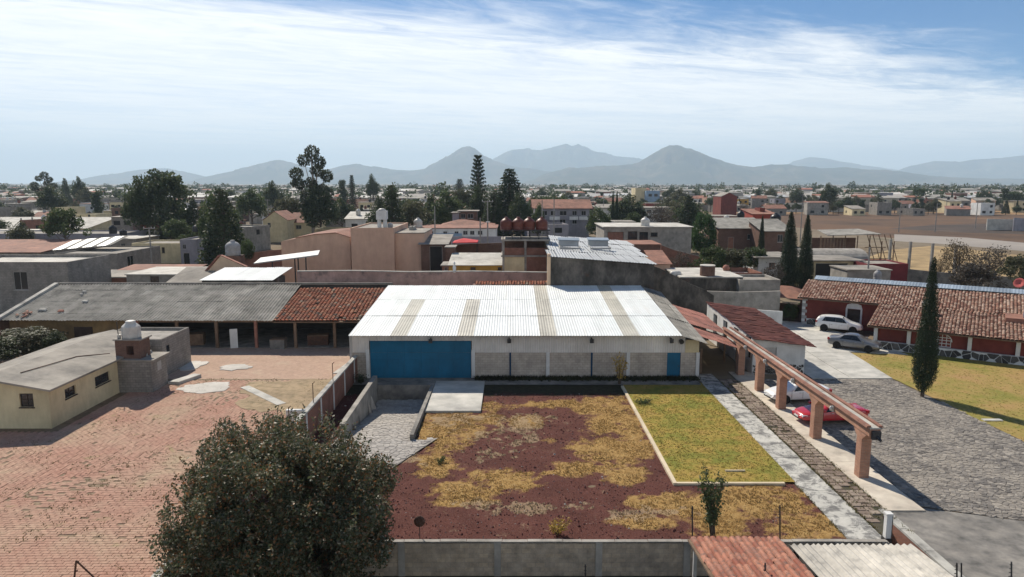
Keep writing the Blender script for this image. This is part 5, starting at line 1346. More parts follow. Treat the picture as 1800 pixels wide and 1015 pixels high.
# pavilion
pv = empty('pavilion', (33.5,84.5,0), YAW, 'small open pavilion with hipped clay tile roof left of the red house', 'pavilion')
for x, y in ((-2.4,-2),(2.4,-2),(-2.4,2),(2.4,2)): MB().box(x-.25,x+.25,y-.25,y+.25,0,2.5).build('pier', M['brickdark'], pv)
MB().add([(-3,-2.7,2.5),(3,-2.7,2.5),(3,2.7,2.5),(-3,2.7,2.5),(-.6,0,3.6),(.6,0,3.6)],[(0,1,5,4),(1,2,5),(2,3,4,5),(3,0,4),(3,2,1,0)]).build('roof', M['terra'], pv)
MB().box(-2.1,2.1,1.9,2.1,0,1.1).build('parapet', M['brickdark'], pv)

# ================================================================== MIDDLE GROUND BUILDINGS
B = building
B('block_house','grey block house with white-grilled window at the far left','house',-90,118,461,84,9,'block','roofwhite',wins=[(22,478,50,510)],roof='flat',par=.35)
B('block_warehouse','big grey block building with pale striped roof at the left','warehouse',95,205,446,112,14,'block','roofgrey',wins=[(118,452,134,458)],roof='flat',side=[(3,2,5,4)],par=.2)
ws = empty('sheet_canopy', (D(92,440,118).x,118,0), 0, 'pale striped sheet canopy roof above the block building at left', 'canopy')
a = D(92,440,118); b_ = D(196,433,118); wsW = b_.x-a.x
sheet_roof(ws, (0,0,a.z), (wsW,0,b_.z+.2), (-1,6,a.z+1.1), 12, 1, .4, .03, M['sheetwhite'], special=lambda i,j: M['sheetgrey'] if i % 3 == 2 else None)
for x in (0.2, wsW*.5, wsW-.3): MB().box(x,x+.2,.1,.3,0,a.z-.05).build('post', M['conc'], ws)
B('brown_roof_house','low house with brown flat roof at the far left edge','house',-120,70,445,124,16,'block','terra',roof='slab',sd=1.0)
B('lilac_wall','long lilac-grey plastered wall building far left','warehouse',-140,212,411,160,12,'lilac','roofgrey',wins=[],roof='flat')
B('canopy_house','small house with white slab canopy above the lilac wall','house',-40,38,408,170,8,'lilac','roofwhite',wins=[(4,412,14,420)],roof='slab',over=.8)
B('white_roof_warehouse','long low warehouse with bright white roof at the far left','warehouse',-160,152,402,210,16,'cream','roofwhite',wins=[(36,404,56,412)],roof='mono',rise=2.6,over=.6)
B('cube_house','tall plain grey cube house above the white warehouse roof','house',97,120,365,250,10,'cream','roofgrey',roof='flat',wins=[(104,372,109,378)])
B('cube_house','grey house with one window beside the tall cube house','house',130,168,377,245,10,'cream','roofgrey',roof='flat',wins=[(154,376,159,383)])
B('tank_house','low block house with two dark tanks on its roof','house',175,238,421,150,10,'block','roofwhite',roof='slab',wins=[(190,428,198,436),(212,428,220,436)])
tank(199,411,152,1.6,1.9,'tankblack','left dark water tank on the low block house roof'); tank(217,415,151,1.5,1.5,'tankblack','right dark water tank on the low block house roof')
B('cream_house','cream two-storey house with dark windows left of the dark conifer','house',231,316,428,140,9,'cream','roofgrey',wins=[(233,434,238,443),(244,434,249,443),(266,436,278,445),(284,435,290,445)],doors=[(255,450,262,470)],side=[(2,3.2,3.2,4.6),(5,3.2,6.2,4.6)],fm='framedark')
B('stair_house','pale house with blue-grey stair beside the cream house','house',316,345,421,138,8,'lilac','roofgrey',wins=[(321,430,327,438)],doors=[(322,445,334,462)])
tank(346,408,150,1.7,1.6,'tankblack','black water tank on a post left of the dark conifer')
B('red_roof_house','low house with faded red roof behind the grey sheet roof','house',205,335,477,100,5,'brickdark','terra',roof='mono',rise=.35,wins=[(232,484,244,491)])
B('grey_flat_house','grey plastered flat-roofed house behind the grey sheet roof','house',222,330,484,90,8,'conc','roofwhite',wins=[(264,486,280,499)],roof='slab',over=.15,fm='framedark')
B('brick_house','low red brick house between the block house and grey house','house',120,222,489,93,8,'brick','roofgrey',roof='slab',over=.1,wins=[(150,494,160,499)])
B('lean_house','small grey house with sloping slab roof left of the peach gable','house',298,352,497,84,5,'conc','roofgrey',roof='mono',rise=1.2,over=.3)
# peach gable with tile verge, white sheet roof in front
pg = empty('gable_house', (D(352,492,88).x,88,0), 0, 'pale peach gable with clay verge rising behind the grey roof', 'house')
A_, B_, C_ = D(352,492,88), D(432,470,88), D(388,450,88)
x1, x2 = B_.x-A_.x, C_.x-A_.x
MB().add([(0,0,0),(x1,0,0),(x1,0,B_.z),(x2,0,C_.z),(0,0,A_.z),(0,.4,0),(x1,.4,0),(x1,.4,B_.z),(x2,.4,C_.z),(0,.4,A_.z)],[(0,1,2,3,4),(9,8,7,6,5),(0,5,6,1),(1,6,7,2),(2,7,8,3),(3,8,9,4),(4,9,5,0)]).build('wall', M['peachlight'], pg)
d_ = Vector((x2,0,C_.z-A_.z)); n_ = int(d_.length/.45)
for k in range(n_):
    q = Vector((0,0,A_.z)) + d_*(k/n_); q2 = Vector((0,0,A_.z)) + d_*((k+.92)/n_)
    MB().hexa([(q.x-.15,-.2,q.z+.01),(q2.x-.15,-.2,q2.z+.01),(q2.x-.15,.6,q2.z+.01),(q.x-.15,.6,q.z+.01)],[(q.x-.22,-.2,q.z+.17),(q2.x-.22,-.2,q2.z+.14),(q2.x-.22,.6,q2.z+.14),(q.x-.22,.6,q.z+.17)]).build('verge_tile', M['clay'], pg)
slab_between([(x2,-.08,C_.z+.1),(x1+.1,-.08,B_.z+.08),(x1+.1,.5,B_.z+.08),(x2,.5,C_.z+.1)],.08).build('coping', M['clay'], pg)
wsr = empty('white_sheet_roof', (D(352,497,79).x,79,0), 0, 'low building with white sheet roof below the peach gable', 'shed')
a = D(352,493,79); b_ = D(478,493,79); w_ = b_.x-a.x
MB().box(.1,w_-.1,.2,5,0,a.z-.08).build('wall', M['stained'], wsr)
sheet_roof(wsr, (-.1,0,a.z), (w_+.1,0,a.z), (.9,7.2,a.z+.62), 8, 1, .25, .02, M['sheetwhite'])
tank(410,449,96,2.0,2.1,'tankgrey','grey domed water tank behind the peach gable')
tb = D(410,449,96); tag(MB().box(tb.x-1.2,tb.x+1.2,95.1,96.9,0,tb.z-.005).build('tank_stand', M['brickdark']), 'brown brick stand under the grey domed tank', 'tank stand')
cp = empty('carport', (D(446,463,92).x,92,0), 0, 'thin white sheet canopy on posts before the peach building', 'canopy')
a = D(446,463,92); b_ = D(559,448,92); w_ = b_.x-a.x
slab_between([(0,0,a.z),(w_,0,b_.z),(w_-.6,3.2,b_.z+.3),(-.2,3.2,a.z+.4)],.14).build('roof', M['sheetmetal'], cp)
for x, k in ((2.2,.25),(5.2,.6),(w_*.66,.66),(w_*.78,.8)): MB().box(x,x+.14,.5,.64,0,a.z+(b_.z-a.z)*(x/w_)-.02).build('post', M['steel'], cp)
pw('brick_fence','low red brick fence left of the peach building','wall',[(428,447),(470,441),(508,438)],118,.2,M['brick'])
# peach building
B('peach_hall','tall blank peach wall of the big hall in the middle','hall',616,692,401,100,14,'peach','roofgrey',roof='flat',par=.2)
B('peach_wing','lower peach wing right of the tall peach wall','hall',692.5,746,411,101,10,'peach','roofgrey',roof='slab',over=.02)
pe = empty('peach_gable', (D(494,425,101).x,101,0), 0, 'long low peach gable wall left of the tall peach wall', 'hall')
pp = [D(494,425,101), D(520,419,101), D(552,413,101), D(590,410,101), D(615.5,418,101)]
xs = [q.x-pp[0].x for q in pp]
MB().add([(xs[0],0,0),(xs[-1],0,0)]+[(xs[i],0,pp[i].z) for i in (4,3,2,1,0)]+[(xs[0],11,0),(xs[-1],11,0)]+[(xs[i],11,pp[i].z) for i in (4,3,2,1,0)],
         [tuple(range(7)), tuple(range(13,6,-1))]+[(i,i+7,(i+1)%7+7,(i+1)%7) for i in range(7)]).build('wall', M['peach'], pe)
for i in range(1,4): slab_between([(xs[i],-.15,pp[i].z+.1),(xs[i+1],-.15,pp[i+1].z+.1),(xs[i+1],11,pp[i+1].z+.1),(xs[i],11,pp[i].z+.1)],.09).build('roof', M['terra'], pe)
B('green_wall_house','olive-green wall behind the long peach gable','house',553,616,403,112,5,'olivewall','roofgrey',roof='flat')
tt = empty('tank_tower', D(672,400,104), 0, 'white tank tower of two columns and a box on the peach hall', 'tank tower')
h0 = D(672,386,104).z-D(672,400,104).z; h1 = D(672,371,104).z-D(672,400,104).z
for s in (-.42,.42): MB().cyl((s,0,0),(s,0,h0-.003),.3,.3,14).build('column', M['white'], tt)
MB().box(-.75,.75,-.7,.7,h0,h1).build('tank_box', M['white'], tt); MB().lathe([(.6,h1+.002),(.6,h1+.15),(.3,h1+.35),(.001,h1+.38)],n=14).build('tank_dome', M['tankwhite'], tt, True)
tank(686,400,104,.8,.7,'tankgrey','small grey tank beside the white tank tower')
B('stucco_box','small grey box room on the peach wing roof','roof room',719,727,399,106,3,'conc','roofgrey',z0=D(719,411,106).z)
# white and blue school block with red roof
WH = B('white_hall','long white building with pale blue band and red roof','school',722,872,402,150,12,'white','terra',wins=[(727,407,733,412),(756,407,762,412),(779,407,786,412),(799,407,806,412),(814,406,822,413),(826,406,834,413),(840,406,848,413)],roof='slab',over=.3)
bb = D(722,409,149.9); be = D(812,413,149.9)
MB().box(.1,be.x-bb.x,-.4,-.1,be.z-.6,bb.z-.2).build('blue_band', M['paleblue'], WH)
rr = empty('red_hipped_roof', (D(766,400,158).x,158,0), 0, 'house with broad red hipped roof behind the white hall', 'house')
a = D(766,400,158); b_ = D(868,400,158); t1, t2 = D(806,386,166), D(818,386,166); x1 = b_.x-a.x
MB().add([(0,0,a.z),(x1,0,a.z),(x1,16,a.z),(0,16,a.z),(t1.x-a.x,8,t1.z),(t2.x-a.x,8,t2.z)],[(0,1,5,4),(1,2,5),(2,3,4,5),(3,0,4),(3,2,1,0)]).build('roof', M['terra'], rr)
MB().box(.5,x1-.5,.5,15.5,0,a.z-.01).build('wall', M['white'], rr)
B('lookout_house','grey tower house with flat canopy behind the red hipped roof','house',795,806,375,172,6,'lilac','roofgrey',roof='slab',over=.4)
B('canopy_room','open upper room with flat roof beside the grey tower house','house',806.5,838,372,174,6,'brickdark','roofgrey',roof='slab',over=.5,wins=[(810,376,818,384),(822,376,832,384)],gm='dark')
pw('pale_fence','pale blue-grey fence wall along the street before the white hall','wall',[(727,414),(800,416),(885,416)],136,.2,M['lilac'])
tank(735,401,152,1.9,2.2,'tankwhite','white-capped water tank at the left end of the white hall')
# brown brick sheds with red canopy
B('brick_shed','dark brick shed with big open doorway right of the peach hall','shed',740,784,430,100,8,'brickdark','roofgrey',doors=[(755,433,778,476)],roof='mono',rise=.8,over=.4)
B('brick_tower','narrow brown brick pillar house beside the open brick shed','shed',783,799,436,97,3,'brickdark','conc',roof='slab',over=.15)
pw('brick_yard_wall','long brown brick wall behind the yellow house','wall',[(798,430),(826,429),(850,428),(882,427)],112,.25,M['brickdark'])
rc = empty('red_canopy', (D(795,424,108).x,108,0), 0, 'bright red cloth canopy above the brown brick wall', 'canopy')
a = D(795,427,108); b_ = D(839,426,108); c_ = D(815,421,110); w_ = b_.x-a.x
MB().add([(0,0,a.z),(w_,0,b_.z),(w_,4,b_.z),(0,4,a.z),(c_.x-a.x,2,c_.z+.2),(0,0,a.z-.12),(w_,0,b_.z-.12),(w_,4,b_.z-.12),(0,4,a.z-.12)],[(0,1,4),(1,2,4),(2,3,4),(3,0,4),(0,5,6,1),(1,6,7,2),(2,7,8,3),(3,8,5,0),(8,7,6,5)]).build('cloth', mat('red_cloth',(0.62,0.06,0.07),(0.5,0.05,0.055),1.5), rc)
for x, y in ((.1,.1),(w_-.1,.1),(.1,3.9),(w_-.1,3.9)): MB().cyl((x,y,0),(x,y,a.z-.13),.05,.05,6).build('pole', M['steel'], rc)
B('yellow_house','low ochre-yellow house with white roof behind the pink wall','house',789,884,467,90,7,'ochre','roofwhite',wins=[(827,470,836,475),(875,470,882,475)],roof='mono',rise=.9,over=.15,fm='framedark')
B('brick_corner','small red brick corner room left of the yellow house','house',777,789,468,90,4,'brick','conc',roof='slab',over=.2,wins=[(781,470,787,476)])
p = D(799,479,78.2); hp = empty('roof_statue', (p.x,78.15,p.z), 0, 'small white statue standing on the pink wall', 'statue')
MB().lathe([(.001,0),(.22,0),(.16,.2),(.2,.5),(.14,.75),(.05,.85),(.12,1.0),(.10,1.12),(.001,1.2)],n=12).build('figure', M['white'], hp, True)

# unfinished tower with four tanks
ut = empty('tank_tower', (D(883,470,88).x,88,0), 0, 'unfinished concrete frame tower with brick infill carrying brown tanks', 'tower')
x1 = D(964,470,88).x-D(883,470,88).x
zA, zB_, zC = D(900,478,88).z, D(900,450,88).z, D(900,424,88).z
zP = D(900,406,88).z
for x in (0, x1*.48, x1-.25):
    for y in (0, 4.5): MB().box(x,x+.26,y,y+.26,0,zC).build('column', M['conc'], ut)
for z in (zB_-.15, zC): MB().box(-.15,x1+.2,-.12,4.9,z,z+.22).build('floor_slab', M['conc'], ut)
zw = D(900,461,88).z; zw2 = D(900,442,88).z
for a, b_ in ((.27,x1*.48-.01),(x1*.48+.27,x1-.26)):
    MB().box(a,b_,.05,.2,0,zB_-.16).build('infill_wall', M['cream'] if a < 1 else M['brick'], ut)
    MB().box(a,b_,.05,.2,zB_+.08,zB_+1.0).build('infill_wall', M['brick'], ut)
    MB().box(a,b_,4.6,4.7,zB_+.08,zC-.01).build('infill_wall', M['brickdark'], ut)
for x in np.linspace(.1, x1-.1, 6):
    for y in (.1, 4.4): MB().cyl((x,y,zC+.22),(x,y,zP),.05,.05,6).build('platform_leg', M['steel'], ut)
MB().box(-.2,x1+.2,-.1,4.7,zP,zP+.1).build('platform', M['steel'], ut)
for z in (.35,.75): MB().box(-.1,x1+.1,-.04,.02,zC+.22+z,zC+.27+z).build('platform_rail', M['steel'], ut)
st = MB()
for k in range(9): z = zB_*k/9; st.box(x1+.05,x1+.35,-.3,-.25,z,z+.05)
st.cyl((x1+.04,-.27,0),(x1+.04,-.27,zC),.03).cyl((x1+.37,-.27,0),(x1+.37,-.27,zC),.03); st.build('ladder', M['steel'], ut)
for k, px in enumerate((890, 911, 930, 952)):
    tank(px,406,89.0,1.55,1.75,'tankbrown',['leftmost of the four brown tanks on the unfinished tower','second from the left of the four brown tanks on the tower','third from the left of the four brown tanks on the tower','rightmost of the four brown tanks on the unfinished tower'][k],'four brown tanks on the unfinished tower')

# right of the tower
BH_ = B('balcony_house','two-storey house with red roof and white balconies','house',940,1036,367,185,12,'lilac','terra',wins=[(952,371,962,379),(968,371,976,379),(984,371,996,379),(1006,371,1014,379),(1022,371,1030,379),(952,386,962,394),(984,386,994,394),(1006,386,1014,394)],roof='gablex',rise=2.2,over=.8,gm='dark')
for k, (a, b_) in enumerate(((966,984),(1001,1016),(1018,1033))):
    p, q = D(a,381,183.6), D(b_,387,183.6); MB().box(p.x-BH_.location.x,q.x-BH_.location.x,-1.6,-1.3,q.z,p.z).build('balcony_panel', M['white'], BH_)
B('grey_house','grey flat house with white roof slab and dark windows','house',1062,1216,400,124,12,'conc','roofwhite',wins=[(1104,407,1120,421),(1124,408,1139,423),(1144,409,1156,416)],doors=[(1068,408,1096,421)],roof='slab',over=.3,dm='brick',fm='framedark')
tank(1134,398,126,1.6,1.7,'tankwhite','white conical water tank on the grey flat house')
B('brick_annex','low brown brick annex before the grey flat house','annex',1096,1162,431,112,8,'brickdark','terra',roof='slab',over=.1)
pw('brick_garden_wall','low weathered brick wall right of the brick annex','wall',[(1162,431),(1185,440),(1232,452)],108,.25,M['brick'],M['conc'])
B('tile_shed','small shed with old tile roof at the warehouse corner','shed',1150,1178,465,90,6,'peach','terra',roof='mono',rise=1.2)
B('school','long two-storey school block with pale slab roof behind the twin cypresses','school',1054,1196,366,240,12,'white','roofgrey',wins=[(1104+i*11,369,1112+i*11,375) for i in range(8)]+[(1104+i*11,379,1112+i*11,384) for i in range(8)],roof='slab',over=.8,gm='dark')
B('white_shop','white low house left of the grey flat house','house',1082,1116,391,150,6,'white','roofgrey',roof='slab',wins=[(1088,396,1094,401)])
# flat white roof house behind the dark wall
B('dark_flat_house','dark plastered house with white flat roof behind the red lean-to','house',1196,1306,489,82,9,'stained','roofwhite',roof='slab',over=.05)
pw('double_wall','dark two-tier boundary wall behind the red roofed outbuilding','wall',[(1240,512),(1300,514),(1372,512)],78.5,.3,M['conc'])
B('grey_rear_house','grey plastered low house end beside the twin cypresses','house',1300,1372,492,81,5,'conc','roofgrey',roof='flat',par=.3)
pw('white_low_wall','low white wall beside the pavilion','wall',[(1330,545),(1376,548)],74.0,.2,M['white'])
p = D(1243,490,83.2); cyl_ = empty('round_cistern', p, 0, 'brown round cistern with white lid on the flat roof', 'cistern')
MB().cyl((0,0,-.3),(0,0,1.55),.88,.88,22).build('drum', M['brickdark'], cyl_, False); MB().cyl((0,0,1.553),(0,0,1.65),.9,.9,22).build('lid', M['roofwhite'], cyl_)
gt = empty('gas_tank', D(1187,490,84), .3, 'white horizontal gas tank on the flat roof', 'gas tank')
gb_ = MB().lathe([(.001,-.75),(.2,-.72),(.36,-.55),(.4,-.35),(.4,.35),(.36,.55),(.2,.72),(.001,.75)],n=16).build('tank_body', M['tankwhite'], gt, True); gb_.matrix_local = Matrix.Translation((0,0,.55)) @ Matrix.Rotation(R(90),4,'Y')
for s in (-.4,.4): MB().box(s-.05,s+.05,-.25,.25,0,.25).build('saddle', M['steel'], gt)
ck = empty('clay_chimney', D(1276,482,88), 0, 'small round clay chimney pot on the flat roof', 'chimney')
MB().lathe([(.001,0),(.4,0),(.36,.55),(.48,.7),(.44,.85),(.3,1.1),(.001,1.2)],n=14).build('pot', M['clay'], ck, True)
B('red_parapet_house','low red brick house behind the round cistern','house',1286,1340,480,92,6,'brick','concpale',roof='flat',par=.6)
# grey block house group by the field
B('brick_villa','two-storey dark brick house with grey sheet roof near the field','house',1264,1350,402,135,9,'brickdark','sheetgrey',wins=[(1314,412,1326,421),(1328,412,1338,421)],doors=[(1280,417,1290,428)],roof='mono',rise=1.6,over=.4,dm='terra')
B('brick_villa','dark brick house with white-framed window left of the tall cypress','house',1342,1392,407,128,8,'brickdark','sheetgrey',wins=[(1367,413,1376,426)],roof='mono',rise=1.8,over=.5)
B('attic_room','grey roof room with black window on the brick house','roof room',1266,1305,390,146,5,'conc','roofgrey',wins=[(1269,393,1274,399)],roof='slab',over=.2,z0=5.0)
tank(1302,386,148,1.5,1.9,'tankblack','black water tank on the brick house beside the attic room')
tank(1277,385,148,1.1,.8,'tankwhite','small white tank on the attic room roof')
tank(1363,394,165,2.4,2.6,'tankblack','large black tank before the red house by the field')
B('red_house','bright brick-red house at the edge of the ploughed field','house',1324,1366,377,180,10,mat('bright_red_paint',(0.34,0.065,0.045),(0.29,0.055,0.04),.6),'terra',roof='mono',rise=1.0,wins=[(1352,384,1358,392)])
B('red_parapet','stepped red parapet block on the red house','house',1336,1345,366,184,4,'redwall','terra',roof='flat')
B('red_low_house','low dark red house left of the bright red house','house',1258,1300,381,190,8,'redwall','roofgrey',roof='slab')
B('low_white_house','low white house with grey slab roof left of the tall cypresses','house',1334,1394,453,106,7,'white','roofgrey',roof='slab',over=.8,wins=[(1352,462,1362,472)],fm='clay')
B('low_grey_house','low grey house with broad slab roof between the cypresses and vault','house',1430,1512,459,104,7,'cream','roofgrey',roof='slab',over=.6,doors=[(1434,463,1490,478)])
vb = empty('vaulted_barn', (D(1408,455,118).x,118,0), 0, 'barrel-vaulted grey concrete barn beyond the cypresses', 'barn')
x1 = D(1530,455,118).x-D(1408,455,118).x; zt_ = D(1480,437,122).z
vv = MB(); n_ = 12
for k in range(n_+1):
    a = math.pi*k/n_; y = 4-4*math.cos(a); z = zt_-2.2+2.2*math.sin(a)
    vv.v += [(0,y,z),(x1,y,z)]
for k in range(n_): vv.f.append((2*k,2*k+1,2*k+3,2*k+2))
vv.f.append(tuple(range(0,2*n_+2,2))[::-1]); vv.f.append(tuple(range(1,2*n_+2,2)))
vv.build('vault', M['conc'], vb); MB().box(.05,x1-.05,.05,7.95,0,zt_-2.21).build('wall', M['block'], vb)
B('burgundy_house','long burgundy-red wall house behind the tiled house','house',1524,1597,464,100,6,'burgundy','roofgrey',roof='flat',par=.2)
B('grey_box_house','small grey flat-roofed block with a tank behind the tiled house','house',1490,1566,476,92,5,'conc','roofgrey',roof='slab',over=.15)
tank(1542,494,90.5,1.0,1.5,'tankgrey','silver-grey water tank against the small grey block')
pw('dark_lot_wall','long dark grey wall behind the tiled house and its trees','wall',[(1596,473),(1640,478),(1720,484),(1860,492)],100,.25,M['concdark'])
# ruined greenhouse frame
gh = empty('timber_shelter', (D(1440,440,138).x,138,0), 0, 'ragged timber shelter with torn sheet roof before the field', 'shelter')
x1 = D(1574,440,138).x-D(1440,440,138).x; zt_ = D(1500,404,142).z; ze = D(1480,414,138).z
slab_between([(1.5,0,ze),(x1*.8,0,ze+.3),(x1*.72,7,zt_),(2.4,7,zt_-.2)],.12).build('roof', M['sheetgrey'], gh)
for k in range(7): x = .3+k*x1/6.2; MB().cyl((x,.3,0),(x,.3,ze-.1 if k < 5 else ze-1.2),.12,.1,6).build('post', M['wood'], gh)
for k in range(5): x = x1*.62+k*x1*.075; MB().cyl((x,.2,ze+.2),(x+2.0,.2,.2),.08,.07,6).build('brace', M['wood'], gh)
for k in range(3): MB().cyl((x1*.6,.15,1.2+k*1.1),(x1*.97-k*.7,.15,1.2+k*1.1),.07,.07,6).build('rail', M['wood'], gh)
for k in range(8): MB().box(.2+k*.62,.5+k*.62,-.08,0.0,1.0,ze-.6).build('slat', M['wood'], gh)
for z in (1.1, 2.0, 2.9): MB().box(.1,5.3,-.14,-.09,z,z+.16).build('slat_rail', M['wood'], gh)
MB().box(.2,x1*.6,4,4.2,0,ze-.8).build('back_panel', M['brickdark'], gh)
# fence posts by the dry lot
for k, (px, y0, y1, Y) in enumerate(((1566,421,449,124),(1601,425,454,121),(1640,428,460,118),(1681,433,465,115))):
    a, b_ = D(px,y0,Y), D(px,y1,Y); tag(MB().box(-.18,.18,-.18,.18,0,a.z).build('concrete_post', M['pole'], None, False, (a.x,Y,0)), f'{ordn(k+1)} concrete fence post from the left beside the dry lot', 'fence post', 'concrete posts along the dry lot')
pw('field_wall','pale concrete wall end at the right of the field','wall',[(1736,385),(1782,386)],240,.3,M['concpale'])
pw('field_wall','grey block wall right of the pale wall in the field','wall',[(1783,383),(1840,386)],236,.3,M['lilac'])
M['limewall'] = mat('lime_washed_block',(0.72,0.70,0.64),(0.62,0.60,0.55),.3)
pw('white_boundary_wall','long white boundary wall beyond the field under the lone tree','wall',[(1382,357),(1420,357),(1450,358),(1497,359)],392,.3,M['limewall'])
pw('dark_boundary_wall','dark boundary wall right of the white one beyond the field','wall',[(1497.5,359),(1560,361)],388,.3,M['block'])
B('red_barn','brick-red barn beyond the field at centre right','barn',1268,1296,346,350,14,'redwall','roofgrey',roof='gabley',rise=2,over=.2)
B('gable_villa','house with two red gable roofs before the eucalyptus','house',462,505,388,190,10,'cream','terra',roof='gabley',rise=2.4,wins=[(470,392,476,400)])
B('gable_villa','house with wide red roof right of the two-gabled house','house',508,556,392,196,10,'cream','terra',roof='gablex',rise=2.6,wins=[(520,396,530,403)])
B('grey_apartment','tall blank grey apartment block with blue panels in the far town','apartment block',1117,1136,331,420,14,'cream','roofgrey',roof='flat')
B('grey_apartment','grey apartment block with pale blue wall right of the tall blank one','apartment block',1136,1160,336,415,14,'paleblue','roofgrey',roof='flat',wins=[(1140,341,1146,346),(1150,341,1156,346)])

# ---------------- street poles
def upole(px, y0, y1, Y, lab, arm=True, lamp=False):
    a, b_ = D(px,y0,Y), D(px,y1,Y); h = a.z
    root = empty('utility_pole', (a.x,Y,0), 0, lab, 'utility pole', 'utility poles')
    MB().cyl((0,0,0),(0,0,h),.16,.1,8).build('shaft', M['pole'], root)
    if arm:
        MB().box(-1.0,1.0,-.06,.06,h-.25,h-.12).build('crossarm', M['pole'], root)
        for s in (-.9,0.35,.9): MB().cyl((s,0,h-.12),(s,0,h+.12),.05,.04,6).build('insulator', M['white'], root)
    if lamp:
        MB().cyl((0,0,h-1.2),(1.2,-.3,h-.7),.05,.04,6).build('lamp_arm', M['pole'], root); MB().box(1.0,1.7,-.42,-.18,h-.78,h-.62).build('lamp_head', M['white'], root)
    return root
upole(857,353,432,125,'tall utility pole with crossarm left of the brown tanks',True,False)
upole(764,363,425,140,'plain grey pole before the trees left of the white hall',False)
upole(844,383,430,120,'street lamp pole with white head beside the tall utility pole',False,True)
upole(953,352,400,160,'utility pole right behind the brown tanks',False); upole(974,350,420,150,'thin pole before the two-storey red-roofed house',False)
upole(1584,356,400,230,'left of three poles standing in the ploughed field',False); upole(1648,358,400,230,'middle of three poles standing in the ploughed field',False); upole(1719,353,392,250,'right of three poles standing in the ploughed field',False)
upole(1411,352,402,190,'utility pole with white sign between the two tall cypresses',False,True); upole(1529,435,494,93,'thin pole behind the ridge of the tiled house',False)
upole(1322,352,385,230,'utility pole left of the bright red house',True)
upole(262,400,470,120,'concrete pole beside the cream house',True)
# wires
def wire(p, q, sag, lab):
    P0, P1 = Vector(p), Vector(q); pts = [P0.lerp(P1, k/14) - Vector((0,0,sag*4*(k/14)*(1-k/14))) for k in range(15)]
    tag(MB().tube(pts,.02,4).build('power_line', M['steel']), lab, 'power line', 'power lines')
wire(D(857,354,125),D(764,364,140),.8,'power line between the tall pole and the plain grey pole'); wire(D(857,354,125),D(953,353,160),.8,'power line from the tall pole behind the brown tanks')
wire(D(262,401,120),D(90,385,150),1.0,'power line running left from the concrete pole'); wire(D(262,401,120),D(390,385,150),1.0,'power line running right from the concrete pole')
# ================================================================== CARS
M['tyre'] = mat('tyre_rubber', (0.02,0.02,0.02), (0.03,0.03,0.03), 5, rough=.9)
M['rim'] = mat('alloy', (0.45,0.45,0.46), (0.35,0.35,0.36), 5, rough=.35, metal=.8, bump=0)
M['carglass'] = glassmat('car_glass', (0.012,0.014,0.016))
M['lens'] = glassmat('lamp_lens', (0.55,0.56,0.58))
M['redlens'] = glassmat('red_lens', (0.35,0.01,0.01))
def paint(name, c, rough=.25, metal=0.0):
    t = NT(name); t.b.inputs['Coat Weight'].default_value = .6; t.b.inputs['Coat Roughness'].default_value = .08
    return t.fin(t.val(t.ramp(t.noise(3,4),[(.3,c),(.7,tuple(x*.94 for x in c))]), t.mrange(t.noise(12,5),.3,.7,.96,1.03)), rough, .5, metal)
SEDAN = [(-2.28,.42,.70,.80,.88,.62),(-2.2,.30,.80,.88,1.0,.68),(-1.95,.26,.86,.92,1.04,.70),(-1.45,.24,.89,.94,1.07,.71),(-.80,.22,.90,.93,1.40,.56),(-.1,.22,.90,.92,1.46,.56),(.25,.22,.90,.91,1.44,.56),(1.0,.23,.89,.89,1.02,.72),(1.55,.25,.87,.82,.94,.68),(2.05,.28,.83,.70,.82,.62),(2.24,.32,.76,.62,.70,.56),(2.3,.42,.64,.55,.60,.50)]
SUV = [(-2.30,.48,.72,1.0,1.12,.62),(-2.22,.38,.86,1.06,1.30,.66),(-1.95,.32,.90,1.08,1.58,.62),(-1.3,.28,.92,1.07,1.68,.64),(-.3,.27,.92,1.05,1.70,.65),(.35,.27,.92,1.03,1.66,.63),(1.0,.28,.91,1.02,1.18,.76),(1.6,.30,.89,.98,1.08,.72),(2.05,.34,.85,.84,.95,.66),(2.25,.38,.78,.72,.80,.58),(2.32,.48,.66,.62,.68,.52)]
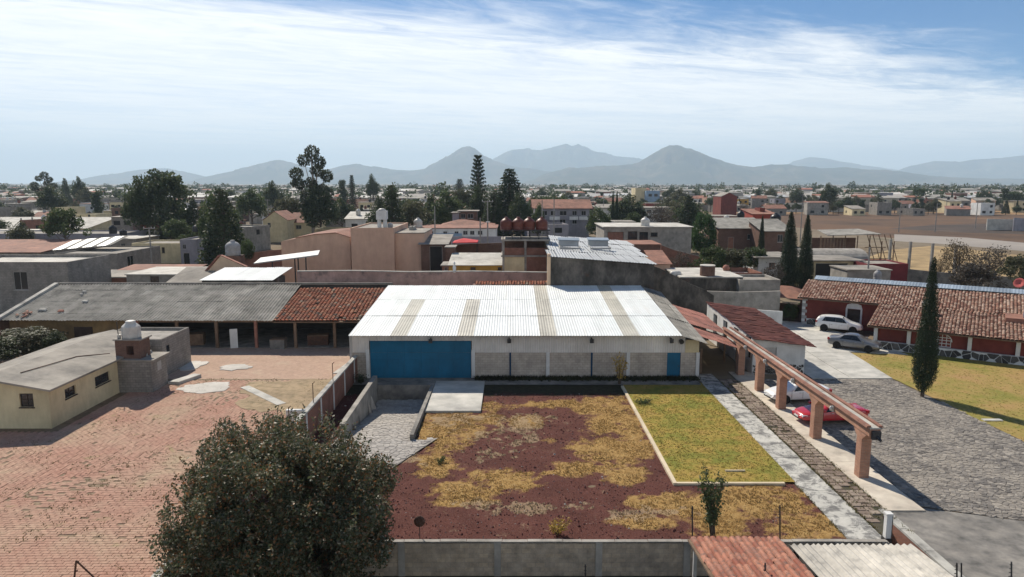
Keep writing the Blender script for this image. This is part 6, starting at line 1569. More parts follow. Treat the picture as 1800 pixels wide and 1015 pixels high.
def car(name, label, loc, rz, pm, st, wsx, win, wr=.32, wx=(-1.38,1.42), extra=None):
    """st: stations (x, sill, half width, belt, top, top half width); win = (rear base, roof rear, roof front, cowl) station numbers"""
    root = empty(name, loc, rz, label, 'car', 'parked cars')
    rings = []
    for x, zl, w, zb, zt, wt in st:
        h = [(-w*.9,zl),(-w,zl+.12),(-w*1.005,(zl+zb)/2+.05),(-w*.97,zb),(-wt*1.03,zt-.05),(-wt*.86,zt),(0,zt+.025)]
        rings.append([(x,y,z) for y,z in h] + [(x,-y,z) for y,z in h[-2::-1]])
    n = len(rings[0]); m = MB()
    m.v = [p for r in rings for p in r]
    for i in range(len(rings)-1):
        for j in range(n-1): m.f.append((i*n+j,i*n+j+1,(i+1)*n+j+1,(i+1)*n+j))
        m.f.append((i*n+n-1,i*n,(i+1)*n,(i+1)*n+n-1))
    m.f.append(tuple(range(n))); m.f.append(tuple((len(rings)-1)*n+j for j in range(n-1,-1,-1)))
    body = m.build('body', pm, root, True)
    md = body.modifiers.new('s','SUBSURF'); md.levels = 1; md.render_levels = 2
    def P(i, j): return Vector(rings[i][j])
    def pane(nm, a, b, c, d, k=.10, off=.012, mt='carglass'):
        # quad a b c d inset by k, pushed out, with thickness
        ce = (a+b+c+d)/4; nr = (b-a).cross(d-a).normalized()
        if nr.dot(ce-Vector((0,0,.7))) < 0: nr = -nr
        q = [p.lerp(ce,k)+nr*off for p in (a,b,c,d)]; q2 = [p-nr*.05 for p in q]
        MB().add(q+q2,[(0,1,2,3),(7,6,5,4),(0,4,5,1),(1,5,6,2),(2,6,7,3),(3,7,4,0)]).build(nm, M[mt], root)
    rb, rr, rf, cw_ = win
    pane('windshield', P(cw_,4), P(cw_,n-5), P(rf,n-5), P(rf,4), .09, .012)
    pane('rear_window', P(rb,4), P(rb,n-5), P(rr,n-5), P(rr,4), .10, .012)
    for s in (0, 1):
        J = (3,4) if s == 0 else (n-4,n-5)
        ks = list(range(rr, rf+1)); mids = ks
        lo = lambda i: P(i,J[0]).lerp(P(i,J[1]),.08); hi = lambda i: P(i,J[1]).lerp(P(i,J[0]),.12)
        half = (rr+rf)//2 if rf-rr > 1 else rf
        pane('side_window', lo(rb).lerp(lo(rr),.45), lo(rr), hi(rr), hi(rr).lerp(hi(rb),.1), .03, .016)
        for i in range(rr, rf): pane('side_window', lo(i), lo(i+1), hi(i+1), hi(i), .015, .016)
        pane('side_window', lo(rf), lo(cw_).lerp(lo(rf),.3), hi(rf).lerp(hi(cw_),.1), hi(rf), .03, .016)
        y = -1 if s == 0 else 1
        w = st[rf][2]
        mr_ = MB().hexa([(.82,y*w,.95),(1.0,y*w,.95),(1.0,y*(w+.17),.97),(.86,y*(w+.17),.97)],[(.82,y*w,1.08),(.98,y*w,1.08),(.96,y*(w+.17),1.1),(.86,y*(w+.17),1.1)]); mr_.build('mirror', pm, root)
        for xs in (-.75,.22): MB().box(xs,xs+.16,y*w*1.0-.012,y*w*1.0+.02,.80,.83).build('door_handle', M['rim'], root)
        for xs in (-.86,.08,.95): MB().box(xs-.006,xs+.006,min(y*w*.99,y*w*1.012),max(y*w*.99,y*w*1.012),.4,.88).build('door_seam', M['steel'], root)
        for x in wx:
            aw = MB().cyl((x,y*(w-.22),wr+.02),(x,y*(w+.012),wr+.02),wr+.05,wr+.05,20).build('wheel_arch', M['tyre'], root)
            wh = empty('wheel', (x,y*(w-.085),wr)); wh.parent = root
            prof = [(wr*.62,-.1),(wr*.9,-.11),(wr,-.07),(wr,.07),(wr*.9,.11),(wr*.62,.1)]
            ty = MB().lathe(prof,n=20).build('tyre', M['tyre'], wh, True); ty.rotation_euler = (math.pi/2,0,0)
            rm_ = MB().lathe([(.001,.06),(wr*.2,.08),(wr*.55,.05),(wr*.64,.1),(wr*.64,-.1),(.001,-.1)],n=10).build('rim', M['rim'], wh); rm_.rotation_euler = (-y*math.pi/2,0,0)
    fx, fz = st[-2][0], st[-2][3]; rx, rz_ = st[0][0], st[1][3]
    for y in (-1,1):
        MB().hexa([(fx-.28,y*.76-.06,fz-.06),(fx+.015,y*.58-.14,fz-.06),(fx+.015,y*.58+.14,fz-.06),(fx-.28,y*.76+.06,fz-.06)],[(fx-.3,y*.74-.06,fz+.09),(fx-.03,y*.56-.13,fz+.07),(fx-.03,y*.56+.13,fz+.07),(fx-.3,y*.74+.06,fz+.09)]).build('headlight', M['lens'], root)
        MB().box(rx-.005,rx+.2,y*.70-.14,y*.70+.14,rz_-.14,rz_+.06).build('tail_light', M['redlens'], root)
    MB().box(fx-.02,fx+.055,-.4,.4,fz-.16,fz-.02).build('grille', M['steel'], root); MB().box(fx-.02,fx+.08,-.24,.24,.42,.53).build('licence_plate', M['white'], root); MB().box(rx-.03,rx+.02,-.26,.26,.6,.71).build('licence_plate', M['white'], root)
    MB().box(fx-.1,fx+.05,-.62,.62,.3,.40).build('bumper_intake', M['steel'], root)
    return root
SZ = .06
PW, PG, PR = paint('white_car_paint',(0.78,0.78,0.76)), paint('grey_car_paint',(0.20,0.20,0.205),.3,.4), paint('red_car_paint',(0.42,0.02,0.028))
car('parked_car','white SUV parked in front of the red house door',(35.6,74.7,SZ),YAW+.06,PW,SUV,None,(2,3,5,6),.36,(-1.4,1.42))
car('parked_car','dark grey sedan parked beside the verandah',(33.25,66.4,SZ),math.atan2(-3.0,3.25)+.08,PG,[(x,a,b,c*1.05,d*1.05,e) for x,a,b,c,d,e in SEDAN],None,(3,4,6,7))
car('parked_car','white sedan parked nose-in behind the brick piers',(21.15,50.2,SZ),math.pi+.16,PW,SEDAN,None,(3,4,6,7))
car('parked_car','red car with long hood parked behind the arcade beside the white sedan',(21.5,45.6,SZ),math.pi+.10,PR,[(x*1.02,a,b,c*.96,d*.94,e) for x,a,b,c,d,e in SEDAN],None,(3,4,6,7))

# ================================================================== VEGETATION
def leafmesh(name, P_, size, aspect=.55, up=0.0, seed=1):
    r = np.random.default_rng(seed); n = len(P_)
    a = r.normal(size=(n,3)); a[:,2] += up*1.5; a /= np.linalg.norm(a,axis=1)[:,None]
    b = r.normal(size=(n,3)); b = np.cross(a,b); b /= np.linalg.norm(b,axis=1)[:,None]
    s = (size*r.uniform(.6,1.35,n))[:,None]
    V = np.stack([P_-a*s*.5, P_+b*s*aspect*.5, P_+a*s*.5, P_-b*s*aspect*.5],1).reshape(-1,3)
    return npmesh(name, V, np.arange(n*4).reshape(n,4))
def clusters(C, rad, n, seed, flat=.8):
    r = np.random.default_rng(seed); C = np.asarray(C,float); rad = np.broadcast_to(np.asarray(rad,float),(len(C),))
    idx = r.choice(len(C), n, p=rad**2/np.sum(rad**2)); d = r.normal(size=(n,3)); d /= np.linalg.norm(d,axis=1)[:,None]
    q = d*(r.uniform(.25,1,n)**.45)[:,None]*rad[idx][:,None]; q[:,2] *= flat
    return C[idx]+q
def shell(n, rx, ry, rz, seed, zc=0, lump=.25, zmin=-.6, inner=.35):
    r = np.random.default_rng(seed); out = []
    while len(out) < n:
        d = r.normal(size=3); d /= np.linalg.norm(d)
        if d[2] < zmin: continue
        k = 1 + lump*mnoise.fractal(Vector(d*1.6)+Vector((seed,0,0)),1,2,3)
        f_ = k*(r.uniform(inner,1)**.5)*.92
        out.append((d[0]*rx*f_, d[1]*ry*f_, zc+d[2]*rz*f_))
    return np.array(out)
def trunk_mb(h, r0, targets, seed, lean=.03, split=.35):
    rr_ = random.Random(seed); m = MB(); pts = []; x = y = 0
    for k in range(6):
        z = h*k/5; pts.append((x,y,z)); x += rr_.gauss(0,lean*h/5); y += rr_.gauss(0,lean*h/5)
    m.tube(pts,[r0*(1-.75*k/5) for k in range(6)],8)
    for c in targets:
        z0 = min(h*.95, max(h*split*.6, c[2]*rr_.uniform(.45,.75))); k = min(4.99,z0/h*5); a = Vector(pts[int(k)]).lerp(Vector(pts[int(k)+1]),k-int(k))
        e = Vector(c); mid = a.lerp(e,.5)+Vector((0,0,-.06*(e-a).length)); rb = max(r0*.15,r0*(1-.75*z0/h)*.5)
        m.tube([a,mid,e],[rb,rb*.65,rb*.2],5)
    return m
PROTO = {}
def proto(kind, C, rad, nleaf, size, h, r0, seed, aspect=.6, up=0., bark='bark', nb=14, flat=.85, extra=None):
    P_ = clusters(C, rad, nleaf, seed, flat)
    if extra is not None: P_ = np.concatenate([P_, extra])
    cm = leafmesh('crown', P_, size, aspect, up, seed)
    sel = [C[i] for i in np.random.default_rng(seed).choice(len(C), min(nb,len(C)), replace=False)]
    tm = trunk_mb(h, r0, sel, seed).mesh('trunk'); tm.materials.append(M[bark])
    cm.materials.append(M['leafdark'])
    PROTO[kind] = (tm, cm)
# unit trees: 10 m high
proto('broad', shell(70,3.6,3.6,3.9,3,5.9,.35), 1.1, 5200, .42, 6.5, .28, 3)
proto('broad2', shell(60,4.2,3.8,3.4,5,6.3,.5,-.4), .95, 4800, .42, 6.5, .26, 5)
proto('round', shell(80,3.9,3.9,4.4,8,5.4,.18,-.9), 1.0, 6500, .40, 6.5, .3, 8)
ec = [(0.2,0,9.0),(-1.1,.4,8.2),(1.2,-.3,8.0),(-1.9,0,6.9),(.4,.5,7.2),(1.7,.3,6.7),(-1.3,-.5,5.9),(-.2,.2,6.0),(1.1,.4,5.3),(2.0,0,5.0),(-.9,.3,4.8),(.3,-.4,4.2),(1.5,-.3,4.1),(-.5,.2,3.4),(.7,.2,3.0),(-2.3,.2,6.0),(0,-.2,2.4)]
proto('euc', np.array(ec), np.array([.85,.85,.8,.85,.8,.8,.8,.75,.8,.7,.8,.8,.75,.9,.9,.5,.9]), 6800, .26, 8.6, .26, 9, .5, 0, 'barkpale', 17, .78)
ext = []; cc = []; rr_ = []
for k in range(26):
    z = 1.2+8.6*k/25; rad = 2.6*(1-(z-1)/9.2)**.8+.15
    for a in range(7):
        t_ = a*2.399*1.0+k*1.7; cc.append((math.cos(t_)*rad*.75,math.sin(t_)*rad*.75,z-.25*rad*.4)); rr_.append(.22+rad*.22)
proto('conifer', np.array(cc), np.array(rr_), 7000, .34, 9.6, .22, 11, .45, .15, 'bark', 30, .5)
cc = []; rr_ = []
for k in range(19):
    z = 1.5+8.3*k/18; rad = 2.3*(1-(z-1)/9.3)**.55+.2
    for a in range(8):
        t_ = a*math.pi/4+k*.5
        for f_ in (.45,.75,1.0): cc.append((math.cos(t_)*rad*f_,math.sin(t_)*rad*f_,z+.3*f_*f_)); rr_.append(.2)
proto('norfolk', np.array(cc), np.array(rr_), 6000, .30, 9.8, .2, 12, .4, .3, 'bark', 90, .55)
cc = []; rr_ = []
for k in range(60):
    z = .55+9.3*k/59; s_ = (z-.4)/9.5; rad = 1.0*min(1,(s_*6)**.6)*(1-max(0,s_-.12)/.89)**.72
    for a in range(6):
        t_ = a*math.pi/3+k*2.4; rk = rad*(1+.32*mnoise.fractal(Vector((math.cos(t_)*1.3,math.sin(t_)*1.3,z*.8)),1,2,3)); cc.append((math.cos(t_)*rk*.72,math.sin(t_)*rk*.72,z)); rr_.append(.10+rad*.28)
proto('cypress', np.array(cc), np.array(rr_), 26000, .13, 8.5, .16, 13, .35, 1.2, 'bark', 8, 1.6)
bc = shell(90,3.9,3.6,3.6,15,6.2,.4,-.35)
proto('bare', bc, .8, 1700, .34, 6.5, .24, 15, .5, 0, 'bark', 70)
sc = np.array([(random.gauss(0,.8),random.gauss(0,.8),random.uniform(2,9.6)) for _ in range(40)])
proto('poplar', sc, 1.0, 4500, .42, 8.5, .24, 16)
def tree(px, ptop, Y, wpx, kind, leaf, label, name='tree', cat='tree', group=None, base=0.0, unitw=None, X=None, H=None, W_=None):
    uw = {'broad':8.2,'broad2':8.8,'round':8.6,'euc':5.6,'conifer':5.0,'norfolk':5.2,'cypress':2.15,'bare':8.6,'poplar':4.2}[kind]
    if X is None:
        p = D(px, ptop, Y); X = p.x; H = p.z-base; W_ = wpx*Y/FOC
    root = empty(name, (X,Y,base), random.uniform(0,6.28) if kind not in ('euc',) else random.uniform(-.3,.3), label, cat, group)
    s = (W_/uw, W_/uw, H/10.0)
    for nm, me, mt in (('trunk',PROTO[kind][0],None),('crown',PROTO[kind][1],M[leaf])):
        o = place(nm, me, mt, root); o.scale = s
    return root
# ---- the big near tree
nx_, ny_, nz_ = -8.95, 25.6, -1.3
C1 = shell(430,4.3,4.2,3.95,21,4.1,.48,-.85,.45)
P1 = clusters(C1, .56, 150000, 22, .9)
sh_ = []
r_ = np.random.default_rng(5)
for k in range(260):
    d = r_.normal(size=3); d[2] = abs(d[2])+.15; d /= np.linalg.norm(d); b0 = np.array([d[0]*4.1,d[1]*4.0,4.15+d[2]*3.8]); L_ = r_.uniform(.35,.95); u_ = d*.5+np.array([0,0,.8]); u_ /= np.linalg.norm(u_)
    for q in range(20): sh_.append(b0+u_*L_*q/20+r_.normal(0,.05,3))
P1 = np.concatenate([P1, np.array(sh_)])
nt_ = empty('tree', (nx_,ny_,nz_), 0, 'large round dark tree with reddish leaf tips filling the bottom left', 'tree')
place('crown', leafmesh('crown', P1, .125, .55, 0., 23), M['leafnear'], nt_)
trunk_mb(4.6,.28,[C1[i] for i in range(0,len(C1),7)],4).build('trunk', M['bark'], nt_, True)
# ---- cypresses
tree(1643,452,51.1,47,'cypress','leafcypress','tall cypress standing alone on the garden lawn','cypress','cypress tree')
tree(1392,372,98,43,'cypress','leafcypress','left of the two tall cypresses behind the outbuilding','cypress','cypress tree')
tree(1421,377,102,34,'cypress','leafcypress','right of the two tall cypresses behind the outbuilding','cypress','cypress tree')
tree(1341,379,118,17,'cypress','leafcypress','small slim cypress before the dark brick houses','cypress','cypress tree')
tree(1078,336,205,11,'cypress','leafcypress','left of the twin slim cypresses before the school','cypress','cypress tree'); tree(1085,336,206,11,'cypress','leafcypress','right of the twin slim cypresses before the school','cypress','cypress tree')
# ---- larger trees of the middle ground
tree(545,249,185,86,'euc','leafeuc','tall eucalyptus with lobed crown towering over the town')
tree(560,330,182,75,'broad','leafdark','dark tree under the tall eucalyptus')
tree(278,289,175,116,'round','leafdark','big dense round tree left of centre against the hills')
tree(240,318,170,60,'broad','leafdark','lower left side tree joined to the big dense round tree')
tree(388,331,130,88,'conifer','leafdark','broad dark conifer above the peach gable')
tree(372,345,136,60,'broad','leafmid','bushy tree just left of the broad dark conifer')
tree(688,325,150,68,'conifer','leafdark','dark pointed tree behind the white tank tower')
tree(663,352,146,46,'broad','leafdark','rounded tree left of the white tank tower')
tree(730,350,165,70,'broad2','leafolive','grey-green tree right of the white tank tower')
tree(790,338,190,70,'broad','leafmid','mid green tree behind the red hipped roof'); tree(812,330,240,44,'broad2','leafolive','yellowish round tree left of the norfolk pine'); tree(762,346,200,52,'broad','leafdark','dark tree left of the mid green tree')
tree(840,276,215,42,'norfolk','leafconifer','tall tiered pine in front of the central hill')
tree(896,296,190,82,'conifer','leafconifer','large dark conifer right of the tiered pine'); tree(868,335,185,60,'conifer','leafdark','shorter dark conifer at the left foot of the large one'); tree(915,345,182,50,'broad','leafdark','dark bushy tree at the right foot of the large conifer'); tree(842,330,205,40,'broad','leafdark','dark bush around the foot of the tiered pine')
tree(945,362,170,30,'broad','leafmid','green tree left of the two-storey red-roofed house')
tree(1212,344,160,56,'conifer','leafconifer','dark conifer right of the grey flat house'); tree(1241,365,135,52,'round','leafbright','dense bright green round tree beside the dark conifer')
tree(1165,355,190,60,'bare','leafgrey','bare grey-brown tree before the school'); tree(1055,368,175,52,'broad','leafmid','green tree left of the twin slim cypresses'); tree(1110,372,190,40,'broad2','leafmid','green tree right of the twin slim cypresses')
tree(1250,430,98,62,'broad2','leafmid','sunlit broad-leaved bush behind the round cistern','bush','bush'); tree(1290,436,100,70,'broad2','leafolive','olive bush right of the sunlit one','bush','bush'); tree(1330,432,108,50,'broad2','leafmid','pale green bush below the small slim cypress','bush','bush')
tree(1200,438,100,50,'bare','leafgrey','bare bush behind the old tile shed','bush','bush'); tree(1360,458,96,50,'bare','leafgrey','dry grey bush before the low white house','bush','bush')
tree(1690,418,104,66,'bare','leafdry','thin dry tree left of the pair behind the tiled house'); tree(1745,428,98,84,'bare','leafgrey','spreading dry tree behind the tiled house'); tree(1790,446,92,60,'broad2','leafolive','olive tree at the right edge behind the tiled house'); tree(1655,452,110,36,'bare','leafdry','small dry tree beside the top of the lawn cypress'); tree(1720,462,90,90,'broad2','leafgrey','low grey-brown bush against the dark wall','bush','bush')
tree(1460,325,384,34,'broad','leafdark','lone dark tree at the far edge of the field'); tree(1390,532,80,32,'round','leafmid','clipped green shrub beside the pavilion','bush','bush',None)
tree(40,575,64,130,'round','leafolive','dark bush in the shade behind the cream house','bush','bush'); tree(92,585,63.5,50,'broad','leafdark','small dark bush left of the ochre wall','bush','bush')
tree(-15,590,60,90,'round','leafdark','dark bush at the left edge behind the cream house','bush','bush')
tree(75,299,330,46,'euc','leafeuc','tall airy tree far left on the horizon'); tree(88,330,300,56,'broad','leafdark','dark tree below the tall airy one at far left')
tree(137,314,420,26,'broad','leafdark','small dark tree on the horizon left of the big round tree'); tree(113,313,460,22,'conifer','leafdark','small pointed tree on the horizon at far left')
tree(655,310,420,26,'broad','leafdark','dark tree right of the eucalyptus on the horizon'); tree(618,310,330,18,'norfolk','leafconifer','small dark tiered pine right of the eucalyptus'); tree(603,316,400,16,'poplar','leafdark','narrow dark tree just right of the eucalyptus')
tree(480,322,330,40,'broad','leafdark','low dark tree left of the eucalyptus'); tree(440,335,240,60,'broad','leafmid','green tree left below the eucalyptus'); tree(500,345,210,60,'broad2','leafolive','olive tree at the left foot of the eucalyptus'); tree(600,352,210,50,'broad','leafdark','dark tree at the right foot of the eucalyptus')
tree(430,420,118,34,'broad2','leafmid','small green tree right of the grey domed tank')
tree(808,316,520,26,'norfolk','leafconifer','spiky dark tree on the horizon left of the tiered pine')
# ---- saplings and shrubs in the yard
def sapling(name, label, X, Y, h, w, n, size, leaf, seed, cat='shrub', stems=6, base=0.0):
    r = random.Random(seed); root = empty(name, (X,Y,base), 0, label, cat); m = MB(); P_ = []
    for k in range(stems):
        a = r.uniform(0,6.28); e = Vector((math.cos(a)*w*.5*r.uniform(.3,1),math.sin(a)*w*.5*r.uniform(.3,1),h*r.uniform(.7,1.0))); b0 = Vector((r.gauss(0,.04),r.gauss(0,.04),0)); mid = b0.lerp(e,.5)+Vector((0,0,.08*h))
        m.tube([b0,mid,e],[.022*h/3+.008,.015,.006],5)
        for q in range(n//stems):
            f_ = r.uniform(.22,1.0); p = b0.lerp(mid,f_*2) if f_ < .5 else mid.lerp(e,(f_-.5)*2); P_.append((p.x+r.gauss(0,w*.07),p.y+r.gauss(0,w*.07),p.z+r.gauss(0,w*.06)))
    m.build('stem', M['bark'], root); place('leaves', leafmesh('leaves', np.array(P_), size, .5, .3, seed), M[leaf], root)
p = D(1258,825,29.8); sapling('sapling','upright green sapling behind the block wall at bottom right',p.x,29.8,p.z,1.6,1300,.15,'leafmid',31,'sapling',13)
p = D(1090,622,54.2); sapling('sapling','small yellow-leaved sapling in the shade of the white shed',p.x,54.2,p.z,1.6,700,.13,'leafyellow',32,'sapling',8)
p = G(980,940); sapling('shrub','low yellow-green shrub at the foot of the gravel yard',p.x,p.y,.75,1.2,500,.10,'leafyellow',33,'shrub',14)
p = G(1128,712); sapling('shrub','low dark green shrub at the top corner of the lawn',p.x+.1,p.y,.4,1.6,500,.10,'leafmid',34,'shrub',14)
p = G(775,815); sapling('shrub','small green weed clump beside the flagstone ramp',p.x,p.y,.35,.8,300,.08,'leafmid',35,'shrub',10)
sapling('shrub','dark weeds in the corner below the shed gate',-12.2,54.6,.9,1.5,600,.12,'leafdark',36,'shrub',14)
for k, (px, py) in enumerate(((1408,548),(1398,556))):
    p = G(px,py); ptt = empty('potted_plant', (p.x,p.y,0), 0, ['rear','front'][k]+' potted plant in a clay pot beside the red house corner','potted plant','pots beside the red house')
    MB().lathe([(.001,0),(.2,0),(.3,.45),(.33,.5),(.001,.48)],n=12).build('pot', M['terra'], ptt); place('leaves', leafmesh('leaves', clusters(np.array([(0,0,.8)]),.45,300,k+50), .18), M['leafbright'], ptt)
# ================================================================== THE TOWN
def clear(X, Y):
    u = 900 + X/Y*FOC
    if u < -60 or u > 1860: return False
    if u > 1215 and Y < 352: return False
    if Y < 150 or (Y < 165 and u > 440): return False
    if 660 < u <= 960 and Y < 235: return False
    if 1000 < u <= 1215 and Y < 262: return False
    for fx0, fx1, fy0, fy1 in NFOOT:
        if fx0-8 < X < fx1+8 and fy0-9 < Y < fy1+2: return False
    for px, Yb, r in ((1127,420,26),(1148,415,26),(1282,350,22),(1460,384,14),(1440,392,26),(1400,392,26),(1475,390,24),(1530,388,26),(75,330,12),(1122,245,30)):
        if abs(X-(px-900)/FOC*Yb) < r and abs(Y-Yb) < r: return False
    return True
KINDS = [('block','grey block',.34),('conc','grey plastered',.16),('cream','cream',.12),('white','white',.10),('brickdark','brown brick',.09),('brick','red brick',.06),('lilac','bluish grey',.05),('peach','peach',.04),('ochre','ochre',.02),('redwall','dark red',.02)]
kw = np.array([k[2] for k in KINDS]); kw /= kw.sum()
tr_ = np.random.default_rng(41)
houses = []
NFOOT = list(FOOT)
Y = 152.0
while len(houses) < 285:
    step = 17.5 + (Y-152)*.008
    X = -.76*Y - 8 + tr_.uniform(0,10)
    while X < .76*Y + 8:
        w = tr_.uniform(5.5,10.5)
        if tr_.random() < .8 and clear(X+w/2, Y): houses.append((X, Y+tr_.uniform(-5,5), w))
        X += w + tr_.uniform(1.5,10)
    Y += step
YMAX = Y
houses = houses[:290]
houses.sort(key=lambda h: h[1])
bands = [(0,'nearest row of town houses'),(230,'second row of town houses'),(290,'third row of town houses'),(340,'fourth row of town houses'),(385,'fifth row of town houses'),(430,'sixth row of town houses')]
spec = []
for (X, Y, w) in houses:
    k = tr_.choice(len(KINDS), p=kw); fl = 1 if tr_.random() < .55 else 2
    b = [n for y, n in bands if Y >= y][-1]
    rf = tr_.choice(['flat','slab','slab','mono','gablex'], p=[.45,.2,.15,.12,.08]); rm = tr_.choice(['roofgrey','roofwhite','terra','sheetmetal'], p=[.62,.15,.15,.08])
    if rf == 'gablex': rm = 'terra'
    spec.append([X,Y,w,k,fl,b,rf,rm])
count = {}
order = sorted(range(len(spec)), key=lambda i: spec[i][0]/spec[i][1])
lab = {}
def key(s): return (KINDS[s[3]][1], s[4], s[5])
for i in order:
    kk = key(spec[i]); count[kk] = count.get(kk,0)+1; lab[i] = count[kk]
for i, (X,Y,w,k,fl,b,rf,rm) in enumerate(spec):
    h = 2.9*fl + tr_.uniform(.1,.6); dep = tr_.uniform(6.5,10)
    kk = key(spec[i]); col = KINDS[k][1]; st_ = 'one-storey' if fl == 1 else 'two-storey'
    L_ = (f'{ordn(lab[i])} {col} {st_} house from the left in the {b}' if count[kk] > 1 else f'only {col} {st_} house in the {b}')
    nw = 2 if w < 11 else 3; wm = []
    for f_ in range(fl):
        for j in range(nw):
            if tr_.random() < .8:
                xc = w*(j+.5)/nw; ww = tr_.uniform(.6,.95); z_ = .95+2.9*f_; wm.append((xc-ww,z_,xc+ww,z_+1.25))
    sdw_ = [(2.0,1.0+2.9*(fl-1),3.4,2.2+2.9*(fl-1))] if tr_.random() < .6 else []
    x0, yt = topix(X, Y, h); x1, _ = topix(X+w, Y, h)
    bd = B('house', L_, 'house', x0, x1, yt, Y, dep, KINDS[k][0], rm, winm=wm, side=sdw_, sideat='R' if X < 0 else 'L', roof=rf, rise=tr_.uniform(.5,1.6) if rf != 'gablex' else 1.8, over=.35, yaw=float(tr_.normal(0,.16)), group='houses of the town', zt=h, gm='dark', simple=True, par=.4)
    if rf == 'flat' and tr_.random() < .5:
        for cx_, cy_ in ((.12,.12),(w-.37,.12),(w*.5,.12),(w-.37,dep-.37)): MB().box(cx_,cx_+.25,cy_,cy_+.25,h+.003,h+tr_.uniform(.5,1.0)).build('column_stub', M['conc'], bd)
    if tr_.random() < .42 and Y < 560:
        c_ = tr_.choice(['tankblack','tankwhite','tankgrey','tankbrown']); nm_ = {'tankblack':'black','tankwhite':'white','tankgrey':'grey','tankbrown':'brown'}[c_]
        q = bd.matrix_basis @ Vector((w*tr_.uniform(.2,.8), dep*.5, h))
        tt_ = tank(900,500,Y,1.3,1.7,c_,L_.replace('only ','one ').replace(' house from the left in the ',' house from left, ').replace(' house in the ',' house, ').replace(' of town houses',' of town').join((nm_+' roof tank on ','')),'water tanks on town roofs'); tt_.location = q + Vector((0,0,.9 if rf in ('gablex','mono') else 0.12))
        if rf == 'flat': tt_.location.z -= .5
# the farther town reads as one mass
def island(name, cols, rough=.9):
    t = NT(name); c = t.ramp(t.geo().outputs['Random Per Island'], cols, 'CONSTANT'); return t.fin(t.val(c, t.mrange(t.noise(.5,4,.7),.3,.7,.8,1.1)), rough, .15)
MW = island('distant_walls', [(0,(0.24,0.225,0.205)),(.35,(0.31,0.29,0.265)),(.55,(0.45,0.41,0.33)),(.68,(0.62,0.61,0.58)),(.8,(0.2,0.10,0.075)),(.9,(0.27,0.26,0.29)),(.96,(0.45,0.28,0.2))])
MR = island('distant_roofs', [(0,(0.30,0.285,0.255)),(.45,(0.36,0.34,0.31)),(.74,(0.62,0.61,0.57)),(.86,(0.30,0.14,0.10)),(.95,(0.40,0.42,0.44))])
mw, mr_, md_ = MB(), MB(), MB()
n = 0
while n < 7600:
    Y = math.sqrt(tr_.uniform(YMAX**2, 2700**2)) if tr_.random() < .4 else tr_.uniform(YMAX, 1050)
    X = tr_.uniform(-.78,.78)*Y
    if mnoise.noise(Vector((X*.004,Y*.004,0))) < -.28: continue
    w = tr_.uniform(7,16); d_ = tr_.uniform(7,14); h = tr_.choice([3.1,3.4,5.8,6.4,8.8], p=[.33,.25,.26,.13,.03])
    if tr_.random() < .02: w, d_, h = tr_.uniform(30,60), 25, 6
    a = tr_.normal(0,.2); ca_, sa_ = math.cos(a), math.sin(a)
    def q(x,y): return (X+x*ca_-y*sa_, Y+x*sa_+y*ca_)
    b4 = [q(0,0),q(w,0),q(w,d_),q(0,d_)]
    mw.add([(*p,0) for p in b4]+[(*p,h) for p in b4],[(0,1,5,4),(1,2,6,5),(2,3,7,6),(3,0,4,7)])
    r4 = [q(-.2,-.2),q(w+.2,-.2),q(w+.2,d_+.2),q(-.2,d_+.2)]; lift = tr_.choice([0,0,.8,1.5])
    mr_.add([(*p,h+.01) for p in r4]+[(*r4[0],h+.25),(*r4[1],h+.25),(*r4[2],h+.25+lift),(*r4[3],h+.25+lift)],[(4,5,6,7),(0,1,5,4),(1,2,6,5),(2,3,7,6),(3,0,4,7),(3,2,1,0)])
    for j in range(2 if w < 11 else 3):
        for f_ in range(1 if h < 4 else 2):
            x_ = w*(j+.5)/(2 if w < 11 else 3); z_ = .9+2.8*f_
            md_.add([(*q(x_-.7,-.05),z_),(*q(x_+.7,-.05),z_),(*q(x_+.7,-.05),z_+1.3),(*q(x_-.7,-.05),z_+1.3)],[(0,1,2,3)])
    n += 1
far = empty('distant_town', (0,0,0)); tag(far, 'mass of small flat-roofed houses spreading to the foot of the hills', 'town', kind='stuff')
tag(mw.build('house_walls', MW, far), kind='stuff'); tag(mr_.build('house_roofs', MR, far), kind='stuff'); tag(md_.build('house_windows', M['dark'], far), kind='stuff')
# trees of the town
tk_ = [('broad','leafdark','dark round',.30),('broad2','leafmid','green spreading',.2),('broad','leafolive','olive round',.18),('conifer','leafconifer','dark pointed',.1),('poplar','leafdark','narrow upright',.08),('bare','leafgrey','bare grey-brown',.10),('cypress','leafcypress','slim cypress',.04)]
tw_ = np.array([t_[3] for t_ in tk_]); tw_ /= tw_.sum(); ts = []
while len(ts) < 292:
    Y = tr_.uniform(140,YMAX+60); X = tr_.uniform(-.76,.76)*Y; u = 900+X/Y*FOC
    if u > 1215 and Y < 350: continue
    if u > 440 and Y < 195: continue
    if any(f[0]-2 < X < f[1]+2 and f[2]-2 < Y < f[3]+2 for f in NFOOT): continue
    if any(abs(X-(h_[0]+h_[2]/2)) < h_[2]/2+2.5 and -3 < Y-h_[1] < 14 for h_ in houses): continue
    ts.append((X,Y,int(tr_.choice(len(tk_),p=tw_))))
tb_ = [(0,'nearest band of town trees'),(230,'second band of town trees'),(300,'third band of town trees'),(370,'fourth band of town trees'),(430,'fifth band of town trees')]
cnt = {}; ts.sort(key=lambda t_: t_[0]/t_[1])
tot = {}
bn = lambda Y: [n_ for y, n_ in tb_ if Y >= y][-1]
for X,Y,k in ts: tot[(k,bn(Y))] = tot.get((k,bn(Y)),0)+1
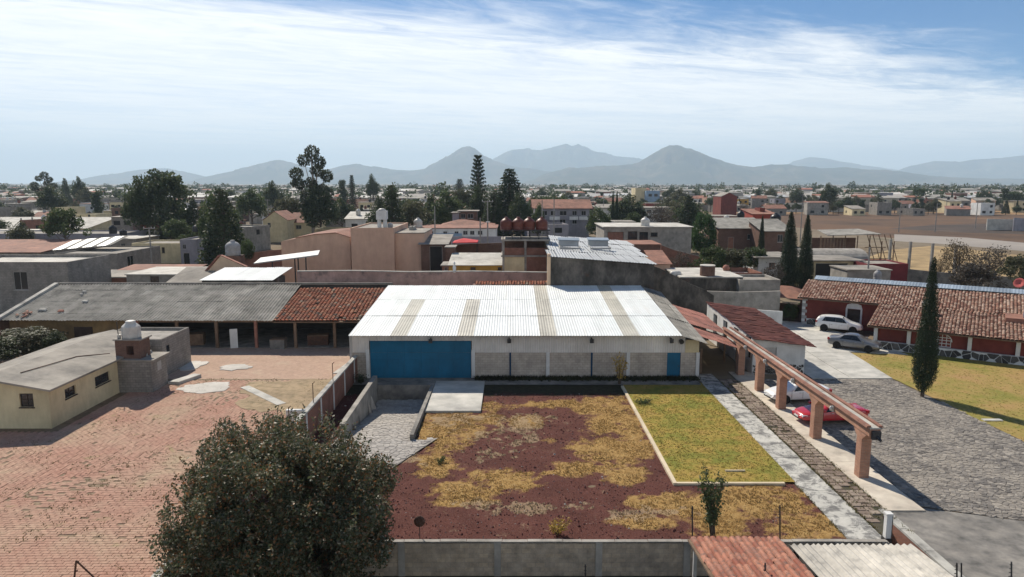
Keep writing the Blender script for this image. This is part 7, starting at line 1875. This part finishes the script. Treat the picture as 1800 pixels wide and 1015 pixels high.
for X,Y,k in ts:
    kk = (k,bn(Y)); cnt[kk] = cnt.get(kk,0)+1; kd, lf, nm_, _ = tk_[k]
    L_ = f'{ordn(cnt[kk])} {nm_} tree from the left in the {bn(Y)}' if tot[kk] > 1 else f'only {nm_} tree in the {bn(Y)}'
    big = 1.6 if tr_.random() < .2 else 1.0
    H_ = tr_.uniform(4.2,8.2)*big; wf = {'conifer':.5,'poplar':.4,'cypress':.2}.get(kd, tr_.uniform(.8,1.25))
    tree(0,0,Y,0,kd,lf,L_,'tree','tree','trees of the town',X=X,H=H_,W_=H_*wf)
# poles of the town streets
pl = sorted([(float(tr_.uniform(-.72,.72)), float(tr_.uniform(180,430))) for _ in range(26)]); npol = 0
for ux, Y in pl:
    X = ux*Y; u = 900+X/Y*FOC
    if (u > 1215 and Y < 350) or any(h_[0]-1 < X < h_[0]+h_[2]+1 and -1 < Y-h_[1] < 12 for h_ in houses) or any(f_[0] < X < f_[1] and f_[2] < Y < f_[3] for f_ in NFOOT): continue
    npol += 1; hp_ = float(tr_.uniform(8.5,11)); up_ = upole(900,300,400,Y,f'{ordn(npol)} utility pole from the left among the town houses',False); up_.location = (X,Y,0)
    for ch in list(up_.children): bpy.data.objects.remove(ch)
    MB().cyl((0,0,0),(0,0,hp_),.15,.1,8).build('shaft', M['pole'], up_); MB().box(-.9,.9,-.06,.06,hp_-.3,hp_-.15).build('crossarm', M['pole'], up_)
# far-off trees: one mass
cs = []; rs = []
n = 0
while n < 5200:
    Y = tr_.uniform(YMAX,1300) if tr_.random() < .5 else tr_.uniform(1000,3200); X = tr_.uniform(-.8,.8)*Y
    H_ = tr_.uniform(5,11)*(1.5 if tr_.random() < .12 else 1)
    for k in range(3): cs.append((X+tr_.normal(0,H_*.22),Y+tr_.normal(0,H_*.2),H_*tr_.uniform(.3,.8))); rs.append(H_*tr_.uniform(.22,.36))
    n += 1
P_ = clusters(np.array(cs), np.array(rs), 190000, 77, 1.1)
dt_ = place('distant_trees', leafmesh('distant_trees', P_, 2.2, .75, 0, 78), M['leafdark']); tag(dt_, 'far-off trees scattered through the town below the hills', 'trees', kind='stuff')

# ================================================================== HAZE
HZD = 1.05e-4
hz = MB().box(-30000,30000,-7000,24000,-4.0,960.0).build('haze', None)
hm = bpy.data.materials.new('haze'); hm.use_nodes = True; ht = hm.node_tree; ht.nodes.clear()
ho = ht.nodes.new('ShaderNodeOutputMaterial'); hv = ht.nodes.new('ShaderNodeVolumePrincipled')
hv.inputs['Color'].default_value = (0.64,0.83,1.0,1); hv.inputs['Density'].default_value = HZD; hv.inputs['Anisotropy'].default_value = 0.1
ht.links.new(hv.outputs[0], ho.inputs['Volume'])
hz.data.materials.append(hm)
tag(hz, 'pale blue air haze over the plain', 'haze', kind='stuff')
for o in S.objects:
    if o.parent is not None and 'category' in o: del o['category']
